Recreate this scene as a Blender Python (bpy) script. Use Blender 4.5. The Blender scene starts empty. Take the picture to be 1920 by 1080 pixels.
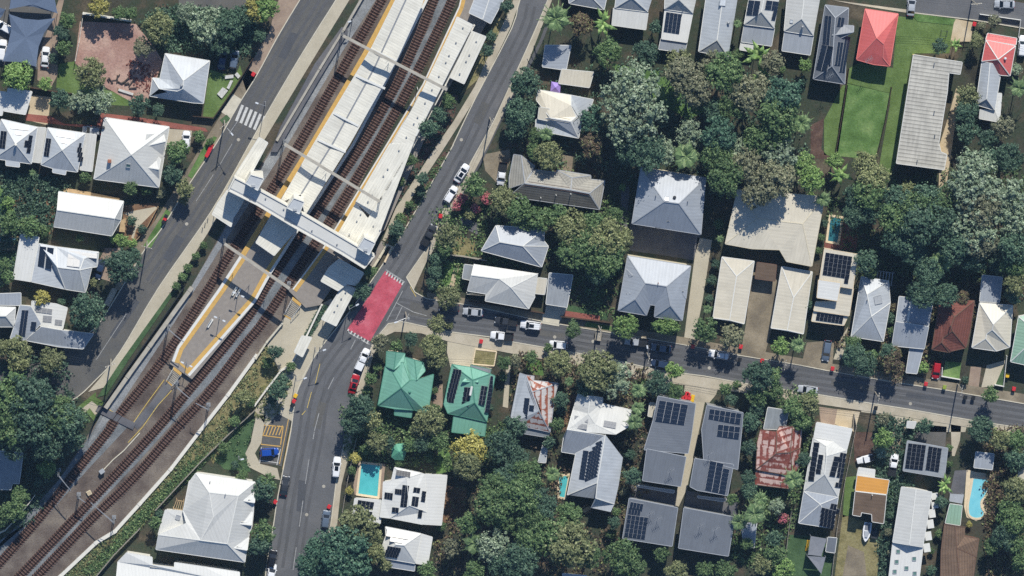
import bpy, bmesh, math, random
from mathutils import Vector, Matrix
random.seed(7)
SC = bpy.context.scene
COL = SC.collection
rad = math.radians
# ------------------------------------------------------------------ camera
CAMH = 1400.0
CAMLOC = Vector((-0.05*CAMH, 0.155*CAMH, CAMH))
MPP = 0.12
d0 = (-CAMLOC).normalized()
CAMQ = d0.to_track_quat('-Z', 'Y')
# keep the picture's up direction along world +Y
right = d0.cross(Vector((0, 1, 0))).normalized(); upv = right.cross(d0)
CAMR = Matrix((right, upv, -d0)).transposed()
TANX = 960*MPP/CAMLOC.length
cam = bpy.data.cameras.new('camera'); cam.sensor_width = 36.0
cam.lens = 18.0/TANX
cam.clip_start = 50; cam.clip_end = 6000
camo = bpy.data.objects.new('camera', cam); COL.objects.link(camo)
camo.matrix_world = Matrix.Translation(CAMLOC) @ CAMR.to_4x4()
SC.camera = camo

def W(px, py, z=0.0):
    """a point of the photograph at height z above the ground"""
    d = CAMR @ Vector(((px-960)/960*TANX, (540-py)/960*TANX, -1.0))
    t = (z-CAMLOC.z)/d.z
    return CAMLOC + d*t
def ray(px, py):
    return CAMR @ Vector(((px-960)/960*TANX, (540-py)/960*TANX, -1.0))
TILE = [0, 0, 1.0]
def tile(c=None, r=None):
    if c is None: TILE[:] = [0, 0, 1.0]
    else: TILE[:] = [c*480, r*270, 0.25]
def Q(s):
    """'x y f, x y f' in the current map sheet -> list of (px, py, f)"""
    out = []
    for t in s.split(','):
        a = [float(v) for v in t.split()]
        out.append((TILE[0]+a[0]*TILE[2], TILE[1]+a[1]*TILE[2], a[2] if len(a) > 2 else 0.0))
    return out
# ------------------------------------------------------------------ materials
def lin(c):
    return c/12.92 if c <= 0.04045 else ((c+0.055)/1.055)**2.4
def hexc(h):
    return tuple(lin(int(h[i:i+2], 16)/255) for i in (0, 2, 4))
MATS = {}
class NT:
    def __init__(s, name):
        s.m = bpy.data.materials.new(name); s.m.use_nodes = True
        s.t = s.m.node_tree; s.t.nodes.clear()
        s.out = s.n('ShaderNodeOutputMaterial'); s.p = s.n('ShaderNodeBsdfPrincipled')
        s.l(s.p.outputs[0], s.out.inputs[0]); MATS[name] = s.m
    def n(s, t, **k):
        x = s.t.nodes.new(t)
        for a, b in k.items(): setattr(x, a, b)
        return x
    def l(s, a, b): s.t.links.new(a, b)
    def noise(s, vec, scale, detail=3, rough=0.55):
        x = s.n('ShaderNodeTexNoise'); x.inputs['Scale'].default_value = scale
        x.inputs['Detail'].default_value = detail; x.inputs['Roughness'].default_value = rough
        s.l(vec, x.inputs['Vector']); return x.outputs[0]
    def math(s, op, a, b=None):
        x = s.n('ShaderNodeMath', operation=op)
        for i, v in enumerate((a, b)):
            if v is None: continue
            if isinstance(v, (int, float)): x.inputs[i].default_value = v
            else: s.l(v, x.inputs[i])
        return x.outputs[0]
    def ramp(s, fac, stops):
        x = s.n('ShaderNodeValToRGB'); e = x.color_ramp.elements
        while len(e) < len(stops): e.new(0.5)
        for i, (p, c) in enumerate(stops):
            e[i].position = p; e[i].color = (*c, 1)
        s.l(fac, x.inputs[0]); return x.outputs[0]
    def mix(s, fac, a, b, mode='MIX'):
        x = s.n('ShaderNodeMixRGB', blend_type=mode)
        for i, v in enumerate((fac, a, b)):
            if isinstance(v, (int, float)): x.inputs[i].default_value = v
            elif isinstance(v, tuple): x.inputs[i].default_value = (*v, 1)
            else: s.l(v, x.inputs[i])
        return x.outputs[0]
    def bump(s, h, strength=0.3, dist=0.05):
        x = s.n('ShaderNodeBump'); x.inputs['Strength'].default_value = strength
        x.inputs['Distance'].default_value = dist
        s.l(h, x.inputs['Height']); s.l(x.outputs[0], s.p.inputs['Normal'])
def sc(c, k): return tuple(min(1, v*k) for v in c)
def m_plain(name, h, rough=0.6, var=0.12, scale=1.5, metal=0.0, spec=0.3):
    s = NT(name); c = hexc(h)
    co = s.n('ShaderNodeTexCoord').outputs['Object']
    f = s.noise(co, scale, 4)
    col = s.ramp(f, [(0.3, sc(c, 1-var)), (0.7, sc(c, 1+var))])
    s.l(col, s.p.inputs['Base Color']); s.p.inputs['Roughness'].default_value = rough
    s.p.inputs['Metallic'].default_value = metal; s.p.inputs['Specular IOR Level'].default_value = spec
def m_ground(name, hs, scale=0.35, fine=5.0, fvar=0.35, rough=0.95, bump=0.0):
    """ground: two or more tones in patches, with fine grain"""
    s = NT(name); cs = [hexc(h) for h in hs]
    co = s.n('ShaderNodeTexCoord').outputs['Object']
    f = s.noise(co, scale, 5, 0.6); n = len(cs)
    col = s.ramp(f, [(0.3+0.4*i/max(1, n-1), c) for i, c in enumerate(cs)])
    g = s.noise(co, fine, 3, 0.7)
    gr = s.ramp(g, [(0.25, (1-fvar,)*3), (0.75, (1+fvar,)*3)])
    col = s.mix(1.0, col, gr, 'MULTIPLY')
    s.l(col, s.p.inputs['Base Color']); s.p.inputs['Roughness'].default_value = rough
    s.p.inputs['Specular IOR Level'].default_value = 0.15
    if bump: s.bump(g, bump, 0.15)
def m_roof(name, h, rough=0.45, rib=0.76, ribamt=0.10, stain=0.12, tilev=None, spec=0.35, rust=None, rowamt=0.3):
    s = NT(name); c = hexc(h)
    uv = s.n('ShaderNodeUVMap').outputs[0]
    co = s.n('ShaderNodeTexCoord').outputs['Object']
    mp = s.n('ShaderNodeMapping'); mp.inputs['Scale'].default_value = (1.6, 0.18, 1); s.l(uv, mp.inputs[0])
    streak = s.noise(mp.outputs[0], 1.0, 4, 0.6)
    blot = s.noise(co, 0.35, 4, 0.6)
    f = s.math('MULTIPLY_ADD', streak, 0.5); 
    s.t.nodes[-1].inputs[2].default_value = 0.0
    f = s.math('ADD', f, s.math('MULTIPLY', blot, 0.5))
    col = s.ramp(f, [(0.34, sc(c, 1-stain)), (0.62, sc(c, 1+stain*0.5))])
    sep = s.n('ShaderNodeSeparateXYZ'); s.l(uv, sep.inputs[0])
    if tilev:
        w = s.math('FRACT', s.math('DIVIDE', sep.outputs[1], tilev))
        br = s.ramp(w, [(0.0, (1-rowamt,)*3), (0.35, (1,)*3), (1.0, (1+rowamt*0.3,)*3)])
        col = s.mix(1.0, col, br, 'MULTIPLY')
        u2 = s.math('FRACT', s.math('DIVIDE', sep.outputs[0], 0.9))
        hgt = w
    else:
        w = s.math('FRACT', s.math('DIVIDE', sep.outputs[0], rib))
        hgt = s.math('ABSOLUTE', s.math('SUBTRACT', w, 0.5))
        br = s.ramp(hgt, [(0.0, (1-ribamt,)*3), (0.12, (1,)*3)])
        col = s.mix(1.0, col, br, 'MULTIPLY')
    if rust:
        mp2 = s.n('ShaderNodeMapping'); mp2.inputs['Scale'].default_value = (1.1, 0.25, 1); s.l(uv, mp2.inputs[0])
        a = s.noise(mp2.outputs[0], 0.9, 5, 0.65); b = s.noise(co, 0.5, 3)
        # laps between sheets: rust gathers at every second metre down the slope
        lap = s.math('FRACT', s.math('DIVIDE', sep.outputs[1], 1.5))
        lap = s.math('POWER', lap, 3.0)
        k = s.math('ADD', s.math('ADD', a, s.math('MULTIPLY', b, 0.6)), s.math('MULTIPLY', lap, 0.42))
        k = s.ramp(k, [(rust[0], (0,)*3), (rust[0]+0.08, (1,)*3)])
        rc = s.ramp(s.noise(co, 1.4, 4), [(0.3, hexc(rust[1])), (0.7, hexc(rust[2]))])
        col = s.mix(k, col, rc)
    s.l(col, s.p.inputs['Base Color']); s.p.inputs['Roughness'].default_value = rough
    s.p.inputs['Specular IOR Level'].default_value = spec
    s.bump(hgt, 0.25, 0.06)
def m_leaf(name, a, b, c=None, trans=0.15):
    """foliage: every leaf clump has its own tone"""
    s = NT(name)
    r = s.n('ShaderNodeNewGeometry').outputs['Random Per Island']
    st = [(0.0, hexc(a)), (0.7, hexc(b))] + ([(0.93, hexc(c))] if c else [])
    col = s.ramp(r, st)
    o = s.n('ShaderNodeObjectInfo').outputs['Random']
    ov = s.ramp(o, [(0.0, (0.94, 1.0, 1.0)), (1.0, (1.32, 1.38, 1.30))])
    col = s.mix(1.0, col, ov, 'MULTIPLY')
    s.l(col, s.p.inputs['Base Color']); s.p.inputs['Roughness'].default_value = 0.55
    s.p.inputs['Specular IOR Level'].default_value = 0.25
    tr = s.n('ShaderNodeBsdfTranslucent'); s.l(col, tr.inputs[0])
    mx = s.n('ShaderNodeMixShader'); mx.inputs[0].default_value = trans
    s.l(s.p.outputs[0], mx.inputs[1]); s.l(tr.outputs[0], mx.inputs[2]); s.l(mx.outputs[0], s.out.inputs[0])
def M(n): return MATS[n]
# roofs
m_roof('white metal', 'c9c9c4', rough=0.5, stain=0.10)
m_roof('bright white metal', 'd6d6d1', rough=0.5, stain=0.06)
m_roof('pale grey metal', 'b4b9bd', stain=0.14)
m_roof('blue grey metal', '9ea4ab', stain=0.12)
m_roof('mid grey metal', '959a9e', stain=0.16)
m_roof('slate grey metal', '70757c', stain=0.12, rib=0.6)
m_roof('dark grey metal', '585d64', stain=0.12)
m_roof('cream metal', 'cfc8b6', stain=0.12)
m_roof('pale pink red metal', 'd06a66', stain=0.10)
m_roof('green metal', '74a893', stain=0.12, ribamt=0.14)
m_roof('sage green metal', '8faf99', stain=0.12, ribamt=0.3)
m_roof('orange metal', 'd99d4e', stain=0.10)
m_roof('brown metal', '6d5c4c', stain=0.22)
m_roof('grey concrete tile', '9d9a90', rough=0.85, tilev=0.62, rowamt=0.35, stain=0.2)
m_roof('shaded concrete tile', '706e68', rough=0.85, tilev=0.66, rowamt=0.45, stain=0.2)  # darker copy of the grey tile, south slope shade put into the colour
m_roof('brown red tile', '75483e', rough=0.85, tilev=0.66, rowamt=0.35, stain=0.25)
m_roof('brown tile', '75604f', rough=0.85, tilev=0.66, rowamt=0.35, stain=0.25)
m_roof('ribbed grey sheet', 'b3b0a6', rough=0.7, tilev=0.85, rowamt=0.55, stain=0.25)
m_roof('station sheet', 'dcd9cc', rough=0.55, rib=0.62, ribamt=0.2, stain=0.16)
m_roof('rusty pale metal', 'c4bfbb', rust=(0.86, '7d4434', 'a86a52'), rough=0.7, stain=0.15)
m_roof('rusty red metal', 'c8aca2', rust=(0.81, '6f372d', '94564a'), rough=0.75, stain=0.2)
m_roof('weathered metal', '8f9598', rust=(1.0, '6d4f45', '8a6a5c'), rough=0.6, stain=0.25)
# trim, walls
m_plain('trim white', 'd8d8d2', var=0.05); m_plain('trim grey', 'a3a7ab', var=0.08)
m_plain('trim dark', '4f5358', var=0.08); m_plain('trim green', '4d8571', var=0.08)
m_plain('trim red', 'e08078', var=0.06); m_plain('trim brown', '6d5546', var=0.1)
m_plain('wall cream', 'cfc6ae', var=0.08); m_plain('wall white', 'd8d5ca', var=0.06)
m_plain('wall grey', '8c8e8e', var=0.1); m_plain('wall yellow', 'd9bf7e', var=0.08)
m_plain('wall timber', '8d7459', var=0.15); m_plain('wall brick', '93604b', var=0.15)
m_plain('concrete', 'a9a498', rough=0.9, var=0.14, scale=0.8); m_plain('pale concrete', 'c6c0ae', rough=0.9, var=0.10, scale=0.8)
m_plain('platform grey', '8f8880', rough=0.9, var=0.10, scale=1.2)
m_plain('timber', '8a6f50', var=0.2); m_plain('dark timber', '4f4036', var=0.2); m_plain('pale timber', 'b99f7a', var=0.15)
m_plain('steel galvanised', '9a9da0', rough=0.4, var=0.1, metal=0.3); m_plain('steel dark', '3a3d42', rough=0.5)
m_plain('yellow paint', 'c9a35c', var=0.10); m_plain('pale yellow paint', 'cdb45f', var=0.15); m_plain('white paint', 'c6c6c2', var=0.18, scale=3)
m_plain('worn white paint', '9c9d9c', var=0.3, scale=3); m_plain('rubber', '1c1c1e', rough=0.8); m_plain('black plastic', '26282b', rough=0.5)
m_plain('bin green', '1e3026', rough=0.5); m_plain('bin red', 'c8343a', rough=0.45); m_plain('bin yellow', 'e2b62f', rough=0.45); m_plain('lid lime', '8fa040')
m_plain('rail rust', '38261f', rough=0.6, var=0.2, metal=0.2); m_plain('sleeper', '6b544b', rough=0.95, var=0.3, scale=3)
m_plain('grey plank', '9c968a', var=0.15); m_plain('bark', '5d5044', rough=0.95, var=0.25, scale=4)
m_plain('purple cloth', '9d86c8', var=0.08); m_plain('green cloth', '5fa085', var=0.08); m_plain('red cloth', 'c54a48', var=0.08)
m_plain('shade cloth blue grey', '5f6d82', rough=0.9, var=0.08, scale=3); m_plain('shade cloth grey', '7d8086', rough=0.9, var=0.06)
m_plain('frame aluminium', 'b9bcc0', rough=0.4); m_plain('frame black', '2b2f38', rough=0.4)
m_plain('skylight glass', '5f8078', rough=0.2, spec=0.5); m_plain('coping', 'd9c7a8', var=0.08); m_plain('red deck', '774a41', var=0.15)
m_plain('log', '4b4440', var=0.3, scale=3)
for n_, h_ in (('panel blue', '222c3c'), ('panel black', '181c26'), ('panel pale', '8e8f90')):
    m_plain(n_, h_, rough=0.25, var=0.12, scale=6, spec=0.35)
for n_, h_ in (('white', 'e4e6e8'), ('silver', 'a9aeb4'), ('charcoal', '35383d'), ('black', '1b1c1f'), ('red', 'a8202a'), ('blue', '1d4aa0'), ('navy', '2d3d58'), ('bluegrey', '5c6a7c')):
    m_plain('paint '+n_, h_, rough=0.28, var=0.02, spec=0.5)
m_plain('car glass', '10151c', rough=0.08, var=0.05, spec=0.6); m_plain('lamp clear', 'cfd4d8', rough=0.2); m_plain('lamp red', '8e1418', rough=0.3)
# grounds
m_ground('yard', ['34332c', '47463b', '3b4435', '524b3e', '655d4e'], scale=0.12, fine=2.2, fvar=0.35)
m_ground('asphalt', ['5e5f61', '666769', '6f6f70'], scale=0.16, fine=3.0, fvar=0.14)
m_ground('old asphalt', ['575859', '61605d', '6a6864'], scale=0.18, fine=3.0, fvar=0.16)
m_ground('lane asphalt', ['575859', '606062'], scale=0.3, fine=3.0, fvar=0.14)
m_ground('patch asphalt', ['4f5155', '56585c'], scale=0.3, fine=3.0, fvar=0.12)
m_ground('red asphalt', ['98505c', 'b75361', 'bf5d6b', 'c56a76'], scale=0.35, fine=2.2, fvar=0.16)
m_ground('footpath concrete', ['a49c8a', 'b5ac99', 'bdb5a4'], scale=0.22, fine=3.0, fvar=0.10)
m_ground('pale paving', ['b0a894', 'beb6a2'], scale=0.2, fine=3.0, fvar=0.10)
m_ground('brown paving', ['8d7a6c', '9a8878', 'a6937f'], scale=0.3, fine=3.0, fvar=0.12)
m_ground('tan paving', ['b3a183', 'beae92', 'c9bba2'], scale=0.25, fine=2.5, fvar=0.10)
m_ground('red paving', ['86534a', '976156'], scale=0.5, fine=3.0, fvar=0.2)
m_ground('dark concrete yard', ['55565a', '66666a', '75736f'], scale=0.2, fine=4.0, fvar=0.12)
m_ground('grey brown yard', ['6d6559', '847a68', '9a8f7b'], scale=0.2, fine=3.0, fvar=0.2)
m_ground('ballast grey', ['77797a', '8a8d8f', '989a9a'], scale=0.3, fine=4.5, fvar=0.42, bump=0.4)
m_ground('ballast brown', ['4f4641', '635952', '766d64', '857b6e'], scale=0.13, fine=4.0, fvar=0.38, bump=0.4)
m_ground('track bed', ['31251f', '3d302b', '4a3d36'], scale=0.3, fine=5.0, fvar=0.35, bump=0.4)
m_ground('ballast blue', ['636769', '767a7c', '878a8b'], scale=0.3, fine=4.5, fvar=0.42, bump=0.4)
m_ground('red dirt', ['957468', 'a5857a', 'b69a8c', 'a3857a'], scale=0.12, fine=2.0, fvar=0.24, bump=0.5)
m_ground('brown dirt', ['6b5342', '80654e', '97795c'], scale=0.3, fine=2.5, fvar=0.25, bump=0.5)
m_ground('dry grass', ['6b6848', '7b7450', '8d8560', '6a6e42'], scale=0.35, fine=2.5, fvar=0.3, bump=0.5)
m_ground('lawn', ['45602f', '5c7a44', '7b935c'], scale=0.22, fine=2.5, fvar=0.3, bump=0.5)
m_ground('olive lawn', ['526838', '607643', '6f8552'], scale=0.25, fine=2.5, fvar=0.25, bump=0.5)
m_ground('deep lawn', ['3c5236', '475f40', '526a48'], scale=0.3, fine=2.5, fvar=0.25, bump=0.5)
m_ground('mulch', ['4a3a34', '5d4a41', '6f5b4f'], scale=0.5, fine=3.0, fvar=0.35)
def m_water(name, h1, h2):
    s = NT(name); co = s.n('ShaderNodeTexCoord').outputs['Object']
    s.l(s.ramp(s.noise(co, 0.5, 2), [(0.3, hexc(h1)), (0.7, hexc(h2))]), s.p.inputs['Base Color'])
    s.p.inputs['Roughness'].default_value = 0.08; s.bump(s.noise(co, 2.5, 3), 0.12, 0.05)
m_water('pool aqua', '4fb0b4', '5cbcc0'); m_water('pool sky', '74c4d4', '86d0dc'); m_water('pool deep', '2c6470', '3d7c84'); m_water('pool blue', '3a78a8', '5f9cc4')
# foliage
m_leaf('leaf dark', '32463a', '4a6250', '687c66'); m_leaf('leaf teal', '324c40', '4b6955', '6d866f')
m_leaf('leaf mid', '3f5538', '5a7048', '7c8c60'); m_leaf('leaf olive', '585f40', '797d57', '9b9a72')
m_leaf('leaf grey', '5f6d58', '84927a', 'a8b09a'); m_leaf('leaf brown', '5f624d', '7b7b62', '979279')
m_leaf('leaf light', '577044', '76904f', '9bae70'); m_leaf('leaf yellow', '7f7a40', 'a49a54', 'c4b878')
m_leaf('leaf palm', '4a5e44', '6a8054', '92a074'); m_leaf('leaf pink', '566a3e', 'c25a72', 'd98494')
m_leaf('leaf plum', '4a4038', '6d5a4a', '7f8458'); m_leaf('leaf weeds', '48563a', '687450', '8f8f68')
# ------------------------------------------------------------------ object helpers
def link(o, root=None):
    COL.objects.link(o)
    if root is not None: o.parent = root
    return o
def tag(o, label=None, cat=None, group=None, kind=None):
    if label: o['label'] = label
    if cat: o['category'] = cat
    if group: o['group'] = group
    if kind: o['kind'] = kind
    return o
def empty(name, loc, label=None, cat=None, group=None, rz=0):
    o = bpy.data.objects.new(name, None); o.empty_display_size = 0.3
    link(o); o.location = loc; o.rotation_euler = (0, 0, rz)
    return tag(o, label, cat, group)
class MB:
    """collects faces and becomes ONE mesh object"""
    def __init__(s): s.v = []; s.f = []; s.mi = []; s.uv = {}
    def face(s, pts, mi=0):
        b = len(s.v); s.v += [tuple(p) for p in pts]; s.f.append(tuple(range(b, b+len(pts)))); s.mi.append(mi)
    def box(s, c, size, rz=0.0, mi=0, taper=1.0):
        cx, cy, cz = c; sx, sy, sz = size[0]/2, size[1]/2, size[2]/2
        ca, sa = math.cos(rz), math.sin(rz); P = []
        for z, k in ((-sz, 1.0), (sz, taper)):
            for x, y in ((-sx, -sy), (sx, -sy), (sx, sy), (-sx, sy)):
                x *= k; y *= k
                P.append((cx+x*ca-y*sa, cy+x*sa+y*ca, cz+z))
        b = len(s.v); s.v += P
        for q in ((3, 2, 1, 0), (4, 5, 6, 7), (0, 1, 5, 4), (1, 2, 6, 5), (2, 3, 7, 6), (3, 0, 4, 7)):
            s.f.append(tuple(b+i for i in q)); s.mi.append(mi)
    def tube(s, a, b, r, n=6, r2=None, mi=0, caps=True):
        a = Vector(a); b = Vector(b); d = b-a
        if d.length < 1e-6: return
        d.normalize(); u = d.orthogonal().normalized(); w = d.cross(u); r2 = r if r2 is None else r2
        k = len(s.v)
        for p, q in ((a, r), (b, r2)):
            for i in range(n):
                t = 2*math.pi*i/n
                s.v.append(tuple(p+(u*math.cos(t)+w*math.sin(t))*q))
        for i in range(n):
            j = (i+1) % n; s.f.append((k+i, k+j, k+n+j, k+n+i)); s.mi.append(mi)
        if caps:
            s.f.append(tuple(k+i for i in reversed(range(n)))); s.mi.append(mi)
            s.f.append(tuple(k+n+i for i in range(n))); s.mi.append(mi)
    def beam(s, a, b, wd, ht, mi=0):
        """rectangular bar from a to b, wd wide, ht high"""
        a = Vector(a); b = Vector(b); d = (b-a)
        if d.length < 1e-6: return
        d.normalize(); side = d.cross(Vector((0, 0, 1)))
        side = side.normalized()*wd/2 if side.length > 1e-4 else Vector((wd/2, 0, 0))
        up = side.cross(d).normalized()*ht/2; P = []
        for p in (a, b):
            for q in (-side-up, side-up, side+up, -side+up): P.append(tuple(p+q))
        k = len(s.v); s.v += P
        for q in ((0, 1, 2, 3), (7, 6, 5, 4), (0, 4, 5, 1), (1, 5, 6, 2), (2, 6, 7, 3), (3, 7, 4, 0)):
            s.f.append(tuple(k+i for i in q)); s.mi.append(mi)
    def prism(s, pts, z0, z1, mi=0):
        """pts: closed outline (x, y), vertical sides"""
        n = len(pts)
        ar = sum(pts[i][0]*pts[(i+1) % n][1]-pts[(i+1) % n][0]*pts[i][1] for i in range(n))
        if ar < 0: pts = pts[::-1]
        k = len(s.v)
        s.v += [(p[0], p[1], z0) for p in pts]+[(p[0], p[1], z1) for p in pts]
        s.f.append(tuple(k+n+i for i in range(n))); s.mi.append(mi)
        for i in range(n):
            j = (i+1) % n; s.f.append((k+i, k+j, k+n+j, k+n+i)); s.mi.append(mi)
    def lathe(s, c, prof, n=12, mi=0):
        k = len(s.v)
        for r, z in prof:
            for i in range(n):
                t = 2*math.pi*i/n; s.v.append((c[0]+r*math.cos(t), c[1]+r*math.sin(t), c[2]+z))
        for a in range(len(prof)-1):
            for i in range(n):
                j = (i+1) % n; s.f.append((k+a*n+i, k+a*n+j, k+(a+1)*n+j, k+(a+1)*n+i)); s.mi.append(mi)
        s.f.append(tuple(k+(len(prof)-1)*n+i for i in range(n))); s.mi.append(mi)
    def mesh(s, name, off=None):
        me = bpy.data.meshes.new(name)
        v = s.v if off is None else [(p[0]-off[0], p[1]-off[1], p[2]-off[2]) for p in s.v]
        me.from_pydata(v, [], s.f)
        return me
    def build(s, name, mats, root=None, smooth=False, local=False):
        if not s.v: return None
        off = None if (root is None or local) else root.location
        me = s.mesh(name, off)
        for m in (mats if isinstance(mats, (list, tuple)) else [mats]): me.materials.append(M(m))
        for p, i in zip(me.polygons, s.mi):
            p.material_index = i; p.use_smooth = smooth
        if s.uv:
            uvl = me.uv_layers.new(name='UVMap')
            for pi, uvs in s.uv.items():
                p = me.polygons[pi]
                for li, u in zip(p.loop_indices, uvs): uvl.data[li].uv = u
        me.update()
        return link(bpy.data.objects.new(name, me), root)
def smooth_line(P, n=5):
    """Catmull-Rom through the points"""
    if len(P) < 3: return list(P)
    out = []; E = [P[0]]+list(P)+[P[-1]]
    for i in range(1, len(E)-2):
        a, b, c, d = E[i-1], E[i], E[i+1], E[i+2]
        for k in range(n):
            t = k/n
            out.append(tuple(0.5*((2*b[j])+(c[j]-a[j])*t+(2*a[j]-5*b[j]+4*c[j]-d[j])*t*t+(3*b[j]-a[j]-3*c[j]+d[j])*t**3) for j in range(2)))
    out.append(tuple(P[-1][:2])); return out
def area(name, mat, pts, z=0.03, kind='structure', skirt=0.06, label=None, cat=None):
    """a sheet of ground: outline in picture points, laid at height z"""
    if isinstance(pts, str): pts = Q(pts)
    P = [W(p[0], p[1], z) for p in pts]
    m = MB(); m.prism([(p.x, p.y) for p in P], z-skirt, z)
    o = m.build(name, mat)
    return tag(o, label, cat, None, kind)
LN = [0]
def line_mb(m, pts, wd, z0, z1, mi=0):
    """a strip of constant width along world points, vertical sides"""
    n = len(pts); L = []; R = []
    for i in range(n):
        a = Vector(pts[max(0, i-1)][:2]); b = Vector(pts[min(n-1, i+1)][:2]); d = (b-a).normalized()
        nn = Vector((-d.y, d.x))*wd/2; p = Vector(pts[i][:2])
        L.append(p+nn); R.append(p-nn)
    LN[0] = (LN[0]+1) % 4
    m.prism([(p.x, p.y) for p in L]+[(p.x, p.y) for p in reversed(R)], z0, z1+.003*LN[0], mi)   # never two tops in one plane
def strip(name, mat, pts, wd, z0, z1, kind='structure', label=None, cat=None, group=None, sm=0):
    if isinstance(pts, str): pts = Q(pts)
    pts = [p[:2] for p in pts]
    if sm: pts = smooth_line(pts, sm)
    P = [W(p[0], p[1], z1) for p in pts]
    m = MB(); n = len(P)
    for i in range(n-1):          # short pieces so that bends stay clean
        a, b = P[i], P[i+1]; d = (b-a).normalized()*0.0
        line_mb(m, [a-d, b+d], wd, z0, z1)
    o = m.build(name, mat)
    return tag(o, label, cat, group, kind)
def fence(label, pts, h=1.8, wd=0.08, mat='timber', name='fence', cat='fence', post=2.4, group=None):
    if isinstance(pts, str): pts = Q(pts)
    P = [W(p[0], p[1], h) for p in pts]
    c = sum(P, Vector())/len(P); c.z = 0
    r = empty(name, c, label, cat, group)
    m = MB(); spots = []
    for i in range(len(P)-1):
        a, b = P[i], P[i+1]; line_mb(m, [a, b], wd, 0, h)
        L = (b-a).length; n = max(1, int(L/post))
        for j in range(n+(i == len(P)-2)):
            q = a.lerp(b, j/n); spots.append((q.x, q.y, math.atan2(b.y-a.y, b.x-a.x)))
    m.build('panel' if name == 'fence' else 'wall_body', mat, r)
    k = MB(); k.box((0, 0, h/2+0.05), (wd+0.06, wd+0.06, h+0.1)); me = k.mesh('post'); me.materials.append(M(mat))
    for x, y, a in spots:
        o = bpy.data.objects.new('post' if name == 'fence' else 'pier', me); link(o, r)
        o.location = (x-c.x, y-c.y, 0); o.rotation_euler = (0, 0, a)
    return r
LMK = []      # (phrase, px, py) places a label may refer to
USED = {}
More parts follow.
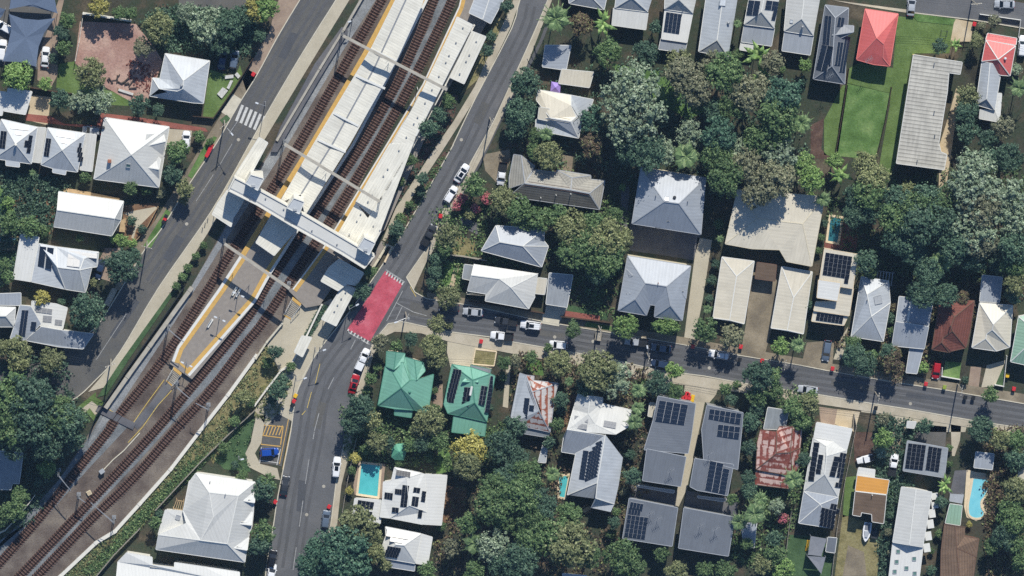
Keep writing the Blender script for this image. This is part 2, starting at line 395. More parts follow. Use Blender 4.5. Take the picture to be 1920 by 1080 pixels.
# ------------------------------------------------------------------ buildings
class House: pass
def newell(P):
    n = Vector()
    for i in range(len(P)):
        a, b = P[i], P[(i+1) % len(P)]
        n += Vector(((a.y-b.y)*(a.z+b.z), (a.z-b.z)*(a.x+b.x), (a.x-b.x)*(a.y+b.y)))
    return n.normalized()
def house(name, lm, label, pieces, cat='house', wall='wall cream', trim='trim white', group=None, open_sides=False, lmk=True):
    """pieces: (part name, material, eave height, ridge height, 'x y f, ...', 'faces by vertex letters')"""
    H = House(); H.planes = []
    allp = []
    built = []
    for pc in pieces:
        pn, mat, e, r, vs, fs = pc[:6]
        r = e+(r-e)*0.88
        vp = Q(vs)
        Pw = [W(x, y, e+(r-e)*f) for x, y, f in vp]
        F = []
        for t in fs.split():
            idx = [int(ch, 36) for ch in t]; n = newell([Pw[i] for i in idx])
            if n.z < 0: idx.reverse(); n = -n
            F.append((idx, n))
        built.append((pn, mat, e, Pw, F)); allp += Pw
    lo = Vector((sum(p.x for p in allp)/len(allp), sum(p.y for p in allp)/len(allp), 0))
    root = empty(name, lo, label, cat, group); H.root = root
    ax = sum(q[0] for q in Q(','.join(pc[4] for pc in pieces)))/len(allp)
    ay = sum(q[1] for q in Q(','.join(pc[4] for pc in pieces)))/len(allp)
    if lmk: LMK.append((lm, ax, ay))
    H.built = built; H.c = (ax, ay)
    wmb = MB(); gmb = MB(); rmb = MB(); posts = []
    for pi, (pn, mat, e, Pw, F) in enumerate(built):
        mb = MB(); planes = []
        for idx, n in F:
            P = [Pw[i] for i in idx]; c = sum(P, Vector())/len(P); planes.append((c, n))
            hz = Vector((0, 0, 1)).cross(n)
            if hz.length < 0.06:      # flat: run the sheets along the longest side
                best = max(range(len(P)), key=lambda i: (P[(i+1) % len(P)]-P[i]).length)
                hz = (P[(best+1) % len(P)]-P[best]); hz = n.cross(hz)
            hz.normalize(); vv = n.cross(hz)
            mb.uv[len(mb.f)] = [(p.dot(hz), -p.dot(vv)) for p in P]
            mb.face(P)
        # underside / thickness: a fascia that drops below the edge
        cnt = {}
        for fi, (idx, n) in enumerate(F):
            for i in range(len(idx)):
                a, b = idx[i], idx[(i+1) % len(idx)]
                cnt.setdefault((min(a, b), max(a, b)), []).append((a, b, fi))
        nxt = {}
        for k, es in cnt.items():
            if len(es) == 1: nxt.setdefault(es[0][0], []).append(es[0][1])
            elif len(es) == 2:
                c1, n1 = planes[es[0][2]]; c2, n2 = planes[es[1][2]]
                if (c2-c1).dot(n1) < -0.05 and n1.angle(n2) > rad(7):
                    a, b = Pw[k[0]], Pw[k[1]]; off = (n1+n2).normalized()*0.03
                    rmb.beam(a+off, b+off, 0.2, 0.05)
        loops = []; seen = set()
        for st in list(nxt):
            if st in seen: continue
            loop = [st]; seen.add(st); cur = nxt[st][0]
            while cur != st and cur in nxt and cur not in seen and len(loop) < 60:
                loop.append(cur); seen.add(cur); cur = nxt[cur][0]
            if len(loop) >= 3: loops.append(loop)
        for loop in loops:
            n = len(loop); PP = [Pw[i] for i in loop]
            for i in range(n):
                a, b = PP[i], PP[(i+1) % n]
                if (b-a).length < 0.05: continue
                mb.uv[len(mb.f)] = [(0, 0)]*4
                dz = Vector((0, 0, 0.18)); mb.face([a-dz, b-dz, b, a])
                o = Vector(((b-a).y, -(b-a).x, 0))
                if o.length > 1e-4:
                    o = o.normalized()*0.07
                    gmb.beam(a+o-Vector((0, 0, 0.06)), b+o-Vector((0, 0, 0.06)), 0.13, 0.12)
            ins = []
            for i in range(n):
                a, b, c = PP[i-1], PP[i], PP[(i+1) % n]
                d1 = (Vector((b.x-a.x, b.y-a.y))); d2 = Vector((c.x-b.x, c.y-b.y))
                if d1.length < 1e-4 or d2.length < 1e-4: ins.append(Vector((b.x, b.y))); continue
                d1.normalize(); d2.normalize()
                n1 = Vector((-d1.y, d1.x)); n2 = Vector((-d2.y, d2.x)); mm = (n1+n2)
                if mm.length < 0.3: mm = n1
                k = 0.45/max(0.4, mm.length/2)
                ins.append(Vector((b.x, b.y))+mm.normalized()*k)
            if open_sides or pn in ('carport_roof', 'awning'):
                for i in range(n):
                    posts.append((ins[i].x, ins[i].y, PP[i].z-0.1))
            else:
                for i in range(n):
                    j = (i+1) % n
                    a, b = ins[i], ins[j]
                    wmb.face([(a.x, a.y, -0.05), (b.x, b.y, -0.05), (b.x, b.y, PP[j].z-0.14), (a.x, a.y, PP[i].z-0.14)])
        H.planes.append(planes)
        mb.build(pn, mat, root)
    wmb.build('wall', wall, root)
    gmb.build('gutter', trim, root)
    rmb.build('ridge_cap', trim, root)
    for x, y, z in posts[:12]:
        k = MB(); k.box((x, y, z/2), (0.12, 0.12, z)); k.build('post', trim, root)
    return H
def on_plane(H, pi, fi, px, py):
    c, n = H.planes[pi][fi]; d = ray(px, py)
    t = (c-CAMLOC).dot(n)/d.dot(n)
    return CAMLOC+d*t, n
PANEL_ME = {}
def panel_mesh(kind):
    if kind in PANEL_ME: return PANEL_ME[kind]
    m = MB(); m.box((0, 0, 0.5), (1, 1, 1), mi=1)
    # glass with the two halves of a module
    for a, b in ((-0.475, -0.008), (0.008, 0.475)):
        m.face([(-0.475, a, 1.9), (0.475, a, 1.9), (0.475, b, 1.9), (-0.475, b, 1.9)], 0)
    me = m.mesh('solar_panel')
    fr = {'panel blue': 'frame aluminium', 'panel black': 'trim grey', 'panel pale': 'frame aluminium'}[kind]
    me.materials.append(M(kind)); me.materials.append(M(fr))
    for p, i in zip(me.polygons, m.mi): p.material_index = i
    PANEL_ME[kind] = me
    return me
def panels(H, pi, fi, corners, nu, nv, kind='panel blue', skip=(), name='solar_panel', gap=0.985):
    (x0, y0, _), (x1, y1, _), (x2, y2, _) = Q(corners)
    O, n = on_plane(H, pi, fi, x0, y0); U = (on_plane(H, pi, fi, x1, y1)[0]-O)/nu; V_ = (on_plane(H, pi, fi, x2, y2)[0]-O)/nv
    u = U.normalized(); v = n.cross(u)
    if v.dot(V_) < 0: pass
    R = Matrix((u, v, n)).transposed().to_4x4()
    for i in range(nu):
        for j in range(nv):
            if (i, j) in skip: continue
            c = O+U*(i+0.5)+V_*(j+0.5)+n*0.09
            o = bpy.data.objects.new(name, panel_mesh(kind)); link(o, H.root)
            o.matrix_local = Matrix.Translation(c-H.root.location) @ R @ Matrix.Diagonal((U.length*gap, V_.length*gap, 0.05, 1))
def vents(H, pi, fi, pts, what='roof_vent', mat='steel galvanised', size=0.3):
    for x, y, f in Q(pts):
        c, n = on_plane(H, pi, fi, x, y); m = MB()
        if what == 'roof_vent':
            m.lathe(c, [(0.12, -0.1), (0.12, 0.3), (size, 0.34), (size*1.1, 0.5), (size*0.7, 0.68), (0.05, 0.74)], 10)
        elif what == 'antenna':
            m.tube(c-Vector((0, 0, .1)), c+Vector((0, 0, 2.2)), 0.04)
            for k in range(5):
                a = c+Vector((0.0, 0.0, 2.1)); q = Vector((-0.7+0.35*k, 0.2*k-.4, 0)); m.tube(a+q-Vector((0.25, -.5, 0)), a+q+Vector((0.25, -.5, 0)), 0.03)
            m.tube(c+Vector((-.8, -.5, 2.1)), c+Vector((.8, .5, 2.1)), 0.03)
        elif what == 'flue_pipe':
            m.tube(c-Vector((0, 0, .1)), c+Vector((0, 0, 0.9)), 0.1, 8)
        elif what == 'chimney':
            m.box((c.x, c.y, c.z+0.3), (0.8, 0.6, 2.4))
        elif what == 'skylight':
            u = Vector((0, 0, 1)).cross(n); u = u.normalized() if u.length > .05 else Vector((1, 0, 0)); v = n.cross(u)
            P = [c+n*0.12+u*a*size+v*b*size for a, b in ((-1, -1), (1, -1), (1, 1), (-1, 1))]
            m.face(P); 
            for k in range(4): m.face([P[k]-n*0.2, P[(k+1) % 4]-n*0.2, P[(k+1) % 4], P[k]])
            fr = MB()
            for k in range(4): fr.beam(P[k], P[(k+1) % 4], 0.12, 0.12)
            o = m.build(what, mat, H.root)
            fr.build('skylight_frame', 'trim grey', H.root)
            o2 = H.root.children[-1]; o2.parent = o; continue
        elif what == 'aircon_unit':
            m.box((c.x, c.y, c.z+0.3), (0.9, 0.5, 0.6), 0.2)
        m.build(what, mat, H.root)
# ------------------------------------------------------------------ trees
def leaf_quad(m, p, n, s, rnd):
    u = n.orthogonal().normalized(); a = rnd.random()*6.28
    w = n.cross(u); d1 = u*math.cos(a)+w*math.sin(a); d2 = n.cross(d1)
    l = s*(0.55+1.0*rnd.random()); k = l*(0.45+0.3*rnd.random())
    m.face([p-d1*l, p-d2*k, p+d1*l, p+d2*k])
def crown_mesh(name, seed, nl, leaves, ls, spread=0.72, lr=(0.22, 0.42), flat=0.75, gap=0.0):
    """unit crown: lumps of leaves over a dome, radius about 1"""
    rnd = random.Random(seed); m = MB(); lumps = []
    wob = [rnd.uniform(0.82, 1.12) for _ in range(7)]
    for i in range(nl):
        a = 2.399*i+rnd.uniform(-.4, .4); q = math.sqrt((i+0.5)/nl)*spread*wob[int((a % 6.283)/6.284*7)]
        rr = rnd.uniform(*lr)*(1.05-0.3*q)
        z = math.sqrt(max(0, 1-(q*0.95)**2))*flat*rnd.uniform(0.55, 1.05)-0.25
        lumps.append((Vector((q*math.cos(a), q*math.sin(a), z)), rr))
    tot = sum(r*r for _, r in lumps)
    for c, r in lumps:
        # each lump is itself a handful of sprays, so its outline stays ragged
        k = max(5, int(10*r/0.32)); sub = []
        for _ in range(k):
            d = Vector((rnd.gauss(0, 1), rnd.gauss(0, 1), rnd.gauss(0.25, 0.8))).normalized()
            sub.append((c+d*r*rnd.uniform(.4, 1.25), r*rnd.uniform(.2, .55)))
        for _ in range(int(leaves*r*r/tot)):
            sc_, sr = sub[min(rnd.randrange(k), rnd.randrange(k))] if rnd.random() < .85 else (c, r*1.5)
            d = Vector((rnd.gauss(0, 1), rnd.gauss(0, 1), rnd.gauss(0.45, 0.9))).normalized()
            p = sc_+d*sr*rnd.uniform(.35, 1.08)
            n = (d*0.8+(p-c).normalized()*0.5+Vector((rnd.gauss(0, .4), rnd.gauss(0, .4), rnd.gauss(0.25, .4)))).normalized()
            leaf_quad(m, p, n, ls, rnd)
    me = m.mesh(name); me.materials.append(M('leaf mid')); return me
def trunk_mesh(name, seed):
    rnd = random.Random(seed); m = MB()
    m.tube((0, 0, -0.02), (0.02, 0.01, 0.55), 0.06, 8, 0.042)
    for i in range(6):
        a = i*1.05+rnd.uniform(-.3, .3); z = rnd.uniform(.38, .56); q = rnd.uniform(.25, .5)
        mid = Vector((q*.5*math.cos(a), q*.5*math.sin(a), z+.14)); end = Vector((q*1.2*math.cos(a), q*1.2*math.sin(a), rnd.uniform(.68, .85)))
        m.tube((0.015, 0.01, z-.04), mid, 0.03, 6, 0.02); m.tube(mid, end, 0.02, 5, 0.008)
    me = m.mesh(name); me.materials.append(M('bark')); return me
CROWN = {
 'big': [crown_mesh('crown', 11+i, 34, 9500, 0.042, lr=(.17, .33)) for i in range(3)],
 'mid': [crown_mesh('crown', 31+i, 22, 4200, 0.062, lr=(.2, .38)) for i in range(4)],
 'small': [crown_mesh('crown', 51+i, 13, 1500, 0.10, lr=(.26, .46)) for i in range(3)],
 'gum': [crown_mesh('crown', 71+i, 40, 7000, 0.044, spread=.85, lr=(.12, .26)) for i in range(3)],
}
TRUNK = [trunk_mesh('trunk', 91+i) for i in range(3)]
def palm_mesh(name, seed, nf=15, wide=1.0, droop=0.5):
    rnd = random.Random(seed); m = MB()
    for i in range(nf):
        a = 2.399*i+rnd.uniform(-.2, .2); L = rnd.uniform(.78, 1.05); el = rnd.uniform(.25, 1.0)
        dx = Vector((math.cos(a), math.sin(a), 0)); sd = Vector((-math.sin(a), math.cos(a), 0)); prev = None; N = 13
        for k in range(N+1):
            t = k/N; p = dx*L*t+Vector((0, 0, el*.55*math.sin(t*2.2)-droop*t*t))
            if prev is not None:
                m.beam(prev, p, 0.018, 0.018)
                for s in (-1, 1):
                    w = wide*(0.20*math.sin(min(1, t*1.15+.12)*math.pi)+.03)
                    tip = p+sd*s*w+dx*w*.55-Vector((0, 0, .28*w)); m.face([prev, p, tip+dx*.02, tip-dx*.035])
            prev = p
    me = m.mesh(name); me.materials.append(M('leaf palm')); return me
def banana_mesh(name, seed):
    rnd = random.Random(seed); m = MB()
    for i in range(13):
        a = 2.399*i; L = rnd.uniform(.6, 1.05); dx = Vector((math.cos(a), math.sin(a), 0)); sd = Vector((-math.sin(a), math.cos(a), 0)); prev = None; N = 7
        o = Vector((rnd.uniform(-.25, .25), rnd.uniform(-.25, .25), rnd.uniform(-.2, .1))); el = rnd.uniform(.5, 1.1)
        for k in range(N+1):
            t = k/N; p = o+dx*L*t+Vector((0, 0, el*math.sin(t*2.3)*.5-.35*t*t)); w = .13*math.sin(min(1., t+.08)*math.pi)+.015
            cur = (p-sd*w-Vector((0, 0, .03)), p+Vector((0, 0, .03)), p+sd*w-Vector((0, 0, .03)))
            if prev: m.face([prev[0], cur[0], cur[1], prev[1]]); m.face([prev[1], cur[1], cur[2], prev[2]])
            prev = cur
    me = m.mesh(name); me.materials.append(M('leaf palm')); return me
PALM = [palm_mesh('crown', 5+i) for i in range(3)]; BANANA = [banana_mesh('crown', 15+i) for i in range(2)]
def stem_mesh():
    m = MB(); m.tube((0, 0, 0), (.01, 0, 1), .05, 8, .035); me = m.mesh('trunk'); me.materials.append(M('bark')); return me
STEM = stem_mesh()
KINDS = {  # kind: (name, description, category, leaf material)
 'D': ('tree', 'dark green leafy tree', 'tree', 'leaf dark'), 'M': ('tree', 'mid green leafy tree', 'tree', 'leaf mid'),
 'O': ('tree', 'olive green tree', 'tree', 'leaf olive'), 'G': ('gum_tree', 'pale grey-green gum tree', 'tree', 'leaf grey'),
 'B': ('tree', 'brownish sparse tree', 'tree', 'leaf brown'), 'L': ('tree', 'bright light green tree', 'tree', 'leaf light'),
 'Y': ('tree', 'yellow flowering tree', 'tree', 'leaf yellow'), 'T': ('tree', 'deep bluish green tree', 'tree', 'leaf teal'),
 'K': ('flowering_tree', 'pink blossoming tree', 'tree', 'leaf pink'), 'R': ('tree', 'dull plum brown tree', 'tree', 'leaf plum'),
 'P': ('palm_tree', 'palm with spreading fronds', 'palm', 'leaf palm'), 'N': ('banana_plant', 'broad leaved banana plant', 'plant', 'leaf light')}
TREES = []
def tree(px, py, r, kind, squash=1.0, hk=1.0):
    TREES.append((px, py, r, kind, squash, hk))
def plant_trees():
    rnd = random.Random(3)
    for px, py, r, kind, sq, hk in TREES:
        nm, desc, cat, lf = KINDS[kind]; R = r*MPP
        if kind in 'PN':
            H = (1.6*R+3.0)*hk if kind == 'P' else 1.7*R+.8; zc = H-0.1*R
        elif r < 14: H = 1.5*R+0.4; zc = H-0.62*R; nm = nm.replace('tree', 'shrub') if nm == 'tree' else nm; desc = desc.replace('tree', 'shrub').replace('leafy shrub', 'shrub'); cat = 'shrub' if kind not in 'PN' else cat
        else: H = (1.25*R+2.6)*hk; zc = H-0.62*R
        p = W(px, py, zc+.3*R)
        if nm == 'tree' and r >= 36: desc = 'broad '+desc
        elif nm == 'tree' and r < 22: desc = 'small '+desc
        root = empty(nm, (p.x, p.y, 0), None, cat, {'shrub': 'shrubs in gardens and planting beds', 'palm': 'palms in the back gardens', 'plant': 'banana plants'}.get(cat, 'trees in gardens and along the streets'))
        if kind == 'P': me = PALM[rnd.randrange(3)]
        elif kind == 'N': me = BANANA[rnd.randrange(2)]
        elif kind == 'G' and r > 20: me = CROWN['gum'][rnd.randrange(3)]
        elif r >= 29: me = CROWN['big'][rnd.randrange(3)]
        elif r >= 15: me = CROWN['mid'][rnd.randrange(4)]
        else: me = CROWN['small'][rnd.randrange(3)]
        o = bpy.data.objects.new('crown', me); link(o, root); o.location = (0, 0, zc)
        k = 1.0 if kind in 'PN' else 0.97
        o.scale = (R*k, R*k*sq, R*rnd.uniform(.8, 1.0)); o.rotation_euler = (0, 0, rnd.random()*6.28 if sq == 1.0 else -.15)
        o.material_slots[0].link = 'OBJECT'; o.material_slots[0].material = M(lf)
        t = bpy.data.objects.new('trunk', STEM if kind in 'PN' else TRUNK[rnd.randrange(3)]); link(t, root)
        if kind in 'PN': t.scale = (2.6 if kind == 'P' else 1.6, 2.6 if kind == 'P' else 1.6, zc)
        else: t.scale = (max(R, .8)*1.1, max(R, .8)*1.1, H*.92)
        THINGS.append((root, desc, px, py))
THINGS = []       # (object, description, px, py): labelled from what they stand by
DIRS = ['east', 'northeast', 'north', 'northwest', 'west', 'southwest', 'south', 'southeast']
ORD = ['first', 'second', 'third', 'fourth', 'fifth', 'sixth', 'seventh']
def label_things():
    bucket = {}; best = {}
    for ti, (o, desc, px, py) in enumerate(THINGS):
        for li, (lm, x, y) in enumerate(LMK):
            d = math.hypot(px-x, py-y)
            if d > 260: continue
            k = int(round(math.atan2(y-py, px-x)/(math.pi/4))) % 8
            bucket.setdefault((desc, li, k), []).append((d, ti))
    for key, L in bucket.items():
        L.sort()
        for rank, (d, ti) in enumerate(L):
            if rank > 6: break
            sc_ = rank*55+d
            if ti not in best or sc_ < best[ti][0]: best[ti] = (sc_, key, rank, len(L))
    for ti, (o, desc, px, py) in enumerate(THINGS):
        if ti in best:
            _, (ds, li, k), rank, n = best[ti]
            lm = LMK[li][0]
            o['label'] = f'{desc} {DIRS[k]} of the {lm}, {ORD[rank]} from it'
        else: o['label'] = desc+' standing alone'
# ------------------------------------------------------------------ vehicles
def loft(m, secs, mi=0):
    """secs: list of rings (same count) -> skin with end caps"""
    k = len(m.v); n = len(secs[0])
    for s in secs: m.v += [tuple(p) for p in s]
    for a in range(len(secs)-1):
        for i in range(n):
            j = (i+1) % n; m.f.append((k+a*n+i, k+(a+1)*n+i, k+(a+1)*n+j, k+a*n+j)); m.mi.append(mi)
    m.f.append(tuple(k+i for i in range(n))); m.mi.append(mi)
    m.f.append(tuple(k+(len(secs)-1)*n+i for i in reversed(range(n)))); m.mi.append(mi)
def ring(x, w, z0, z1, b=0.12):
    h = w/2
    return [(x, -h+b, z0), (x, h-b, z0), (x, h, z0+b*1.2), (x, h, z1-b*1.4), (x, h-b*1.1, z1-.02), (x, h*.45, z1+.02), (x, -h*.45, z1+.02), (x, -h+b*1.1, z1-.02), (x, -h, z1-b*1.4), (x, -h, z0+b*1.2)]
CARS = {}
def car_parts(kind):
    """list of (part name, MB, material or 'paint'); the front looks along +x"""
    P = []; L = {'sedan': 4.6, 'hatch': 4.2, 'suv': 4.7, 'ute': 5.2, 'van': 4.7, 'wagon': 4.8}[kind]; w = 1.82; h = L/2
    zb = .30; bl = {'suv': 1.02, 'ute': 1.02, 'van': 1.0}.get(kind, .88); top = {'suv': 1.72, 'ute': 1.78, 'van': 1.85, 'wagon': 1.5}.get(kind, 1.45)
    m = MB(); xr = -h
    body = [(-h, w*.80, .42, bl-.14), (-h+.18, w*.93, .32, bl-.03), (-h+.8, w, zb, bl), (-.3, w, zb, bl), (h-1.35, w, zb, bl-.02), (h-.7, w*.97, zb, bl-.10), (h-.22, w*.88, .32, bl-.2), (h, w*.70, .40, bl-.32)]
    if kind == 'ute': body = [(-.55, w*.97, zb, bl)]+body[3:]; body[1] = (.1, w, zb, bl)
    loft(m, [ring(*b) for b in body]); P.append(('body', m, 'paint', None))
    cab = {'sedan': (-1.75, -1.0, .35, 1.15), 'hatch': (-1.98, -1.6, .35, 1.1), 'suv': (-2.2, -1.95, .35, 1.05), 'wagon': (-2.3, -1.9, .35, 1.15), 'ute': (-.5, -.35, .75, 1.4), 'van': (-2.25, -2.1, .85, 1.55)}[kind]
    a, b, c, d = cab; wt = w*.76; wb = w*.93
    g = MB()   # roof panel with rounded front and rear edges
    loft(g, [[(x, -q, top-.05-e), (x, q, top-.05-e), (x, q*.92, top-e), (x, -q*.92, top-e)] for x, q, e in ((b-.08, wt*.46, .06), (b+.12, wt*.5, 0.01), ((b+c)/2, wt*.52, -.02), (c-.12, wt*.5, 0.01), (c+.08, wt*.46, .06))])
    for s in (-1, 1):  # pillars
        for x0, x1 in ((a, b), ((a+d)/2-.05, (b+c)/2), (d, c)):
            g.beam((x0, s*wb*.485, bl-.04), (x1, s*wt*.485, top-.05), .09, .07)
    P.append(('roof', g, 'paint', None))
    gl = [('windscreen', [(d, -wb*.46, bl), (d, wb*.46, bl), (c+.06, wt*.45, top-.06), (c+.06, -wt*.45, top-.06)]), ('rear_window', [(a, wb*.46, bl), (a, -wb*.46, bl), (b-.06, -wt*.45, top-.06), (b-.06, wt*.45, top-.06)])]
    for s in (-1, 1):
        gl.append(('side_window', [(a+.05, s*wb*.475, bl-.02), (d-.05, s*wb*.475, bl-.02), (c, s*wt*.475, top-.06), (b, s*wt*.475, top-.06)]))
    for n_, pts in gl:
        q = MB(); q.face(pts); P.append((n_, q, 'car glass', None))
    for x in (-h+.85, h-.85):
        for s in (-1, 1):
            q = MB(); q.tube((x, s*(w/2-.20), .33), (x, s*(w/2+.01), .33), .33, 14); r_ = MB(); r_.tube((x, s*(w/2-.02), .33), (x, s*(w/2+.025), .33), .19, 10)
            P.append(('wheel', q, 'rubber', ('rim', r_, 'steel galvanised')))
    for s in (-1, 1):
        q = MB(); q.box((h-.14, s*w*.33, bl-.30), (.22, .34, .13)); P.append(('headlight', q, 'lamp clear', None))
        q = MB(); q.box((-h+.05, s*w*.36, bl-.16), (.12, .26, .14)); P.append(('tail_light', q, 'lamp red', None))
        q = MB(); q.box((d-.12, s*(w/2+.08), bl+.06), (.14, .2, .13)); P.append(('wing_mirror', q, 'paint', None))
    if kind == 'ute':
        q = MB()
        q.box((-h+.98, 0, .72), (2.0, 1.8, .08)); q.box((-h+.02, 0, .93), (.05, 1.84, .38)); q.box((-h+1.96, 0, .95), (.05, 1.84, .42))
        for s in (-1, 1): q.box((-h+.98, s*.91, .93), (1.96, .05, .38))
        q.box((-h+1.0, 0, .50), (1.9, .9, .25)); P.append(('tray', q, 'tray', None))
    return P
def car(px, py, hd, kind, paint, label, tray='black plastic', extra=(), cat=None, group='cars parked along the streets and drives'):
    """hd: heading in degrees in the picture, 0 = east, 90 = north"""
    p = W(px, py, .9); nm = {'ute': 'utility_truck', 'van': 'parked_van'}.get(kind, 'parked_car')
    root = empty(nm, (p.x, p.y, .04), label, cat or {'ute': 'pickup', 'van': 'van'}.get(kind, 'car'), group, rad(hd))
    if kind not in CARS:
        CARS[kind] = []
        for n_, m, mt, sub in car_parts(kind):
            me = m.mesh(n_); me.materials.append(M('steel dark')); sm = None
            if n_ in ('body', 'wheel'):
                for f in me.polygons: f.use_smooth = n_ == 'body'
            if sub: sm = sub[1].mesh(sub[0]); sm.materials.append(M(sub[2]))
            CARS[kind].append((n_, me, mt, sub[0] if sub else None, sm))
    for n_, me, mt, sn, sm in CARS[kind]:
        o = bpy.data.objects.new(n_, me); link(o, root); o.material_slots[0].link = 'OBJECT'
        o.material_slots[0].material = M('paint '+paint if mt == 'paint' else tray if mt == 'tray' else mt)
        if sm: q = bpy.data.objects.new(sn, sm); link(q, o)
    L = {'suv': 1.74, 'van': 1.87, 'wagon': 1.52, 'sedan': 1.47, 'hatch': 1.47, 'ute': 1.8}[kind]
    for e in extra:
        m = MB()
        if e == 'sunroof': m.box((-.15 if kind != 'sedan' else -.3, 0, L), (1.1, .85, .03)); m.build('sunroof', 'car glass', root, local=True)
        elif e == 'roof_rack':
            for x in (-1.2, .1): m.box((x, 0, L+.06), (.08, 1.3, .05))
            for s in (-.62, .62): m.box((-.55, s, L+.03), (1.8, .05, .05))
            m.build('roof_rack', 'steel dark', root, local=True)
        elif e == 'canopy': m.box((-1.6, 0, 1.3), (1.95, 1.75, .75), taper=.9); m.build('tray_canopy', 'paint white', root, local=True)
        elif e == 'cover': m.box((-1.6, 0, 1.14), (1.9, 1.74, .05)); m.build('tray_cover', 'black plastic', root, local=True)
    return root
# ------------------------------------------------------------------ street things
BINM = {}
def bin_(px, py, lid='bin red', rz=0, group='wheelie bins put out'):
    p = W(px, py, 1.0); desc = {'bin red': 'red lidded wheelie bin', 'bin yellow': 'yellow lidded wheelie bin', 'lid lime': 'lime lidded wheelie bin', 'black plastic': 'dark lidded wheelie bin'}[lid]
    root = empty('wheelie_bin', (p.x, p.y, .1), None, 'bin', group, rad(rz))
    if not BINM:
        m = MB(); m.box((0, 0, .52), (.58, .62, .9), taper=1.0); m.box((0, 0, .5), (.5, .55, .98)); BINM['body'] = (m.mesh('body'), 'bin green')
        m = MB(); m.box((.02, 0, 1.03), (.72, .68, .1), taper=.85); m.tube((-.36, -.25, 1.02), (-.36, .25, 1.02), .03); BINM['lid'] = (m.mesh('lid'), None)
        for i, s in enumerate((-1, 1)):
            m = MB(); m.tube((-.26, s*.30, .1), (-.26, s*.36, .1), .12, 10); BINM['wheel'+str(i)] = (m.mesh('wheel'), 'rubber')
    for k, (me, mt) in BINM.items():
        if not me.materials: me.materials.append(M('bin green'))
        o = bpy.data.objects.new(k.rstrip('01'), me); link(o, root); o.material_slots[0].link = 'OBJECT'
        o.material_slots[0].material = M(mt or lid)
        if k == 'lid': o.scale = (1.25, 1.25, 1)
    THINGS.append((root, desc, px, py))
def power_pole(px, py, label, rz=20, h=9.6, lamp=None, arms=1, trans=False):
    """px, py: the head of the pole in the picture"""
    p = W(px, py, h); root = empty('power_pole', (p.x, p.y, 0), label, 'power pole', 'power poles along the streets', rad(rz))
    m = MB(); m.tube((0, 0, 0), (0, 0, h), .17, 10, .12); m.build('pole', 'grey plank', root, local=True)
    for a in range(arms):
        z = h-.35-a*.9; m = MB(); m.box((0, .14, z), (2.4, .1, .12)); m.tube((-.5, .14, z), (0, .1, z-.5), .025); m.tube((.5, .14, z), (0, .1, z-.5), .025)
        c = m.build('crossarm', 'grey plank', root, local=True); k = MB()
        for x in (-1.1, -.5, .5, 1.1): k.lathe((x, .14, z+.06), [(.05, 0), (.07, .06), (.04, .1), (.06, .16)], 8)
        k.build('insulator', 'wall white', c, local=True)
    if trans:
        m = MB(); m.lathe((0, -.45, h-2.6), [(.28, 0), (.32, .05), (.32, 1.0), (.25, 1.08)], 12); m.build('transformer', 'wall grey', root, local=True)
    if lamp:
        a = rad(lamp-rz); m = MB(); e = Vector((2.6*math.cos(a), 2.6*math.sin(a), h-1.0)); m.tube((0, 0, h-1.7), e, .05, 6); c = m.build('lamp_arm', 'steel galvanised', root, local=True)
        m = MB(); m.box((e.x, e.y, e.z), (.75, .3, .16), a); m.build('lamp_head', 'lamp clear', c, local=True)
    return root
def street_light(px, py, label, hd, h=7.5, reach=1.8, double=False, mat='steel galvanised', group='street lights', base=None):
    p = W(px, py, 0) if base else W(px, py, h); root = empty('street_light', (p.x, p.y, .05), label, 'street light', group, rad(hd))
    m = MB(); m.tube((0, 0, 0), (0, 0, h), .09, 8, .06); m.lathe((0, 0, 0), [(.18, 0), (.18, .1), (.1, .25)], 8); m.build('pole', mat, root, local=True)
    for s in ((1, -1) if double else (1,)):
        m = MB(); m.tube((0, 0, h-.1), (s*reach, 0, h+.15), .045, 6); c = m.build('lamp_arm', mat, root, local=True)
        m = MB(); m.box((s*(reach+.25), 0, h+.14), (.8, .34, .14), taper=.8); m.build('lamp_head', 'lamp clear', c, local=True)
    return root
# ------------------------------------------------------------------ ground, roads, yards
def slab(root, name, mat, pts, z0, z1):
    if isinstance(pts, str): pts = Q(pts)
    m = MB(); m.prism([W(p[0], p[1], z1)[:2] for p in pts], z0, z1); return m.build(name, mat, root)
def bars(root, name, mat, pairs, wd, z, ht=0.02):
    m = MB()
    for a, b in pairs: line_mb(m, [W(a[0], a[1], z), W(b[0], b[1], z)], wd, z-ht, z)
    return m.build(name, mat, root)
def mark(name, mat, pairs, wd=.14, z=.088):
    m = MB()
    for a, b in pairs: line_mb(m, [W(a[0], a[1], z), W(b[0], b[1], z)], wd, z-.015, z)
    return tag(m.build(name, mat), kind='structure')
tile()
m = MB(); m.face([(-450, -450, 0), (450, -450, 0), (450, 450, 0), (-450, 450, 0)])
tag(m.build('ground', 'yard'), kind='structure')
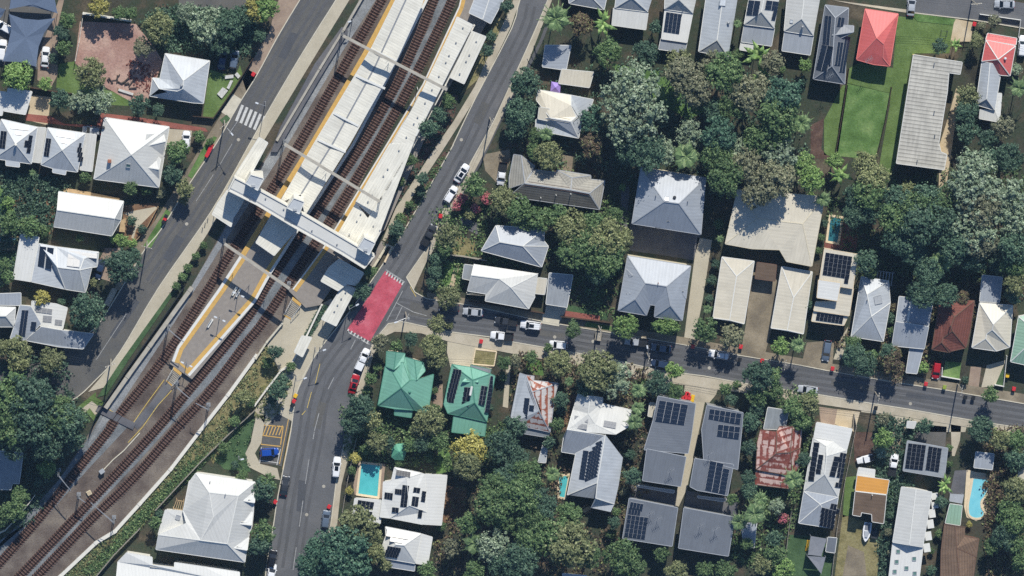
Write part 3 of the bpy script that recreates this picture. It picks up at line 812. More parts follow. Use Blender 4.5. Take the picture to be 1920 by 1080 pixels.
# roads
WR_R = [(668, -60), (630, 0), (562, 108), (495, 222), (467, 272), (397, 395), (297, 540), (225, 660), (180, 712), (132, 752), (60, 768), (-30, 772)]
WR_L = [(-30, 690), (60, 680), (120, 655), (178, 615), (225, 545), (270, 470), (302, 430), (355, 345), (405, 270), (448, 195), (482, 140), (520, 70), (562, 0), (600, -60)]
WRs = smooth_line(WR_R, 4); WLs = smooth_line(WR_L, 4)
area('road', 'old asphalt', WRs+WLs, .05)
SR_L = [(1010, -60), (975, 0), (960, 52), (890, 187), (850, 270), (844, 282), (762, 425), (720, 492), (655, 585), (592, 665), (557, 735), (545, 810), (521, 930), (512, 990), (500, 1060), (495, 1110)]
SR_R = [(590, 1110), (597, 1060), (620, 985), (630, 905), (645, 830), (667, 740), (700, 640), (728, 607), (755, 603), (795, 612), (842, 622), (935, 634), (960, 641), (1082, 662), (1160, 677), (1240, 695), (1320, 705), (1385, 717), (1467, 730), (1535, 740), (1625, 755), (1702, 767), (1815, 787), (1950, 808)]
SR_T = [(1950, 762), (1920, 757), (1765, 730), (1680, 717), (1557, 696), (1502, 685), (1385, 666), (1275, 645), (1185, 630), (1092, 615), (1015, 602), (885, 573), (800, 560), (778, 548), (762, 520), (790, 480), (812, 450), (830, 397), (902, 270), (927, 225), (962, 148), (1000, 65), (1027, 0), (1050, -60)]
area('road', 'asphalt', smooth_line(SR_L, 3)+SR_R+SR_T, .05)
area('road', 'asphalt', [(1700, -30), (1700, 22), (1830, 38), (1960, 60), (1960, 12), (1845, -6), (1772, -20)], .05)
area('car_park', 'old asphalt', [(335, -20), (335, 12), (455, 22), (470, -20)], .05)
area('road_surface_patch', 'red asphalt', [(722, 508), (755, 533), (694, 640), (651, 618)], .072)
# kerbs
KZ = .17
strip('kerb', 'pale concrete', WR_R, .22, 0, KZ, sm=4); strip('kerb', 'pale concrete', WR_L[2:], .22, 0, KZ, sm=4)
strip('kerb', 'pale concrete', SR_L, .22, 0, KZ, sm=3)
strip('kerb', 'pale concrete', SR_R[1:], .2, 0, KZ); strip('kerb', 'pale concrete', SR_T[1:], .2, 0, KZ)
strip('kerb', 'pale concrete', [(1705, 23), (1830, 38), (1960, 60)], .2, 0, KZ)
# footpaths beside the roads
area('footpath', 'pale paving', [(668, -60), (630, 0), (562, 108), (495, 222), (467, 272), (397, 395), (297, 540), (225, 662), (185, 712), (165, 735), (200, 725), (228, 680), (322, 545), (400, 420), (470, 305), (520, 222), (600, 90), (655, 0), (690, -60)], .12)
area('grass_verge', 'deep lawn', [(318, 550), (330, 545), (243, 672), (200, 740), (182, 745), (225, 680)], .14)
area('grass_verge', 'olive lawn', [(180, 745), (200, 757), (176, 790), (160, 770), (143, 765), (180, 735)], .11)
area('footpath', 'footpath concrete', [(155, 765), (172, 752), (192, 768), (178, 778), (168, 765), (150, 785), (140, 780)], .15)
area('footpath', 'brown paving', [(562, 0), (520, 70), (482, 140), (462, 172), (455, 150), (478, 105), (505, 60), (515, 20), (530, -20)], .12)
area('footpath', 'grey brown yard', [(482, 140), (448, 195), (405, 270), (355, 345), (302, 430), (270, 470), (225, 545), (215, 540), (252, 460), (290, 415), (340, 335), (385, 262), (430, 190), (465, 130)], .12)
area('footpath', 'pale concrete', [(415, 210), (437, 176), (454, 187), (432, 222)], .14)
area('grass_verge', 'deep lawn', [(412, 225), (425, 215), (432, 222), (421, 235)], .15)
for q in ([(390, 260), (402, 266), (360, 335), (352, 330)], [(312, 392), (320, 398), (283, 465), (268, 462)], [(388, 283), (400, 255), (407, 258), (380, 305)]): area('grass_verge', 'lawn', q, .15)
area('footpath', 'footpath concrete', [(1027, 0), (962, 148), (927, 225), (902, 270), (830, 397), (812, 450), (790, 480), (762, 520), (775, 545), (800, 490), (822, 455), (850, 395), (918, 268), (945, 210), (985, 130), (1035, 0)], .12)
area('footpath', 'footpath concrete', [(952, 25), (890, 162), (850, 228), (812, 282), (780, 332), (742, 390), (717, 450), (728, 455), (757, 395), (795, 335), (828, 285), (862, 232), (900, 170), (958, 50), (975, 0), (962, 0)], .12)
area('planting_bed', 'mulch', [(846, 280), (764, 425), (728, 480), (717, 460), (745, 415), (800, 335), (832, 285)], .13)
area('planting_bed', 'mulch', [(842, 180), (860, 178), (850, 225), (810, 282), (740, 388), (720, 400), (735, 370), (800, 255)], .11)
area('planting_bed', 'dry grass', [(930, 30), (945, 40), (895, 150), (862, 180), (870, 165), (905, 90)], .11)
area('footpath', 'footpath concrete', [(729, 607), (755, 603), (795, 612), (842, 622), (960, 641), (1082, 662), (1240, 695), (1385, 717), (1535, 740), (1702, 767), (1960, 810), (1960, 825), (1700, 782), (1530, 757), (1380, 735), (1230, 715), (1075, 684), (955, 662), (840, 640), (790, 625), (740, 622), (718, 632), (700, 665), (680, 740), (655, 850), (640, 910), (632, 985), (620, 1060), (597, 1060), (620, 985), (630, 905), (645, 830), (667, 740), (700, 640)], .12)
area('footpath', 'grey brown yard', [(800, 560), (885, 573), (1015, 602), (1092, 615), (1275, 645), (1385, 666), (1502, 685), (1557, 696), (1680, 717), (1765, 730), (1960, 763), (1960, 745), (1770, 715), (1560, 682), (1390, 652), (1280, 632), (1100, 602), (1020, 590), (890, 562), (800, 548)], .12)
area('grass_verge', 'lawn', [(1095, 612), (1145, 620), (1148, 612), (1100, 603)], .14)
area('footpath', 'footpath concrete', [(1560, 0), (1600, 8), (1700, 24), (1700, 18)], .10)
# yards
area('lawn', 'lawn', [(1586, 155), (1670, 175), (1650, 262), (1640, 300), (1568, 292), (1572, 240)], .03)
area('lawn', 'olive lawn', [(1683, 30), (1790, 45), (1780, 100), (1715, 100), (1682, 300), (1660, 345), (1645, 330), (1668, 200)], .035)
area('lawn', 'olive lawn', [(1592, 128), (1612, 118), (1676, 128), (1672, 176), (1586, 156)], .03)
area('lawn', 'olive lawn', [(1545, 225), (1580, 160), (1590, 160), (1570, 295), (1545, 290)], .03)
area('grass_verge', 'lawn', [(1705, 22), (1792, 36), (1786, 47), (1720, 40)], .13)
area('lawn', 'lawn', [(1150, 120), (1250, 135), (1340, 200), (1290, 225), (1225, 185), (1160, 150)], .02)
area('driveway', 'tan paving', [(1790, 35), (1825, 42), (1820, 78), (1782, 78)], .06)
area('driveway', 'tan paving', [(1793, 165), (1800, 172), (1775, 345), (1760, 358), (1762, 270), (1778, 220)], .05)
area('dirt_patch', 'mulch', [(1520, 235), (1545, 222), (1540, 280), (1560, 300), (1520, 295)], .03)
area('dirt_yard', 'red dirt', [(150, 40), (255, 45), (290, 90), (305, 115), (283, 180), (262, 200), (200, 165), (140, 118)], .04)
area('grass_patch', 'olive lawn', [(110, 120), (140, 115), (160, 160), (240, 178), (275, 185), (262, 200), (180, 195), (105, 165)], .03)
area('paved_yard', 'brown paving', [(88, 60), (110, 0), (120, 0), (108, 50), (108, 140), (95, 165), (70, 150), (72, 100)], .03)
area('paved_yard', 'old asphalt', [(-20, -20), (98, -20), (104, 40), (96, 130), (60, 130), (-20, 120)], .025)
area('driveway', 'tan paving', [(58, 178), (95, 182), (90, 235), (50, 225)], .04)
area('brick_path', 'red paving', [(48, 213), (95, 218), (120, 232), (180, 235), (190, 212), (260, 220), (385, 240), (390, 247), (300, 240), (180, 242), (48, 226)], .05)
area('driveway', 'footpath concrete', [(318, 240), (360, 245), (356, 275), (312, 272)], .05)
area('lawn', 'olive lawn', [(393, 130), (440, 145), (450, 122), (455, 140), (400, 225), (380, 218)], .03)
area('dirt_yard', 'brown dirt', [(20, 370), (60, 350), (95, 365), (108, 420), (95, 440), (40, 410), (15, 400)], .03)
area('lawn', 'olive lawn', [(52, 372), (75, 362), (72, 400), (55, 398)], .045)
area('grass_patch', 'lawn', [(-20, 350), (35, 345), (18, 380), (20, 400), (-20, 420)], .035)
area('dirt_yard', 'brown dirt', [(230, 385), (300, 380), (285, 430), (250, 470), (232, 440)], .025)
area('driveway', 'brown paving', [(197, 465), (225, 465), (232, 480), (215, 530), (180, 520), (185, 490)], .04)
area('timber_deck', 'pale timber', [(120, 352), (165, 360), (225, 372), (220, 380), (118, 362)], .5, skirt=.5)
area('pool_deck', 'pale timber', [(-20, 445), (0, 455), (35, 455), (35, 470), (-20, 470)], .08)
area('lawn', 'lawn', [(-20, 480), (30, 475), (25, 500), (-20, 510)], .03)
area('driveway', 'footpath concrete', [(210, 540), (222, 540), (205, 575), (195, 570)], .02)
# station surrounds
area('plaza', 'pale paving', [(566, 560), (600, 572), (620, 560), (650, 580), (592, 665), (557, 735), (548, 790), (520, 775), (500, 800), (478, 770), (525, 700), (500, 645), (530, 600)], .10)
area('planting_bed', 'deep lawn', [(600, 572), (615, 573), (583, 630), (570, 630)], .14)
area('planting_bed', 'dry grass', [(480, 672), (498, 645), (524, 700), (540, 690), (552, 700), (530, 760), (505, 790), (478, 780), (452, 790), (400, 870), (370, 812)], .09)
area('path', 'pale paving', [(480, 780), (498, 778), (490, 830), (478, 850), (488, 870), (520, 878), (525, 900), (505, 895), (465, 875), (460, 850), (470, 830)], .10)
area('car_park', 'old asphalt', [(498, 775), (545, 782), (528, 875), (520, 872), (486, 868)], .06)
area('lawn', 'deep lawn', [(430, 810), (470, 775), (478, 790), (462, 845), (470, 885), (420, 880), (395, 850)], .07)
area('grass_patch', 'dry grass', [(432, 812), (372, 812), (215, 998), (182, 1018), (112, 1082), (182, 1082), (262, 994), (292, 958)], .06)
# railway corridor
area('ballast', 'ballast brown', [(690, -40), (655, 40), (560, 190), (495, 300), (430, 410), (357, 540), (282, 645), (200, 762), (110, 900), (35, 985), (-40, 1055), (-40, 1120), (90, 1120), (180, 1020), (215, 998), (372, 812), (480, 670), (505, 640), (540, 590), (580, 530), (760, 180), (880, -40)], .04)
area('ballast', 'ballast grey', [(700, -40), (730, -40), (640, 100), (540, 270), (430, 440), (330, 600), (215, 775), (165, 835), (178, 805), (282, 645), (357, 540), (495, 305), (655, 40)], .06)
area('ballast', 'ballast blue', [(845, -40), (838, 5), (795, 95), (755, 165), (700, 265), (560, 490), (510, 565), (430, 680), (340, 775), (265, 860), (165, 965), (60, 1085), (45, 1085), (140, 985), (225, 890), (310, 800), (400, 690), (490, 565), (620, 377), (690, 270), (765, 130), (810, 40), (825, -40)], .06)
area('ballast', 'ballast blue', [(222, 785), (240, 800), (165, 880), (95, 960), (-20, 1075), (-40, 1075), (-40, 1060), (80, 955), (150, 870)], .055)
area('ballast', 'ballast blue', [(172, 812), (110, 900), (30, 988), (-40, 1060), (-40, 1040), (65, 970), (135, 885), (200, 800), (190, 775)], .055)
TRK = [[(740, -40), (716, 0), (632, 147), (562, 268), (495, 378), (422, 490), (392, 540), (307, 672), (222, 780), (200, 812), (140, 887), (75, 970), (0, 1055), (-40, 1100)],
       [(830, -40), (812, 5), (780, 80), (744, 157), (682, 266), (605, 380), (555, 455), (502, 533), (474, 582), (430, 640), (360, 725), (291, 808), (207, 900), (130, 982), (37, 1080), (0, 1118)],
       [(863, -40), (843, 10), (815, 68), (788, 122), (752, 192), (708, 268), (640, 382), (590, 457), (527, 553), (487, 612), (460, 645), (390, 738), (327, 808), (250, 897), (165, 980), (70, 1080), (30, 1120)]]
def resample(P, step):
    out = [P[0]]; acc = 0.0
    for a, b in zip(P, P[1:]):
        d = (b-a).length; t = step-acc
        while t <= d:
            out.append(a.lerp(b, t/d)); t += step
        acc = d-(t-step)
    return out
SLM = MB(); SLM.box((0, 0, 0), (.24, 2.15, .16)); SLME = SLM.mesh('sleeper'); SLME.materials.append(M('sleeper'))
for ti, T in enumerate(TRK):
    P = [W(x, y, .2) for x, y in smooth_line(T, 6)]
    area('track_bed', 'track bed', [((lambda q: (q[0], q[1]))(p)) for p in []] or
         [(a, b) for a, b in [(x-7.4, y-3.5) for x, y in smooth_line(T, 3)]]+[(x+7.4, y+3.5) for x, y in reversed(smooth_line(T, 3))], .075+.004*ti, skirt=.03)
    root = empty('railway_track', (P[len(P)//2].x, P[len(P)//2].y, 0), ['railway track along the west face of the island platform', 'railway track along the east face of the island platform', 'railway track along the side platform nearest the street'][ti], 'railway track', 'railway tracks')
    S = resample(P, .66); vis = [i for i, p in enumerate(S[:-1])]
    n0 = max(0, len(S)//2-20); keep = set(range(len(S)-112, len(S)-12)); rest = MB()
    for i in vis:
        d = S[i+1]-S[i]; a = math.atan2(d.y, d.x)
        if i in keep:
            o = bpy.data.objects.new('sleeper', SLME); link(o, root); o.location = Vector((S[i].x, S[i].y, .15))-root.location; o.rotation_euler = (0, 0, a)
        else: rest.box((S[i].x, S[i].y, .15), (.24, 2.15, .16), a)
    r = rest.build('sleeper', 'sleeper', root); r['kind'] = 'stuff'
    for s in (-.57, .57):
        m = MB()
        for a, b in zip(P, P[1:]):
            d = (b-a).normalized(); nn = Vector((-d.y, d.x, 0))*s; up = Vector((0, 0, .13))
            m.beam(a+nn+up, b+nn+up, .09, .17)
        m.build('rail', 'rail rust', root)
# rail corridor walls
def wall(label, pts, h, wd, mat, cat='wall'):
    return fence(label, pts, h, wd, mat, 'retaining_wall', cat, post=400)
wall('pale concrete cable trough wall running between the tracks and the weedy bank', [(480, 668), (428, 740), (372, 812), (320, 880), (262, 945), (215, 997), (180, 1018), (112, 1082)], .7, .75, 'wall white')
wall('grey concrete wall beside the west track below the footpath', [(357, 543), (282, 647), (240, 705), (200, 762)], 1.2, .9, 'concrete')
wall('long grey concrete wall between the west road and the track at the top of the photo', [(700, -40), (645, 55), (600, 128), (520, 262)], 1.3, .5, 'concrete')
area('access_path', 'dark concrete yard', [(590, 120), (640, 52), (652, 52), (652, 62), (610, 130), (545, 240), (520, 285), (508, 285), (525, 240)], .9, skirt=.9)
fence('dark mesh fence along the footpath above the west track', [(345, 540), (300, 606), (240, 690), (180, 780), (168, 812)], 1.8, .06, 'steel dark', post=3)
fence('grey timber fence between the weedy bank and the street lawn', [(478, 770), (432, 812), (375, 868), (292, 957)], 1.8, .1, 'grey plank', post=2.4)
fence('grey timber fence on the bank above the large white roofed hall', [(262, 992), (215, 1040), (180, 1082)], 1.8, .1, 'grey plank', post=2.4)
fence('stepped white fence between the tracks and the houses at the lower west edge', [(65, 930), (38, 965), (10, 995), (-30, 1015)], 1.8, .1, 'wall white', post=2.4)
wall('curved white wall between the plaza and the weedy slope', [(603, 572), (575, 630), (545, 685), (527, 695), (500, 730), (478, 760)], 1.0, .35, 'wall white')
wall('white wall along the south west side of the station plaza', [(529, 607), (500, 642), (480, 672)], 1.0, .35, 'pale concrete')
# white markings
tile(1, 2)
A = lambda s: [(p[0], p[1]) for p in Q(s)]
def seg(s):
    L = A(s); return [(L[i], L[i+1]) for i in range(0, len(L), 2)]
mark('centre_line', 'worn white paint', seg('745 390,710 460, 585 670,540 760, 472 940,437 1075'), .16)
tile(1, 3)
mark('centre_line', 'worn white paint', seg('437 0,428 55,398 205,370 388,352 515,325 710,302 865,278 1035'), .16)
tile(0, 1)
mark('centre_line', 'worn white paint', seg('1740 0,1640 170,1600 230,1470 430'), .13)
tile(0, 2)
mark('centre_line', 'worn white paint', seg('950 190,720 540'), .13)
tile()
mark('centre_line', 'worn white paint', [((505, 75), (470, 130)), ((447, 225), (430, 250))], .12)
mark('pedestrian_crossing', 'white paint', [((455+i*8.4-(0), 197+i*4.2-0), (443+i*8.4, 227+i*4.0)) for i in range(7)], .62)
mark('give_way_line', 'worn white paint', [((724, 506), (759, 529)), ((650, 621), (693, 646))], .26)
mark('give_way_teeth', 'white paint', [((727+i*4.9, 509+i*3.2), (724+i*4.9, 515+i*3.2)) for i in range(7)]+[((654+i*6.1, 617+i*3.6), (651+i*6.1, 623+i*3.6)) for i in range(7)], .3)
mark('kerb_line', 'worn white paint', [((743, 568), (725, 602)), ((754, 575), (742, 600)), ((755, 545), (742, 570)), ((743, 568), (775, 585)), ((775, 585), (800, 592))], .16)
mark('no_stopping_line', 'pale yellow paint', [((790, 482), (772, 520)), ((772, 520), (770, 540)), ((770, 540), (780, 556)), ((600, 682), (591, 720)), ((584, 735), (576, 765)), ((573, 770), (566, 778))], .13)
# parking bay
bay = [(501, 782), (543, 788)]
mark('bay_line', 'white paint', [((487, 863), (522, 868)), ((487, 868), (490, 838)), ((526, 842), (519, 872))], .16)
mark('bay_hatching', 'yellow paint', [((494, 797), (531, 800)), ((490, 816), (528, 821)), ((494, 797), (489, 832)), ((531, 800), (526, 834)), ((489, 833), (526, 837))]+[((493+i*6, 816), (500+i*6, 798)) for i in range(6)], .22)
mark('kerb_line', 'yellow paint', [((548, 790), (530, 880)), ((541, 785), (524, 870))], .16)

# wear on the roads: reinstated patches, joints, manholes
for i, (p, mt) in enumerate((([(598, 752), (612, 757), (600, 805), (586, 800)], 'old asphalt'), ([(560, 900), (575, 902), (570, 960), (556, 958)], 'patch asphalt'), ([(862, 300), (880, 308), (858, 350), (842, 342)], 'patch asphalt'), ([(905, 190), (918, 196), (900, 235), (888, 228)], 'old asphalt'), ([(1010, 618), (1060, 626), (1058, 636), (1008, 628)], 'old asphalt'), ([(1300, 672), (1385, 686), (1383, 696), (1298, 682)], 'patch asphalt'), ([(1560, 712), (1640, 724), (1638, 734), (1558, 722)], 'old asphalt'), ([(1700, 735), (1790, 748), (1788, 756), (1698, 744)], 'patch asphalt'), ([(545, 60), (560, 64), (535, 112), (522, 106)], 'patch asphalt'), ([(330, 440), (346, 448), (320, 492), (306, 484)], 'patch asphalt'), ([(250, 560), (262, 566), (215, 635), (205, 628)], 'patch asphalt'), ([(735, 440), (748, 446), (735, 470), (723, 464)], 'patch asphalt'), ([(770, 565), (830, 585), (828, 600), (766, 590)], 'old asphalt'))): area('road_patch', mt, p, .0695, skirt=.03)
mark('road_joint', 'steel dark', [((575, 790), (548, 930)), ((548, 930), (535, 1010)), ((612, 700), (600, 760)), ((790, 440), (765, 490)), ((880, 250), (862, 288)), ((1080, 640), (1160, 652)), ((1400, 690), (1500, 706)), ((1660, 735), (1740, 745)), ((520, 170), (500, 205)), ((420, 320), (392, 362)), ((300, 500), (280, 532))], .05, .076)
for x, y in ((607, 912), (575, 965), (1112, 640), (1707, 757), (1330, 690), (447, 262), (350, 420), (865, 262), (745, 478), (1040, 632)):
    p = W(x, y, .07); m = MB(); m.lathe((p.x, p.y, .03), [(.38, 0), (.38, .045), (.34, .05)], 14); tag(m.build('manhole_cover', 'concrete'), kind='structure')
# ------------------------------------------------------------------ railway station
tile()
STG = 'station buildings and canopies'
def thing(name, pts, label, cat, group=None):
    c = sum((W(p[0], p[1], 0) for p in pts), Vector())/len(pts); return empty(name, (c.x, c.y, 0), label, cat, group)
# island platform
ISL = [(733, 0), (680, 100), (580, 270), (517, 370), (452, 475), (410, 540), (332, 650)]
ISR = [(360, 711), (480, 566), (508, 515), (577, 407), (665, 272), (716, 174), (778, 50), (803, 0), (820, -40)]
r = thing('island_platform', [(560, 350)], 'long grey island platform edged with yellow lines between two tracks', 'platform', 'station platforms')
slab(r, 'deck', 'platform grey', [(752, -40)]+ISL+[(318, 682)]+ISR, 0, 1.05)
def offs(L, d):
    out = []
    for i in range(len(L)):
        a = Vector(L[max(0, i-1)][:2]); b = Vector(L[min(len(L)-1, i+1)][:2]); t = (b-a).normalized(); out.append((L[i][0]-t.y*d, L[i][1]+t.x*d))
    return out
def pline(root, nm, mat, L, wd, z): 
    m = MB(); P = [W(x, y, z) for x, y in L]
    for a, b in zip(P, P[1:]): line_mb(m, [a, b], wd, z-.03, z)
    m.build(nm, mat, root)
IL = [(752, -40)]+ISL+[(322, 677)]; IR = [(356, 706)]+ISR[1:]
pline(r, 'coping', 'trim white', offs(IL, -3)[5:], .62, 1.085); pline(r, 'coping', 'trim white', offs(IR, -3), .62, 1.085)
pline(r, 'tactile_strip', 'yellow paint', offs(IL, -4.6)[:6], 1.15, 1.08); pline(r, 'tactile_strip', 'yellow paint', offs(IL, -9)[5:], 1.0, 1.083); pline(r, 'tactile_strip', 'yellow paint', offs(IR, -9), 1.0, 1.08)
pline(r, 'tactile_strip', 'yellow paint', [(331, 675), (357, 698)], .5, 1.083)
LMK.append(('island platform end', 340, 690))
# side platform
SPL = [(872, -40), (860, 12), (792, 158), (722, 274), (605, 465), (548, 542)]
r = thing('side_platform', [(700, 320)], 'grey side platform along the street edge with one yellow line', 'platform', 'station platforms')
slab(r, 'deck', 'platform grey', SPL+[(537, 541), (573, 577), (600, 572), (650, 500), (722, 430), (830, 185), (915, 40), (935, -40)], 0, 1.05)
pline(r, 'coping', 'trim white', offs(SPL, -1.4), .3, 1.085); pline(r, 'tactile_strip', 'yellow paint', offs(SPL, -5.4), 1.05, 1.08)
# canopies
def canopy(label, pieces, lm=None, walls=None, name='platform_canopy', sheet='station sheet'):
    H = house(name, lm or 'x', label, [(p[0] if len(p) == 6 else 'roof', sheet, *p[-4:]) for p in pieces], cat='canopy', trim='trim white', group=STG, open_sides=True, lmk=bool(lm))
    return H
c1 = canopy('long white butterfly canopy with a central gutter on the island platform', [(5.0, 5.35, '752 -20 1,770 -20 0,702 127 0,625 267 0,565 363 0,526 378 1,590 268 1,697 90 1,790 10 1,742 115 1,717 160 1,655 270 1,572 402 1,800 -20 1', '01234567 1d89abc432')], lm='island platform canopy')
m = MB(); gl = [W(x, y, 5.02) for x, y in [(770, -20), (702, 127), (625, 267), (565, 363)]]
for a, b in zip(gl, gl[1:]): m.beam(a, b, .35, .1)
m.build('valley_gutter', 'steel galvanised', c1.root)
m = MB()
for a, b in (((695, 92), (742, 114)), ((668, 142), (722, 166)), ((626, 212), (672, 236)), ((596, 262), (648, 285))):
    p, q = W(*a, 5.42), W(*b, 5.42); m.beam(p, q, .5, .12)
m.build('roof_rib', 'trim white', c1.root)
c2 = canopy('white side platform canopy dotted with small roof vents', [(5.0, 5.3, '857 32 0,886 47 1,830 157 1,780 255 1,775 270 1,722 365 1,690 409 1,717 424 1,714 433 1,704 452 1,690 478 1,632 440 0,667 380 0,731 270 0,737 268 0,790 172 0', '0123ef 34de 4567cd 6789abc')], lm='side platform canopy')
for (x, y) in [(868, 52), (855, 80), (842, 104), (836, 117), (823, 143), (810, 168), (797, 193), (783, 220), (776, 232), (762, 257), (748, 282), (727, 317), (719, 330), (698, 366), (690, 378), (676, 402), (669, 415), (655, 440), (712, 432), (700, 424)]:
    p = W(x, y, 5.15); m = MB(); m.lathe(p, [(.14, -.1), (.14, .15), (.2, .17), (.2, .24)], 8); m.build('roof_vent', 'steel galvanised', c2.root)
c3 = canopy('narrow white roof beside the side platform canopy at its street edge', [(4.2, 4.4, '885 59 1,911 69 1,870 157 0,844 145 0', '0123')], lm='narrow white station roof')
for (x, y) in [(893, 78), (880, 103), (874, 115), (862, 138)]:
    p = W(x, y, 4.3); m = MB(); m.lathe(p, [(.14, -.1), (.14, .15), (.2, .17), (.2, .24)], 8); m.build('roof_vent', 'steel galvanised', c3.root)
house('station_building', 'grey station roof', 'pale grey gabled station building at the top beside the street', [('roof', 'pale grey metal', 3.8, 4.6, '897 -20,922 -16 1,950 -12,920 44,905 36 1,880 24', '0145 1234')], cat='station building', group=STG, wall='wall grey')
c4 = canopy('short white canopy south of the footbridge on the island platform', [(4.6, 4.8, '530 392,578 420,560 425,514 479 1,480 455 1,510 402', '012345')], lm='short island canopy')
# west entrance roofs
c5 = canopy('narrow white entrance roof along the west footpath leading to the footbridge', [(4.6, 4.7, '486 258,502 268,475 318,462 345,455 358,428 352,440 330', '0123456')], lm='west entrance roof')
c6 = canopy('white stair roof under the west end of the footbridge beside the road', [(4.4, 4.55, '427 356,458 372,446 395,437 408,433 425,398 402,408 382', '0123456')], lm='west stair roof')
c7 = canopy('white ticket hall roof south of the footbridge beside the street', [(4.4, 4.6, '636 486,682 512,668 535,650 532,634 545,602 527,617 502', '0123456')], lm='ticket hall roof')
c8 = canopy('long white walkway roof leading south from the station beside the footpath', [(3.6, 3.8, '645 533,667 541,630 611 1,603 598 1', '0123')], lm='walkway roof')
for (x, y) in [(648, 548), (640, 560), (633, 572), (627, 584)]:
    p = W(x, y, 3.75); m = MB(); m.lathe(p, [(.14, -.1), (.14, .12), (.2, .14), (.2, .2)], 8); m.build('roof_vent', 'steel galvanised', c8.root)
c9 = canopy('small white shelter roof on the plaza beside the curved wall', [(2.9, 3.0, '566 630,584 633,567 669,552 660', '0123')], lm='plaza shelter')
# footbridge
r = thing('footbridge', [(560, 410)], 'white roofed footbridge crossing the railway tracks with two lift towers', 'footbridge', None); LMK.append(('footbridge', 560, 415))
Z0, Z1 = 6.3, 10.0
N = [(440, 333), (487, 357), (570, 403), (670, 462), (702, 480)]; S = [(428, 357), (480, 383), (555, 428), (640, 476), (683, 503)]
slab(r, 'roof', 'white metal', N+S[::-1], Z1-.25, Z1)
m = MB()
for L in (N, S):
    P = [W(x, y, Z1) for x, y in L]
    for a, b in zip(P, P[1:]): line_mb(m, [a, b], .25, Z0, Z1+.28)
for a, b in ((N[0], S[0]), (N[-1], S[-1])): line_mb(m, [W(*a, Z1), W(*b, Z1)], .25, Z0, Z1+.28)
m.build('side_wall', 'wall white', r)
m = MB(); m.prism([W(x, y, Z1)[:2] for x, y in N+S[::-1]], Z0-.4, Z0); 
m.build('deck', 'concrete', r)
pl = [(x+4, y-4.5) for x, y in S]; P = [W(x, y, Z1+.06) for x, y in pl]; m = MB()
for a, b in zip(P, P[1:]): line_mb(m, [a, b], .22, Z1-.02, Z1+.10)
m.build('roof_gutter', 'trim grey', r)
for x, y in [(498, 372), (532, 392), (585, 432), (632, 458)]:
    p = W(x, y, Z1); k = MB(); k.lathe(p, [(.15, 0), (.15, .25), (.2, .3)], 8); k.build('roof_vent', 'steel galvanised', r)
for x, y in [(470, 372), (520, 400), (575, 435), (640, 472), (690, 495)]:
    p = W(x, y, Z1); k = MB(); k.box((p.x-.3, p.y+1.4, Z0/2), (.5, .5, Z0)); k.build('pier', 'concrete', r)
def lift_tower(label, pts, zt=12.6):
    r = thing('lift_tower', pts, label, 'lift tower', 'lift towers of the footbridge'); P = [W(x, y, zt) for x, y in pts]
    m = MB(); m.prism([p[:2] for p in P], 0, zt-.35); m.build('tower_wall', 'wall white', r)
    c = sum(P, Vector())/4; m = MB(); m.prism([(c+(p-c)*1.05)[:2] for p in P], zt-.35, zt-.2); 
    Pi = [c+(p-c)*1.02 for p in P]
    m.build('roof', 'pale grey metal', r); k = MB()
    for a, b in zip(Pi, Pi[1:]+Pi[:1]): line_mb(k, [a, b], .14, zt-.2, zt)
    k.build('parapet', 'trim white', r); k = MB(); k.box((c.x-.2, c.y-.9, zt+.05), (.8, .5, .5)); k.build('hatch', 'trim grey', r)
lift_tower('white lift tower near the west road end of the footbridge', [(470, 328), (494, 335), (483, 357), (461, 344)])
lift_tower('white lift tower over the island platform beside the footbridge', [(551, 372), (570, 379), (561, 401), (538, 390)])
lift_tower('white lift tower at the street end of the footbridge', [(683, 446), (703, 456), (692, 478), (671, 465)])
# stair well beside side platform
def stairs(label, base, pts, z0, z1, n, mat='dark timber'):
    a0, b0, b1, a1 = [Vector(W(x, y, 0)) for x, y in pts]; r = thing('stair', pts, label, 'stairs', 'stairs at the platforms')
    m = MB()
    for i in range(n):
        t0, t1 = i/n, (i+.82)/n; z = z0+(z1-z0)*(n-i)/n
        q = [a0.lerp(a1, t0), b0.lerp(b1, t0), b0.lerp(b1, t1), a0.lerp(a1, t1)]
        m.prism([p[:2] for p in q], z-.06, z)
    m.build('tread', 'grey plank', r)
    for k0, k1 in ((a0, a1), (b0, b1)):
        k = MB(); k.beam(k0+Vector((0, 0, z1+.95)), k1+Vector((0, 0, z0+.95)), .09, .09)
        for i in range(5): p = k0.lerp(k1, i/4); k.tube((p.x, p.y, 0), (p.x, p.y, z1+(z0-z1)*i/4+.95), .035)
        k.build('handrail', 'trim white', r)
    for t in (.02, .98):
        k = MB(); q = [a0.lerp(a1, t), b0.lerp(b1, t)]; d = (a1-a0).normalized()*.35; z = z1+(z0-z1)*t+.03
        k.prism([(q[0]-d)[:2], (q[1]-d)[:2], (q[1]+d)[:2], (q[0]+d)[:2]], z-.03, z); k.build('warning_strip', 'yellow paint', r)
stairs('steel stairs with yellow warning strips beside the plaza wall', None, [(548, 557), (564, 570), (546, 597), (532, 589)], .1, 1.1, 10)
stairs('steps leading down from the end of the island platform to the path', None, [(325, 688), (340, 700), (323, 722), (312, 712)], .1, 1.0, 8)
strip('path', 'dark concrete yard', [(318, 718), (285, 765), (252, 800)], 1.9, .02, .12)
strip('path', 'dark concrete yard', [(252, 800), (182, 765)], 1.6, .02, .30)
strip('path_edge_line', 'pale yellow paint', [(308, 712), (275, 757), (247, 797), (205, 768)], .14, .1, .135)
strip('path_edge_line', 'pale yellow paint', [(322, 732), (296, 760), (268, 800), (240, 830)], .14, .1, .135)
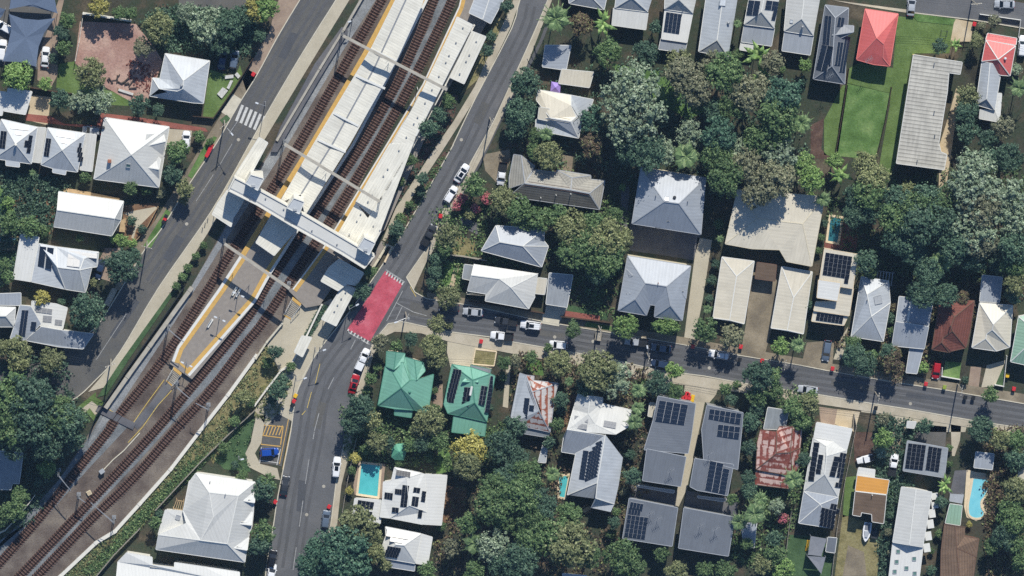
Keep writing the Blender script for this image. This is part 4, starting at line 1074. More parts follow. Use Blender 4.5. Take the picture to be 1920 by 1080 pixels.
strip('cable_duct', 'pale concrete', [(262, 812), (232, 845), (212, 862), (193, 882)], .22, 0, .2)
m_ = thing('cabinet', [(191, 884)], 'small grey trackside cabinet at the end of the pale duct', 'cabinet', 'trackside boxes'); p = W(191, 884, 1.2); m = MB(); m.box((p.x, p.y, .6), (1.0, .8, 1.2), .6); m.build('case', 'wall grey', m_); m = MB(); m.box((p.x, p.y, 1.23), (1.15, .95, .08), .6); m.build('lid', 'trim grey', m_)
m_ = thing('cabinet', [(167, 925)], 'square cream trackside cover beside the middle track', 'cover', 'trackside boxes'); p = W(167, 925, .5); m = MB(); m.box((p.x, p.y, .25), (1.1, 1.1, .5), .5, taper=.9); m.build('case', 'wall cream', m_); m = MB(); m.box((p.x, p.y, .53), (.9, .9, .06), .5); m.build('lid', 'tan paving', m_)
# catenary
def mast(root, px, py, h, name='mast'):
    p = W(px, py, h); m = MB()
    for dx, dy in ((-.18, -.18), (.18, -.18), (.18, .18), (-.18, .18)): m.tube((p.x+dx, p.y+dy, 0), (p.x+dx*.7, p.y+dy*.7, h), .06, 5)
    for i in range(8):
        z = h*i/8; s = 1 if i % 2 else -1; m.tube((p.x-.17*s, p.y-.17, z), (p.x+.15*s, p.y-.15, z+h/8), .025, 4); m.tube((p.x-.17*s, p.y+.17, z), (p.x+.15*s, p.y+.15, z+h/8), .025, 4)
    m.box((p.x, p.y, .15), (.9, .9, .3)); return m.build(name, 'steel galvanised', root), p
def gantry(label, pts, h=8.2, droppers=(.2, .45, .7)):
    r = thing('overhead_gantry', pts, label, 'gantry', 'overhead line gantries across the tracks')
    P = [W(x, y, h) for x, y in pts]; mast(r, *pts[0], h); mast(r, *pts[-1], h)
    m = MB(); a, b = P[0], P[-1]; m.beam(a, b, .42, .5); m.beam(a+Vector((0, 0, .3)), b+Vector((0, 0, .3)), .6, .06); m.beam(a-Vector((0, 0, .3)), b-Vector((0, 0, .3)), .6, .06)
    m.build('beam', 'concrete', r)
    for t in droppers:
        k = MB(); p = a.lerp(b, t); k.tube(p, p-Vector((0, 0, 2.2)), .06, 5); k.tube(p-Vector((0, 0, 2.0)), p-Vector((0, 0, 1.7))+d*1.3, .04, 5); k.build('dropper', 'steel galvanised', r)
gantry('overhead line gantry crossing the long canopies north of the footbridge', [(643, 67), (838, 168)], 8.4)
gantry('overhead line gantry just north of the footbridge crossing the canopies', [(533, 270), (712, 378)], 8.4)
gantry('overhead line gantry south of the footbridge crossing the bare platform end', [(421, 457), (543, 541)], 8.2)
def cantilever(label, a, b, h=7.4):
    r = thing('catenary_mast', [a], label, 'mast', 'single catenary masts'); _, p = mast(r, *a, h); q = W(*b, h-.6)
    m = MB(); m.beam(Vector((p.x, p.y, h-.4)), q, .16, .16); m.tube((p.x, p.y, h-1.8), (p+(q-p)*.6-Vector((0, 0, .2))), .05, 5); m.build('arm', 'steel galvanised', r)
    k = MB(); k.tube(q, q-Vector((0, 0, .9)), .05, 5); k.build('dropper', 'steel dark', r)
cantilever('catenary mast west of the island platform end with its arm over the track', (315, 618), (344, 641))
cantilever('catenary mast just south of the island platform steps', (331, 727), (357, 748))
cantilever('catenary mast by the pale trough wall near the middle of the bank', (391, 769), (367, 756))
cantilever('catenary mast on the west edge of the tracks below the round light tree', (109, 892), (133, 920))
cantilever('catenary mast at the bend of the pale trough wall', (213, 981), (170, 942))
cantilever('short catenary mast between the two lower tracks', (147, 934), (160, 942), 5)
for x, y, l, hd in ((412, 598, 'double headed platform lamp in the middle of the bare island platform', 20), (350, 683, 'double headed platform lamp at the bare island platform end', 20), (447, 552, 'double headed platform lamp near the south gantry', 20)):
    street_light(x, y, l, -25, 5.0, .8, True, group='platform lamps')
# platform benches and shelter signs
def bench(px, py, label, hd=58):
    p = W(px, py, 1.5); r = empty('platform_bench', (p.x, p.y, 1.05), label, 'bench', 'platform benches', rad(hd)); m = MB(); m.box((0, 0, .45), (2.2, .5, .06)); m.build('seat', 'trim white', r, local=True)
    m = MB(); m.box((0, .27, .75), (2.2, .05, .45)); m.build('backrest', 'trim white', r, local=True)
    for x in (-.8, .8): m = MB(); m.box((x, 0, .22), (.08, .42, .44)); m.build('leg', 'steel dark', r, local=True)
bench(440, 546, 'white bench on the island platform west of its south lamp'); bench(447, 548.5, 'white bench on the island platform east side by its south lamp')
bench(394, 606, 'white bench on the island platform beside the middle lamp')
# square concrete frames at the street end
for pts, l in (([(700, 402), (715, 398), (724, 404), (713, 428), (694, 418)], 'white open framed light well beside the side platform canopy'),):
    r = thing('light_well', pts, l, 'light well'); P = [W(x, y, 3.2) for x, y in pts]; m = MB()
    for a, b in zip(P, P[1:]+P[:1]): line_mb(m, [a, b], .3, 0, 3.2)
    m.build('wall', 'wall white', r); k = MB(); k.beam(P[1].lerp(P[0], .3), P[3].lerp(P[4], .4), .25, .3); k.build('cross_beam', 'trim white', r)
wall('white wall along the street side of the side platform canopy', [(889, 48), (835, 160), (784, 256), (724, 372), (700, 402)], 3.6, .3, 'wall white')
wall('low pale wall beside the ramp east of the footbridge', [(725, 460), (712, 482), (699, 503)], 1.0, .5, 'wall cream')
wall('low kerb wall around the planting at the street corner by the footbridge', [(727, 459), (735, 463), (722, 490)], .5, .4, 'coping')
area('ramp', 'platform grey', [(715, 452), (724, 456), (698, 500), (690, 495)], .3, skirt=.3)
# ------------------------------------------------------------------ houses, sheet by sheet
WM, BW, PG, BG, MG, SG, DG, CM = 'white metal', 'bright white metal', 'pale grey metal', 'blue grey metal', 'mid grey metal', 'slate grey metal', 'dark grey metal', 'cream metal'
def shed(lm, label, mat, pts, h=2.6, name='shed', cat='shed', open_=False, lmk=True, fall=.25, trim='trim white', wall='wall cream'):
    v = Q(pts); n = len(v); x0, y0, s = TILE
    vs = ','.join(f'{(a-x0)/s} {(b-y0)/s} {1 if i in (0, 1) else 0}' for i, (a, b, _) in enumerate(v))
    return house(name, lm, label, [('roof', mat, h, h+fall, vs, ''.join('0123456789abc'[i] for i in range(n)))], cat=cat, open_sides=open_, lmk=lmk, trim=trim, wall=wall)
# ---- sheet 0,0
tile(0, 0)
h = house('house', 'grey house by red dirt', 'pale grey hip roofed house beside the bare red dirt block', [('roof', PG, 3.9, 6.6, '1240 402,1572 457,1525 775,1450 770,1125 720,1145 585,1280 600 .3,1200 590,1375 605 1,1370 665 1,1330 683 .8,1195 665 .75', '018 12398 349ab 5b4 576ab 7089a6')], wall='wall white')
vents(h, 0, 1, '1362 640')
h = house('house', 'west solar house', 'pale grey hip roofed house with dark solar panels, westmost of the matching pair', [('roof', PG, 3.8, 6.4, '10 895,280 955,235 1228,145 1215,145 1252,45 1240,45 1200,-48 1188,116 1078 1', '018 128 82367 780 3456')], wall='wall white')
panels(h, 0, 0, '82 930,218 945,78 965', 5, 2, 'panel black'); panels(h, 0, 0, '118 985,165 992,114 1010', 2, 1, 'panel black')
panels(h, 0, 3, '10 980,55 985,-5 1110', 2, 4, 'panel black'); panels(h, 0, 1, '215 1012,245 1016,195 1145', 1, 4, 'panel black'); panels(h, 0, 1, '185 1050,212 1054,178 1100', 1, 2, 'panel black')
vents(h, 0, 2, '118 1085', mat='wall white')
h = house('house', 'east solar house', 'pale grey hip roofed house with dark solar panels, eastmost of the matching pair', [('roof', PG, 3.8, 6.4, '358 958,640 1000,580 1290,495 1278,490 1310,395 1292,398 1262,308 1235,466 1125 1', '018 128 82367 780 3456')], wall='wall white')
panels(h, 0, 0, '428 985,560 1005,422 1022', 5, 2, 'panel black'); panels(h, 0, 0, '462 1040,508 1048,456 1072', 2, 1, 'panel black')
panels(h, 0, 3, '350 1035,388 1040,330 1170', 2, 4, 'panel black'); panels(h, 0, 1, '570 1068,605 1072,588 1208', 2, 4, 'panel black', skip=((0, 0),))
shed('corrugated carport strip', 'narrow white corrugated carport between the two matching solar houses', WM, '280 955,345 960,300 1220,240 1212', 2.7, 'carport', 'carport', True, False)
shed('corrugated side roof', 'narrow white corrugated roof between the east solar house and the big white house', WM, '636 1002,722 1012,690 1285,600 1272', 2.7, 'carport', 'carport', True, False)
h = house('house', 'big white pyramid house', 'large white pyramid roofed house with small east gables beside the west road', [
 ('roof', WM, 4.0, 8.2, '785 882,1268 952,1190 1405,705 1342,985 1160 1', '014 124 234 304'),
 ('wing_roof', WM, 4.2, 6.3, '1100 1010 .85,1225 1000,1240 1060 .75,1215 1165,1085 1098 .95', '0124 234'),
 ('wing_roof', WM, 4.2, 6.2, '1075 1250 .75,1165 1170 .1,1205 1190 .4,1190 1340 0,1100 1262 .75,1190 1270 .75', '0125 0534')], wall='wall white')
vents(h, 0, 2, '962 1240', 'skylight', 'skylight glass', .45); vents(h, 0, 3, '822 1205', 'chimney', 'wall brick'); vents(h, 0, 3, '775 955', 'roof_vent', 'steel dark', .35)
shed('square white shed', 'square white corrugated shed roof north of the solar houses', BW, '60 662,240 688,190 858,30 832', 3.0)
shed('x', 'white shed roof cut by the photo edge beside the square white shed', BW, '-60 680,46 692,15 865,-60 860', 3.0, lmk=False)
def sail(label, pts, h, mat='shade cloth blue grey', posts=True):
    v = Q(pts); P = [W(a, b, h+.5*f) for a, b, f in v]; c = sum(P, Vector())/len(P); r = empty('shade_sail', (c.x, c.y, 0), label, 'shade sail', 'shade sails'); m = MB(); mid = c-Vector((0, 0, .12))
    for a, b in zip(P, P[1:]+P[:1]): m.face([mid, a, b]); m.face([mid-Vector((0, 0, .02)), b-Vector((0, 0, .02)), a-Vector((0, 0, .02))])
    m.build('cloth', mat, r)
    for p, (_, _, f) in zip(P, v):
        if f > 0: k = MB(); k.tube((p.x, p.y, 0), (p.x, p.y, p.z+.2), .07); k.build('post', 'steel galvanised', r)
sail('upper blue grey shade sail over the car yard at the top west corner', '90 -60 1,405 -40 1,430 100 1,340 76 0,250 50 0,150 46 0,70 68 1', 3.6)
sail('lower blue grey shade sail over the car yard with curved edges', '68 105 1,170 140 0,290 150 0,412 136 1,330 250 0,290 350 0,270 500 1,150 465 0,20 460 1,60 330 0,85 220 0', 3.6)
sail('partly cut off blue grey shade sail at the very corner of the photo', '-60 40 1,40 70 1,20 115 0,-10 150 0,-60 170 1', 3.4)
LMK.append(('lower shade sail', 50, 75))
wall('white block wall along the north edge of the red dirt block', [(156, 26), (245, 40)], 2.6, .25, 'wall white')
fence('white sheet fence along the west edge of the red dirt block', [(156, 26), (148, 80), (141, 114)], 1.9, .1, 'wall white')
fence('dark fence along the footpath beside the zebra crossing', [(474, 110), (440, 165), (400, 222), (362, 218)], 1.6, .08, 'dark timber')
fence('dark fence south of the green shrubs and the shade sail yard', [(15, 158), (65, 166), (100, 172), (135, 176)], 1.7, .08, 'dark timber')
for i, (p, l) in enumerate((('1685 568,1750 560,1752 585,1688 592', 'white slab lying flat, westmost of the pieces by the corner fence'), ('1760 560,1778 542,1804 570,1786 590', 'square white slab nearest the corner fence'), ('1728 602,1748 606,1718 670,1700 660', 'slanting white slab between the square slab and the paired boards'), ('1670 655,1692 668,1645 720,1628 705', 'upper of two parallel white boards on the corner yard'), ('1690 668,1710 680,1664 738,1645 722', 'lower of two parallel white boards on the corner yard'))):
    r = thing('white_slab', Q(p), l, 'slab', 'white slabs lying in the corner yard'); slab(r, 'board', 'white paint', p, .1, .4); slab(r, 'pallet', 'pale timber', p, .04, .1)
# ---- sheet 2,0
tile(2, 0)
house('house', 'grey roof at top edge', 'grey roofed house cut by the top edge beside the two palms', [('roof', BG, 4, 6, '400 -200,740 -160,690 72,430 25,560 -60 1', '014 124 234 304')], lmk=False)
h = house('house', 'first top row house', 'pale house with a white verandah roof, westmost of the top row', [('roof', PG, 4.2, 6.4, '790 -80,1060 -40,1020 88,772 58,905 -90 1,900 -20 1', '0354 325 1254 014'), ('verandah_roof', BW, 3.5, 4.1, '762 62 1,895 78 1,1020 98 1,1003 222,878 205,750 187', '0145 1234')], wall='wall white')
h = house('house', 'square panel house', 'narrow white house whose verandah roof carries one square of solar panels', [('roof', WM, 4.2, 6.6, '1150 -60,1390 -40,1358 98,1145 68,1262 -70 1,1252 -5 1', '0354 325 1254 014'), ('verandah_roof', BW, 3.7, 4.0, '1148 74 1,1354 104 1,1312 318,1122 290', '0123'), ('verandah_roof', BG, 2.9, 3.4, '1118 288 1,1312 320 1,1296 396,1100 368', '0123')], wall='wall white')
panels(h, 1, 0, '1156 88,1274 106,1136 236', 4, 5); vents(h, 0, 1, '1290 40', 'flue_pipe')
h = house('house', 'long plain grey house', 'long plain pale grey hip roofed house in the top row without panels', [('roof', PG, 4.2, 6.6, '1465 -80,1700 -60,1622 426,1400 386,1590 -80 1,1538 300 1', '0354 325 1254 014')], wall='wall white')
vents(h, 0, 2, '1622 170'); vents(h, 0, 2, '1580 15', 'skylight', 'lamp clear', .8)
h = house('house', 'twin panel top house', 'white top row house with blue panels on both roof slopes and a grey verandah', [('roof', WM, 4.2, 6.6, '1790 -70,2010 -40,1968 210,1742 182,1905 -80 1,1870 88 1', '0354 325 1254 014'), ('verandah_roof', BG, 3.3, 3.9, '1742 188 1,1968 216 1,1945 345,1720 312', '0123'), ('awning', BW, 2.9, 3.1, '1718 316 1,1836 336 1,1815 390,1708 372', '0123')], wall='wall white')
panels(h, 0, 0, '1778 0,1868 8,1758 112', 2, 4); panels(h, 0, 2, '1905 0,2000 12,1892 70', 2, 2); panels(h, 0, 2, '1960 70,1990 75,1940 150', 1, 3)
shed('blue grey shed', 'blue grey shed roof with tree shade beside the east kerb', BG, '250 340,442 342,405 526,228 500', 2.8)
shed('cream sheet roof', 'cream white sheet roof just north of the purple canopy', CM, '375 520,612 542,580 656,350 625', 2.8)
r = thing('market_umbrella', Q('328 660'), 'small purple square canopy beside the cream sheet roof', 'canopy'); P = [W(a, b, 2.3) for a, b, _ in Q('295 612,366 625,360 697,288 684')]; c = W(*Q('326 655')[0][:2], 3.0); m = MB()
for a, b in zip(P, P[1:]+P[:1]): m.face([a, b, c]); m.face([a-Vector((0, 0, .25)), b-Vector((0, 0, .25)), b, a])
m.build('canopy_cloth', 'purple cloth', r)
for p in P: k = MB(); k.tube((p.x, p.y, 0), (p.x, p.y, 2.2), .03); k.build('pole', 'steel galvanised', r)
LMK.append(('purple canopy', 1042, 164))
h = house('house', 'beige L-shaped house', 'beige and grey L-shaped house south of the purple canopy', [('roof', CM, 4.0, 5.9, '200 675,440 715,440 790 .55,480 875 .6,440 910 1,290 885 .9,180 895 .05,183 750', '0123457'), ('roof', PG, 4.0, 5.9, '180 897,290 885 .9,440 910 1,500 1035,175 975', '01234'), ('roof', PG, 4.0, 5.9, '440 715,610 748,590 800,525 880,500 1035,440 910 1,480 875 .6,435 800 .5', '01237 34567')], wall='wall cream')
panels(h, 0, 0, '335 770,390 778,326 825', 2, 1, 'panel pale'); 
shed('x', 'small cream box roof on the west side of the beige L-shaped house', CM, '205 805,280 815,268 905,195 890', 4.9, 'roof_box', 'roof', lmk=False)
# ---- sheet 3,0
tile(3, 0)
h = house('house', 'wide verandah house', 'white hip roofed house with a plain pale blue verandah beside the black panel house', [('roof', WM, 4.2, 6.5, '150 -80,400 -60,342 266,122 232,280 -90 1,252 140 1', '0354 325 1254 014'), ('verandah_roof', BG, 3.4, 4.0, '125 240 1,340 272 1,316 412,105 380', '0123')], wall='wall white')
vents(h, 0, 0, '178 160', 'skylight', 'lamp clear', .35); vents(h, 0, 1, '258 200')
h = house('house', 'black panel house', 'long slate grey house covered in rows of dark solar panels', [('roof', SG, 4.2, 6.8, '430 38,604 60,575 630,340 592,505 132 1,480 495 1', '0354 325 1254 014'), ('wing_roof', SG, 4.6, 6.6, '484 264 1,566 190 .3,642 194 .3,510 300 .35,640 240 .6', '0124 043')], wall='wall grey', trim='trim grey')
for a, b in (('432 115,482 120,412 335', (2, 8)), ('408 335,492 348,360 524', (2, 7))): panels(h, 0, 0, a, *b, 'panel blue')
panels(h, 0, 0, '452 345,494 350,430 482', 2, 6, 'panel blue'); panels(h, 0, 2, '524 126,572 132,512 196', 2, 3, 'panel blue'); panels(h, 0, 2, '520 312,562 318,496 488', 2, 8, 'panel blue'); panels(h, 0, 2, '575 270,616 276,530 540', 2, 11, 'panel blue')
vents(h, 0, 1, '458 560', 'antenna', 'steel galvanised')
h = house('house', 'pale red roof house', 'square house with a bright pale red hip roof beside two lawns', [('roof', 'pale pink red metal', 4.0, 6.6, '730 68,976 105,912 495,795 482,800 398 .45,665 446,815 285 1,868 330 .8,862 432 .35', '016 065 53476 12876 4387 328')], wall='wall white', trim='trim red')
vents(h, 0, 2, '750 440', 'antenna', 'steel galvanised')
tile()
h = house('apartment_block', 'long ribbed grey flats', 'long flat ribbed grey roofed block of flats beside the strip lawns', [('roof', 'ribbed grey sheet', 6.2, 6.4, '1713 103 1,1804 117 1,1800 139,1779 136,1776 172,1760 268,1764 285,1775 290,1770 318,1681 306', '0123456789')], cat='flats', wall='wall yellow')
for x, y in ((1752, 118), (1752, 208), (1753, 252), (1720, 300)): vents(h, 0, 0, f'{x} {y}', 'flue_pipe')
shed('x', 'small tan porch roof at the south east corner of the long flats', 'cream metal', '1757 287,1775 290,1773 297,1755 294', 3.2, 'porch', 'porch', True, False)
tile(3, 0)
h = house('house', 'red and white house', 'house at the east edge with a pale red front roof and a white rear roof', [('roof', 'pale pink red metal', 4.2, 6.6, '1635 302,1856 346,1815 568,1742 562,1605 460,1725 445 1', '015 125 2345 405'), ('verandah_roof', 'pale pink red metal', 3.4, 4.0, '1648 250,1866 288,1858 336 1,1634 298 1', '0123'), ('rear_roof', PG, 3.9, 5.6, '1605 464,1665 475 1,1690 480 .8,1742 566,1700 826,1560 784,1640 740 1', '0165 12346 564'), ('side_roof', BW, 3.0, 3.4, '1725 700 1,1752 702,1736 916,1585 888,1592 820 1,1702 832 1', '0125 2345')], wall='wall white', trim='trim white')
vents(h, 0, 1, '1778 438', mat='lamp clear')
# ---- sheet 0,1
tile(0, 1)
h = house('house', 'white gable house', 'white gable roofed house whose south slope falls in shade above the bare yard', [('roof', WM, 3.8, 6.0, '442 358,926 430,905 570,838 688,404 620,430 495 1,858 558 1', '0165 5634 126 236')], wall='wall cream')
h = house('house', 'L-shaped west house', 'pale grey L-shaped house with a white corrugated west wing and two strips of panels', [('side_roof', BW, 3.4, 3.7, '155 680 1,292 700 1,236 1032,100 1010', '0123'), ('roof', PG, 3.8, 6.0, '292 748,420 772,740 812,726 920,688 925 .4,655 1062,640 1112,490 1088,236 1032,430 925 1,598 945 1,628 862 .7', '12ba9 01978 9a67 b23 b34a a456')], wall='wall white')
panels(h, 1, 1, '300 766,350 772,282 918', 1, 7); panels(h, 1, 1, '356 773,406 780,338 932', 1, 7); panels(h, 1, 0, '512 796,606 806,502 918', 2, 1, 'panel pale'); panels(h, 1, 0, '612 812,732 826,606 848', 3, 1, 'panel pale')
def pool(label, pts, mat, sm=0, deck=None, wd=.5):
    v = [(a, b) for a, b, _ in Q(pts)]; v = smooth_line(v+v[:1], 6)[:-1] if sm else v
    r = thing('swimming_pool', v, label, 'swimming pool', 'backyard pools'); P = [W(a, b, .16) for a, b in v]
    m = MB(); m.prism([p[:2] for p in P], .04, .14); m.build('water', mat, r); k = MB()
    for a, b in zip(P, P[1:]+P[:1]): d = (b-a).normalized()*(0.0 if sm else .2); line_mb(k, [a-d, b+d], wd, 0, .2)
    k.build('coping', deck or 'coping', r); c = Q(pts); LMK.append((label.split(' beside')[0].split(' with')[0], sum(p[0] for p in c)/len(c), sum(p[1] for p in c)/len(c)))
pool('blue pool beside the timber deck at the west edge', '-80 690,60 690,140 705,130 735,60 745,-80 730', 'pool blue', deck='pale timber')
fence('white pole fence along the footpath by the white gable house', [(296, 388), (275, 428), (252, 455)], 1.2, .08, 'pale timber')
# ---- sheet 0,2
tile(0, 2)
h = house('house', 'west deck house', 'blue grey house with white roof decks beside a huge round dark tree', [('roof', BG, 3.9, 5.2, '150 130,232 140 1,306 268 1,190 392,78 376,108 285', '012345'), ('roof', BG, 3.8, 5.2, '190 392,310 292 1,460 318 1,700 345,622 456,440 440', '012345'), ('deck_roof', BW, 3.9, 4.0, '240 98 1,420 120 1,505 150,470 305,456 316,306 288,236 140', '0123456')], wall='wall white')
panels(h, 0, 0, '166 164,216 166,140 354', 2, 9); panels(h, 0, 0, '236 250,278 254,226 314', 1, 2); panels(h, 2, 0, '275 142,395 158,268 180', 3, 1, 'panel pale'); panels(h, 2, 0, '325 204,392 210,318 252', 2, 1, 'panel pale'); panels(h, 2, 0, '415 234,470 240,408 275', 2, 1, 'panel pale')
h = house('house', 'pyramid house at west edge', 'small pyramid roofed house cut by the west edge beside the deck house', [('roof', WM, 3.9, 5.8, '-70 140,116 146,104 290,-70 290,42 210 1,-30 210 1', '0145 124 2354 305')], wall='wall white')
shed('x', 'plain blue grey roof at the west edge north of the pyramid house', BG, '-60 46,156 38,156 130,-60 126', 3.6, 'house', 'house', lmk=False)
# ---- sheet 2,1
tile(2, 1)
h = house('house', 'dark tiled house', 'long grey tiled house with shade put into the colour of its south slope', [('roof', 'grey concrete tile', 3.4, 5.6, '14 80,125 96,168 166,170 195,334 215,340 196,590 236,590 266,696 276,656 490,-20 392,-16 330,96 295 1,580 370 1,440 344 .98,450 254 .55', '34ec 45fe 56f 67ef 78de 89d')  , ('roof', 'shaded concrete tile', 3.4, 5.6, '96 295 1,440 344 .98,580 370 1,656 490,-20 392', '01234'), ('wing_roof', 'grey concrete tile', 3.4, 5.2, '14 80,70 88 .7,168 166 .1,96 292 1,-20 330,-20 250', '01345 123')], wall='wall brick', trim='trim grey')
vents(h, 1, 0, '215 400,330 380,440 372', 'flue_pipe', 'trim white')
h = house('apartment_block', 'upper hip roof flats', 'large pale blue grey hip roofed flats with one small south dormer', [('roof', BG, 6.4, 10.2, '968 178,1452 256,1416 678,900 596,1142 432 1,1252 446 1', '0154 125 2345 304'), ('dormer_roof', BG, 6.4, 8.0, '1072 622,1175 556 .95,1245 646,1165 634 0', '013 123')], cat='flats', wall='wall cream', trim='trim grey')
vents(h, 0, 0, '1218 398', 'roof_vent', 'steel dark', .35); vents(h, 0, 0, '1160 412', 'skylight', 'lamp clear', .5); vents(h, 0, 3, '1078 386', 'flue_pipe'); vents(h, 0, 1, '1318 428', 'flue_pipe')
tile()
h = house('apartment_block', 'lower twin gable flats', 'large slate blue flats with two south gables and small side dormers', [('roof', BG, 6.2, 9.4, '1177 480,1295 499,1279 601,1227 594,1229 572 .3,1219 571 .3,1212 591,1159 582,1210 531 1,1250 537 1,1191 561 .75,1257 573 .75', '0198 08a7 7a6 8a65 8549 943b b32 19b2'), ('dormer_roof', BG, 6.3, 7.6, '1174 504,1186 517 1,1173 523', '012'), ('dormer_roof', BG, 6.3, 7.6, '1170 540,1182 551 1,1168 560', '012'), ('dormer_roof', BG, 6.3, 7.6, '1288 545,1273 540 1,1286 560', '012')], cat='flats', wall='wall cream', trim='trim grey')
vents(h, 0, 0, '1234 530', 'flue_pipe', 'wall brick')
area('courtyard', 'dark concrete yard', [(1182, 415), (1315, 436), (1300, 488), (1240, 478), (1180, 470)], .05)
area('driveway', 'dark concrete yard', [(1165, 345), (1180, 350), (1175, 450), (1163, 445)], .05)
area('driveway', 'pale paving', [(1308, 445), (1335, 450), (1318, 560), (1300, 650), (1282, 640), (1300, 500)], .05)
area('courtyard', 'grey brown yard', [(1410, 490), (1470, 500), (1445, 625), (1432, 672), (1388, 665), (1400, 600)], .05)
tile(2, 1)
h = house('house', 'lavender grey house', 'lavender grey hip roofed house half shaded by the spreading street trees', [('roof', BG, 3.9, 6.2, '-120 612,242 640,238 725,272 768,222 922,-230 800,82 765 1,-90 735 .9', '0167 126 236 346 6457 507')], wall='wall white')
tile()
h = house('house', 'white roof corner house', 'white and blue grey house between the side street and the lavender grey house', [('roof', WM, 3.8, 5.9, '889 495,1009 513,1003 556,991 579,910 564,912 551,876 545,884 516 .75,937 523 .95,958 539 1', '01987 7856 89345 1239 067')], wall='wall white')
shed('x', 'small cream carport roof on the east end of the white roof corner house', CM, '1009 521,1026 523,1021 552,1003 550', 3.0, 'carport', 'carport', True, False)
shed('x', 'small striped grey roof on the west end of the white roof corner house', 'mid grey metal', '871 496,887 498,881 525,867 522', 2.8, 'shed', 'shed', False, False)
shed('grey street carport', 'plain grey carport roof with a white driveway on the side street', MG, '1030 512,1074 516,1063 576,1024 570', 3.0, 'carport', 'carport', True)
area('driveway', 'pale concrete', [(1024, 572), (1064, 577), (1050, 603), (1020, 598)], .13)
area('driveway', 'pale concrete', [(1018, 588), (1052, 592), (1048, 612), (1014, 606)], .14)
area('lawn', 'deep lawn', [(1056, 570), (1075, 573), (1140, 588), (1138, 600), (1054, 588)], .03)
area('planting_bed', 'red paving', [(1056, 582), (1125, 592), (1124, 602), (1054, 592)], .05)
fence('dark timber front fence of the street carport along the side street', [(1052, 594), (1145, 606)], 1.6, .1, 'dark timber')
fence('dark timber fence behind the white roof corner house along the side street', [(880, 566), (960, 578), (1020, 588)], 1.7, .1, 'dark timber')
area('lawn', 'lawn', [(838, 490), (868, 495), (855, 545), (826, 540)], .03); area('brick_path', 'tan paving', [(854, 494), (862, 496), (851, 540), (842, 538)], .05)
fence('pale grey fence north of the small lawn with the brick strip', [(840, 478), (872, 482), (912, 489)], 1.9, .12, 'grey plank')
area('dirt_patch', 'dry grass', [(850, 440), (890, 450), (895, 480), (845, 478)], .03); area('paved_yard', 'dark concrete yard', [(862, 405), (900, 420), (895, 440), (865, 425)], .04)
area('driveway', 'grey brown yard', [(905, 290), (955, 280), (958, 300), (938, 350), (910, 320)], .05)
area('dirt_patch', 'grey brown yard', [(1056, 290), (1075, 292), (1072, 322), (1052, 318)], .04)
# ---- beige flats and modern house
h = house('garage_block', 'west beige carport row', 'long cream hip roofed garage row, west one of two beside the courtyard', [('roof', CM, 3.2, 4.0, '1354 482,1414 490,1395 607,1337 596,1381 518 1,1368 600 .8', '0354 014 1254 325')], cat='garage', wall='wall cream')
h = house('garage_block', 'east beige carport row', 'long cream hip roofed garage row, east one of two beside the courtyard', [('roof', CM, 3.2, 4.0, '1466 500,1523 510,1506 626,1446 615,1488 558 1,1476 619 .8', '0354 014 1254 325')], cat='garage', wall='wall cream')
h = house('house', 'wide cream roof', 'very wide flat cream roof dappled by the shade of overhanging trees', [('roof', CM, 5.0, 5.7, '1383 356,1546 369,1522 499,1475 490,1462 468 .6,1410 466,1360 457,1420 410 1,1505 420 1', '0187 128 238 3478 4567 760')], wall='wall cream', trim='wall cream')
shed('x', 'brown roof sheet standing in for the dark open court between the cream garage rows', 'brown metal', '1420 492,1456 497,1453 527,1416 522', 2.9, 'porch', 'porch', False, False, trim='trim brown')  # roof sheet added where only a dark open court lies
h = house('house', 'modern stepped house', 'modern stepped beige house with a large black panel array on its flat roof', [('roof', CM, 6.0, 6.15, '1546 467,1608 477,1599 541,1536 530', '0123'), ('roof', BW, 6.4, 6.5, '1535 525 1,1576 531 1,1570 564,1532 558', '0123'), ('roof', CM, 4.6, 4.7, '1530 566,1570 566,1577 533,1600 541,1592 592,1526 582', '012345'), ('roof', CM, 4.0, 4.1, '1526 583,1590 592,1582 610,1522 602', '0123')], wall='wall cream', trim='coping')
panels(h, 0, 0, '1548 473,1598 481,1542 515', 6, 5, 'panel black'); panels(h, 0, 0, '1584 518,1592 519,1582 531', 1, 2, 'panel black'); panels(h, 3, 0, '1532 586,1582 593,1529 600', 7, 2, 'panel black')
pool('narrow teal pool beside the red deck north of the modern stepped house', '1556 404,1580 408,1572 457,1550 453', 'pool deep')
area('pool_deck', 'red deck', [(1546, 452), (1572, 458), (1580, 406), (1612, 410), (1605, 470), (1545, 468)], .1)
h = house('house', 'grey triangle gable house', 'grey hip roofed house with one flat grey hatch and a slatted pergola behind', [('roof', PG, 4.0, 6.6, '1615 519,1666 527,1669 568,1656 640,1596 631,1626 552 .95,1634 593 1', '0564 015 1265 236 346')], wall='wall white')
vents(h, 0, 2, '1646 562', 'skylight', 'trim grey', .9); vents(h, 0, 0, '1625 563', 'flue_pipe', 'steel dark')
r = thing('pergola', [(1660, 518)], 'slatted pergola with dark gaps behind the grey gable house', 'pergola'); m = MB()
for i in range(6): x = 1646+i*5.6; m.beam(W(x, 508+i*.8, 2.7), W(x-3, 530+i*.8, 2.7), .2, .1)
m.build('slat', 'trim grey', r); m = MB()
for a, b in (((1645, 508), (1677, 512)), ((1642, 531), (1673, 535))): m.beam(W(*a, 2.6), W(*b, 2.6), .12, .15)
m.build('beam', 'trim grey', r)
for a in ((1645, 508), (1677, 512), (1642, 531), (1673, 535)): p = W(*a, 2.5); k = MB(); k.box((p.x, p.y, 1.25), (.12, .12, 2.5)); k.build('post', 'trim grey', r)
tile(3, 2)
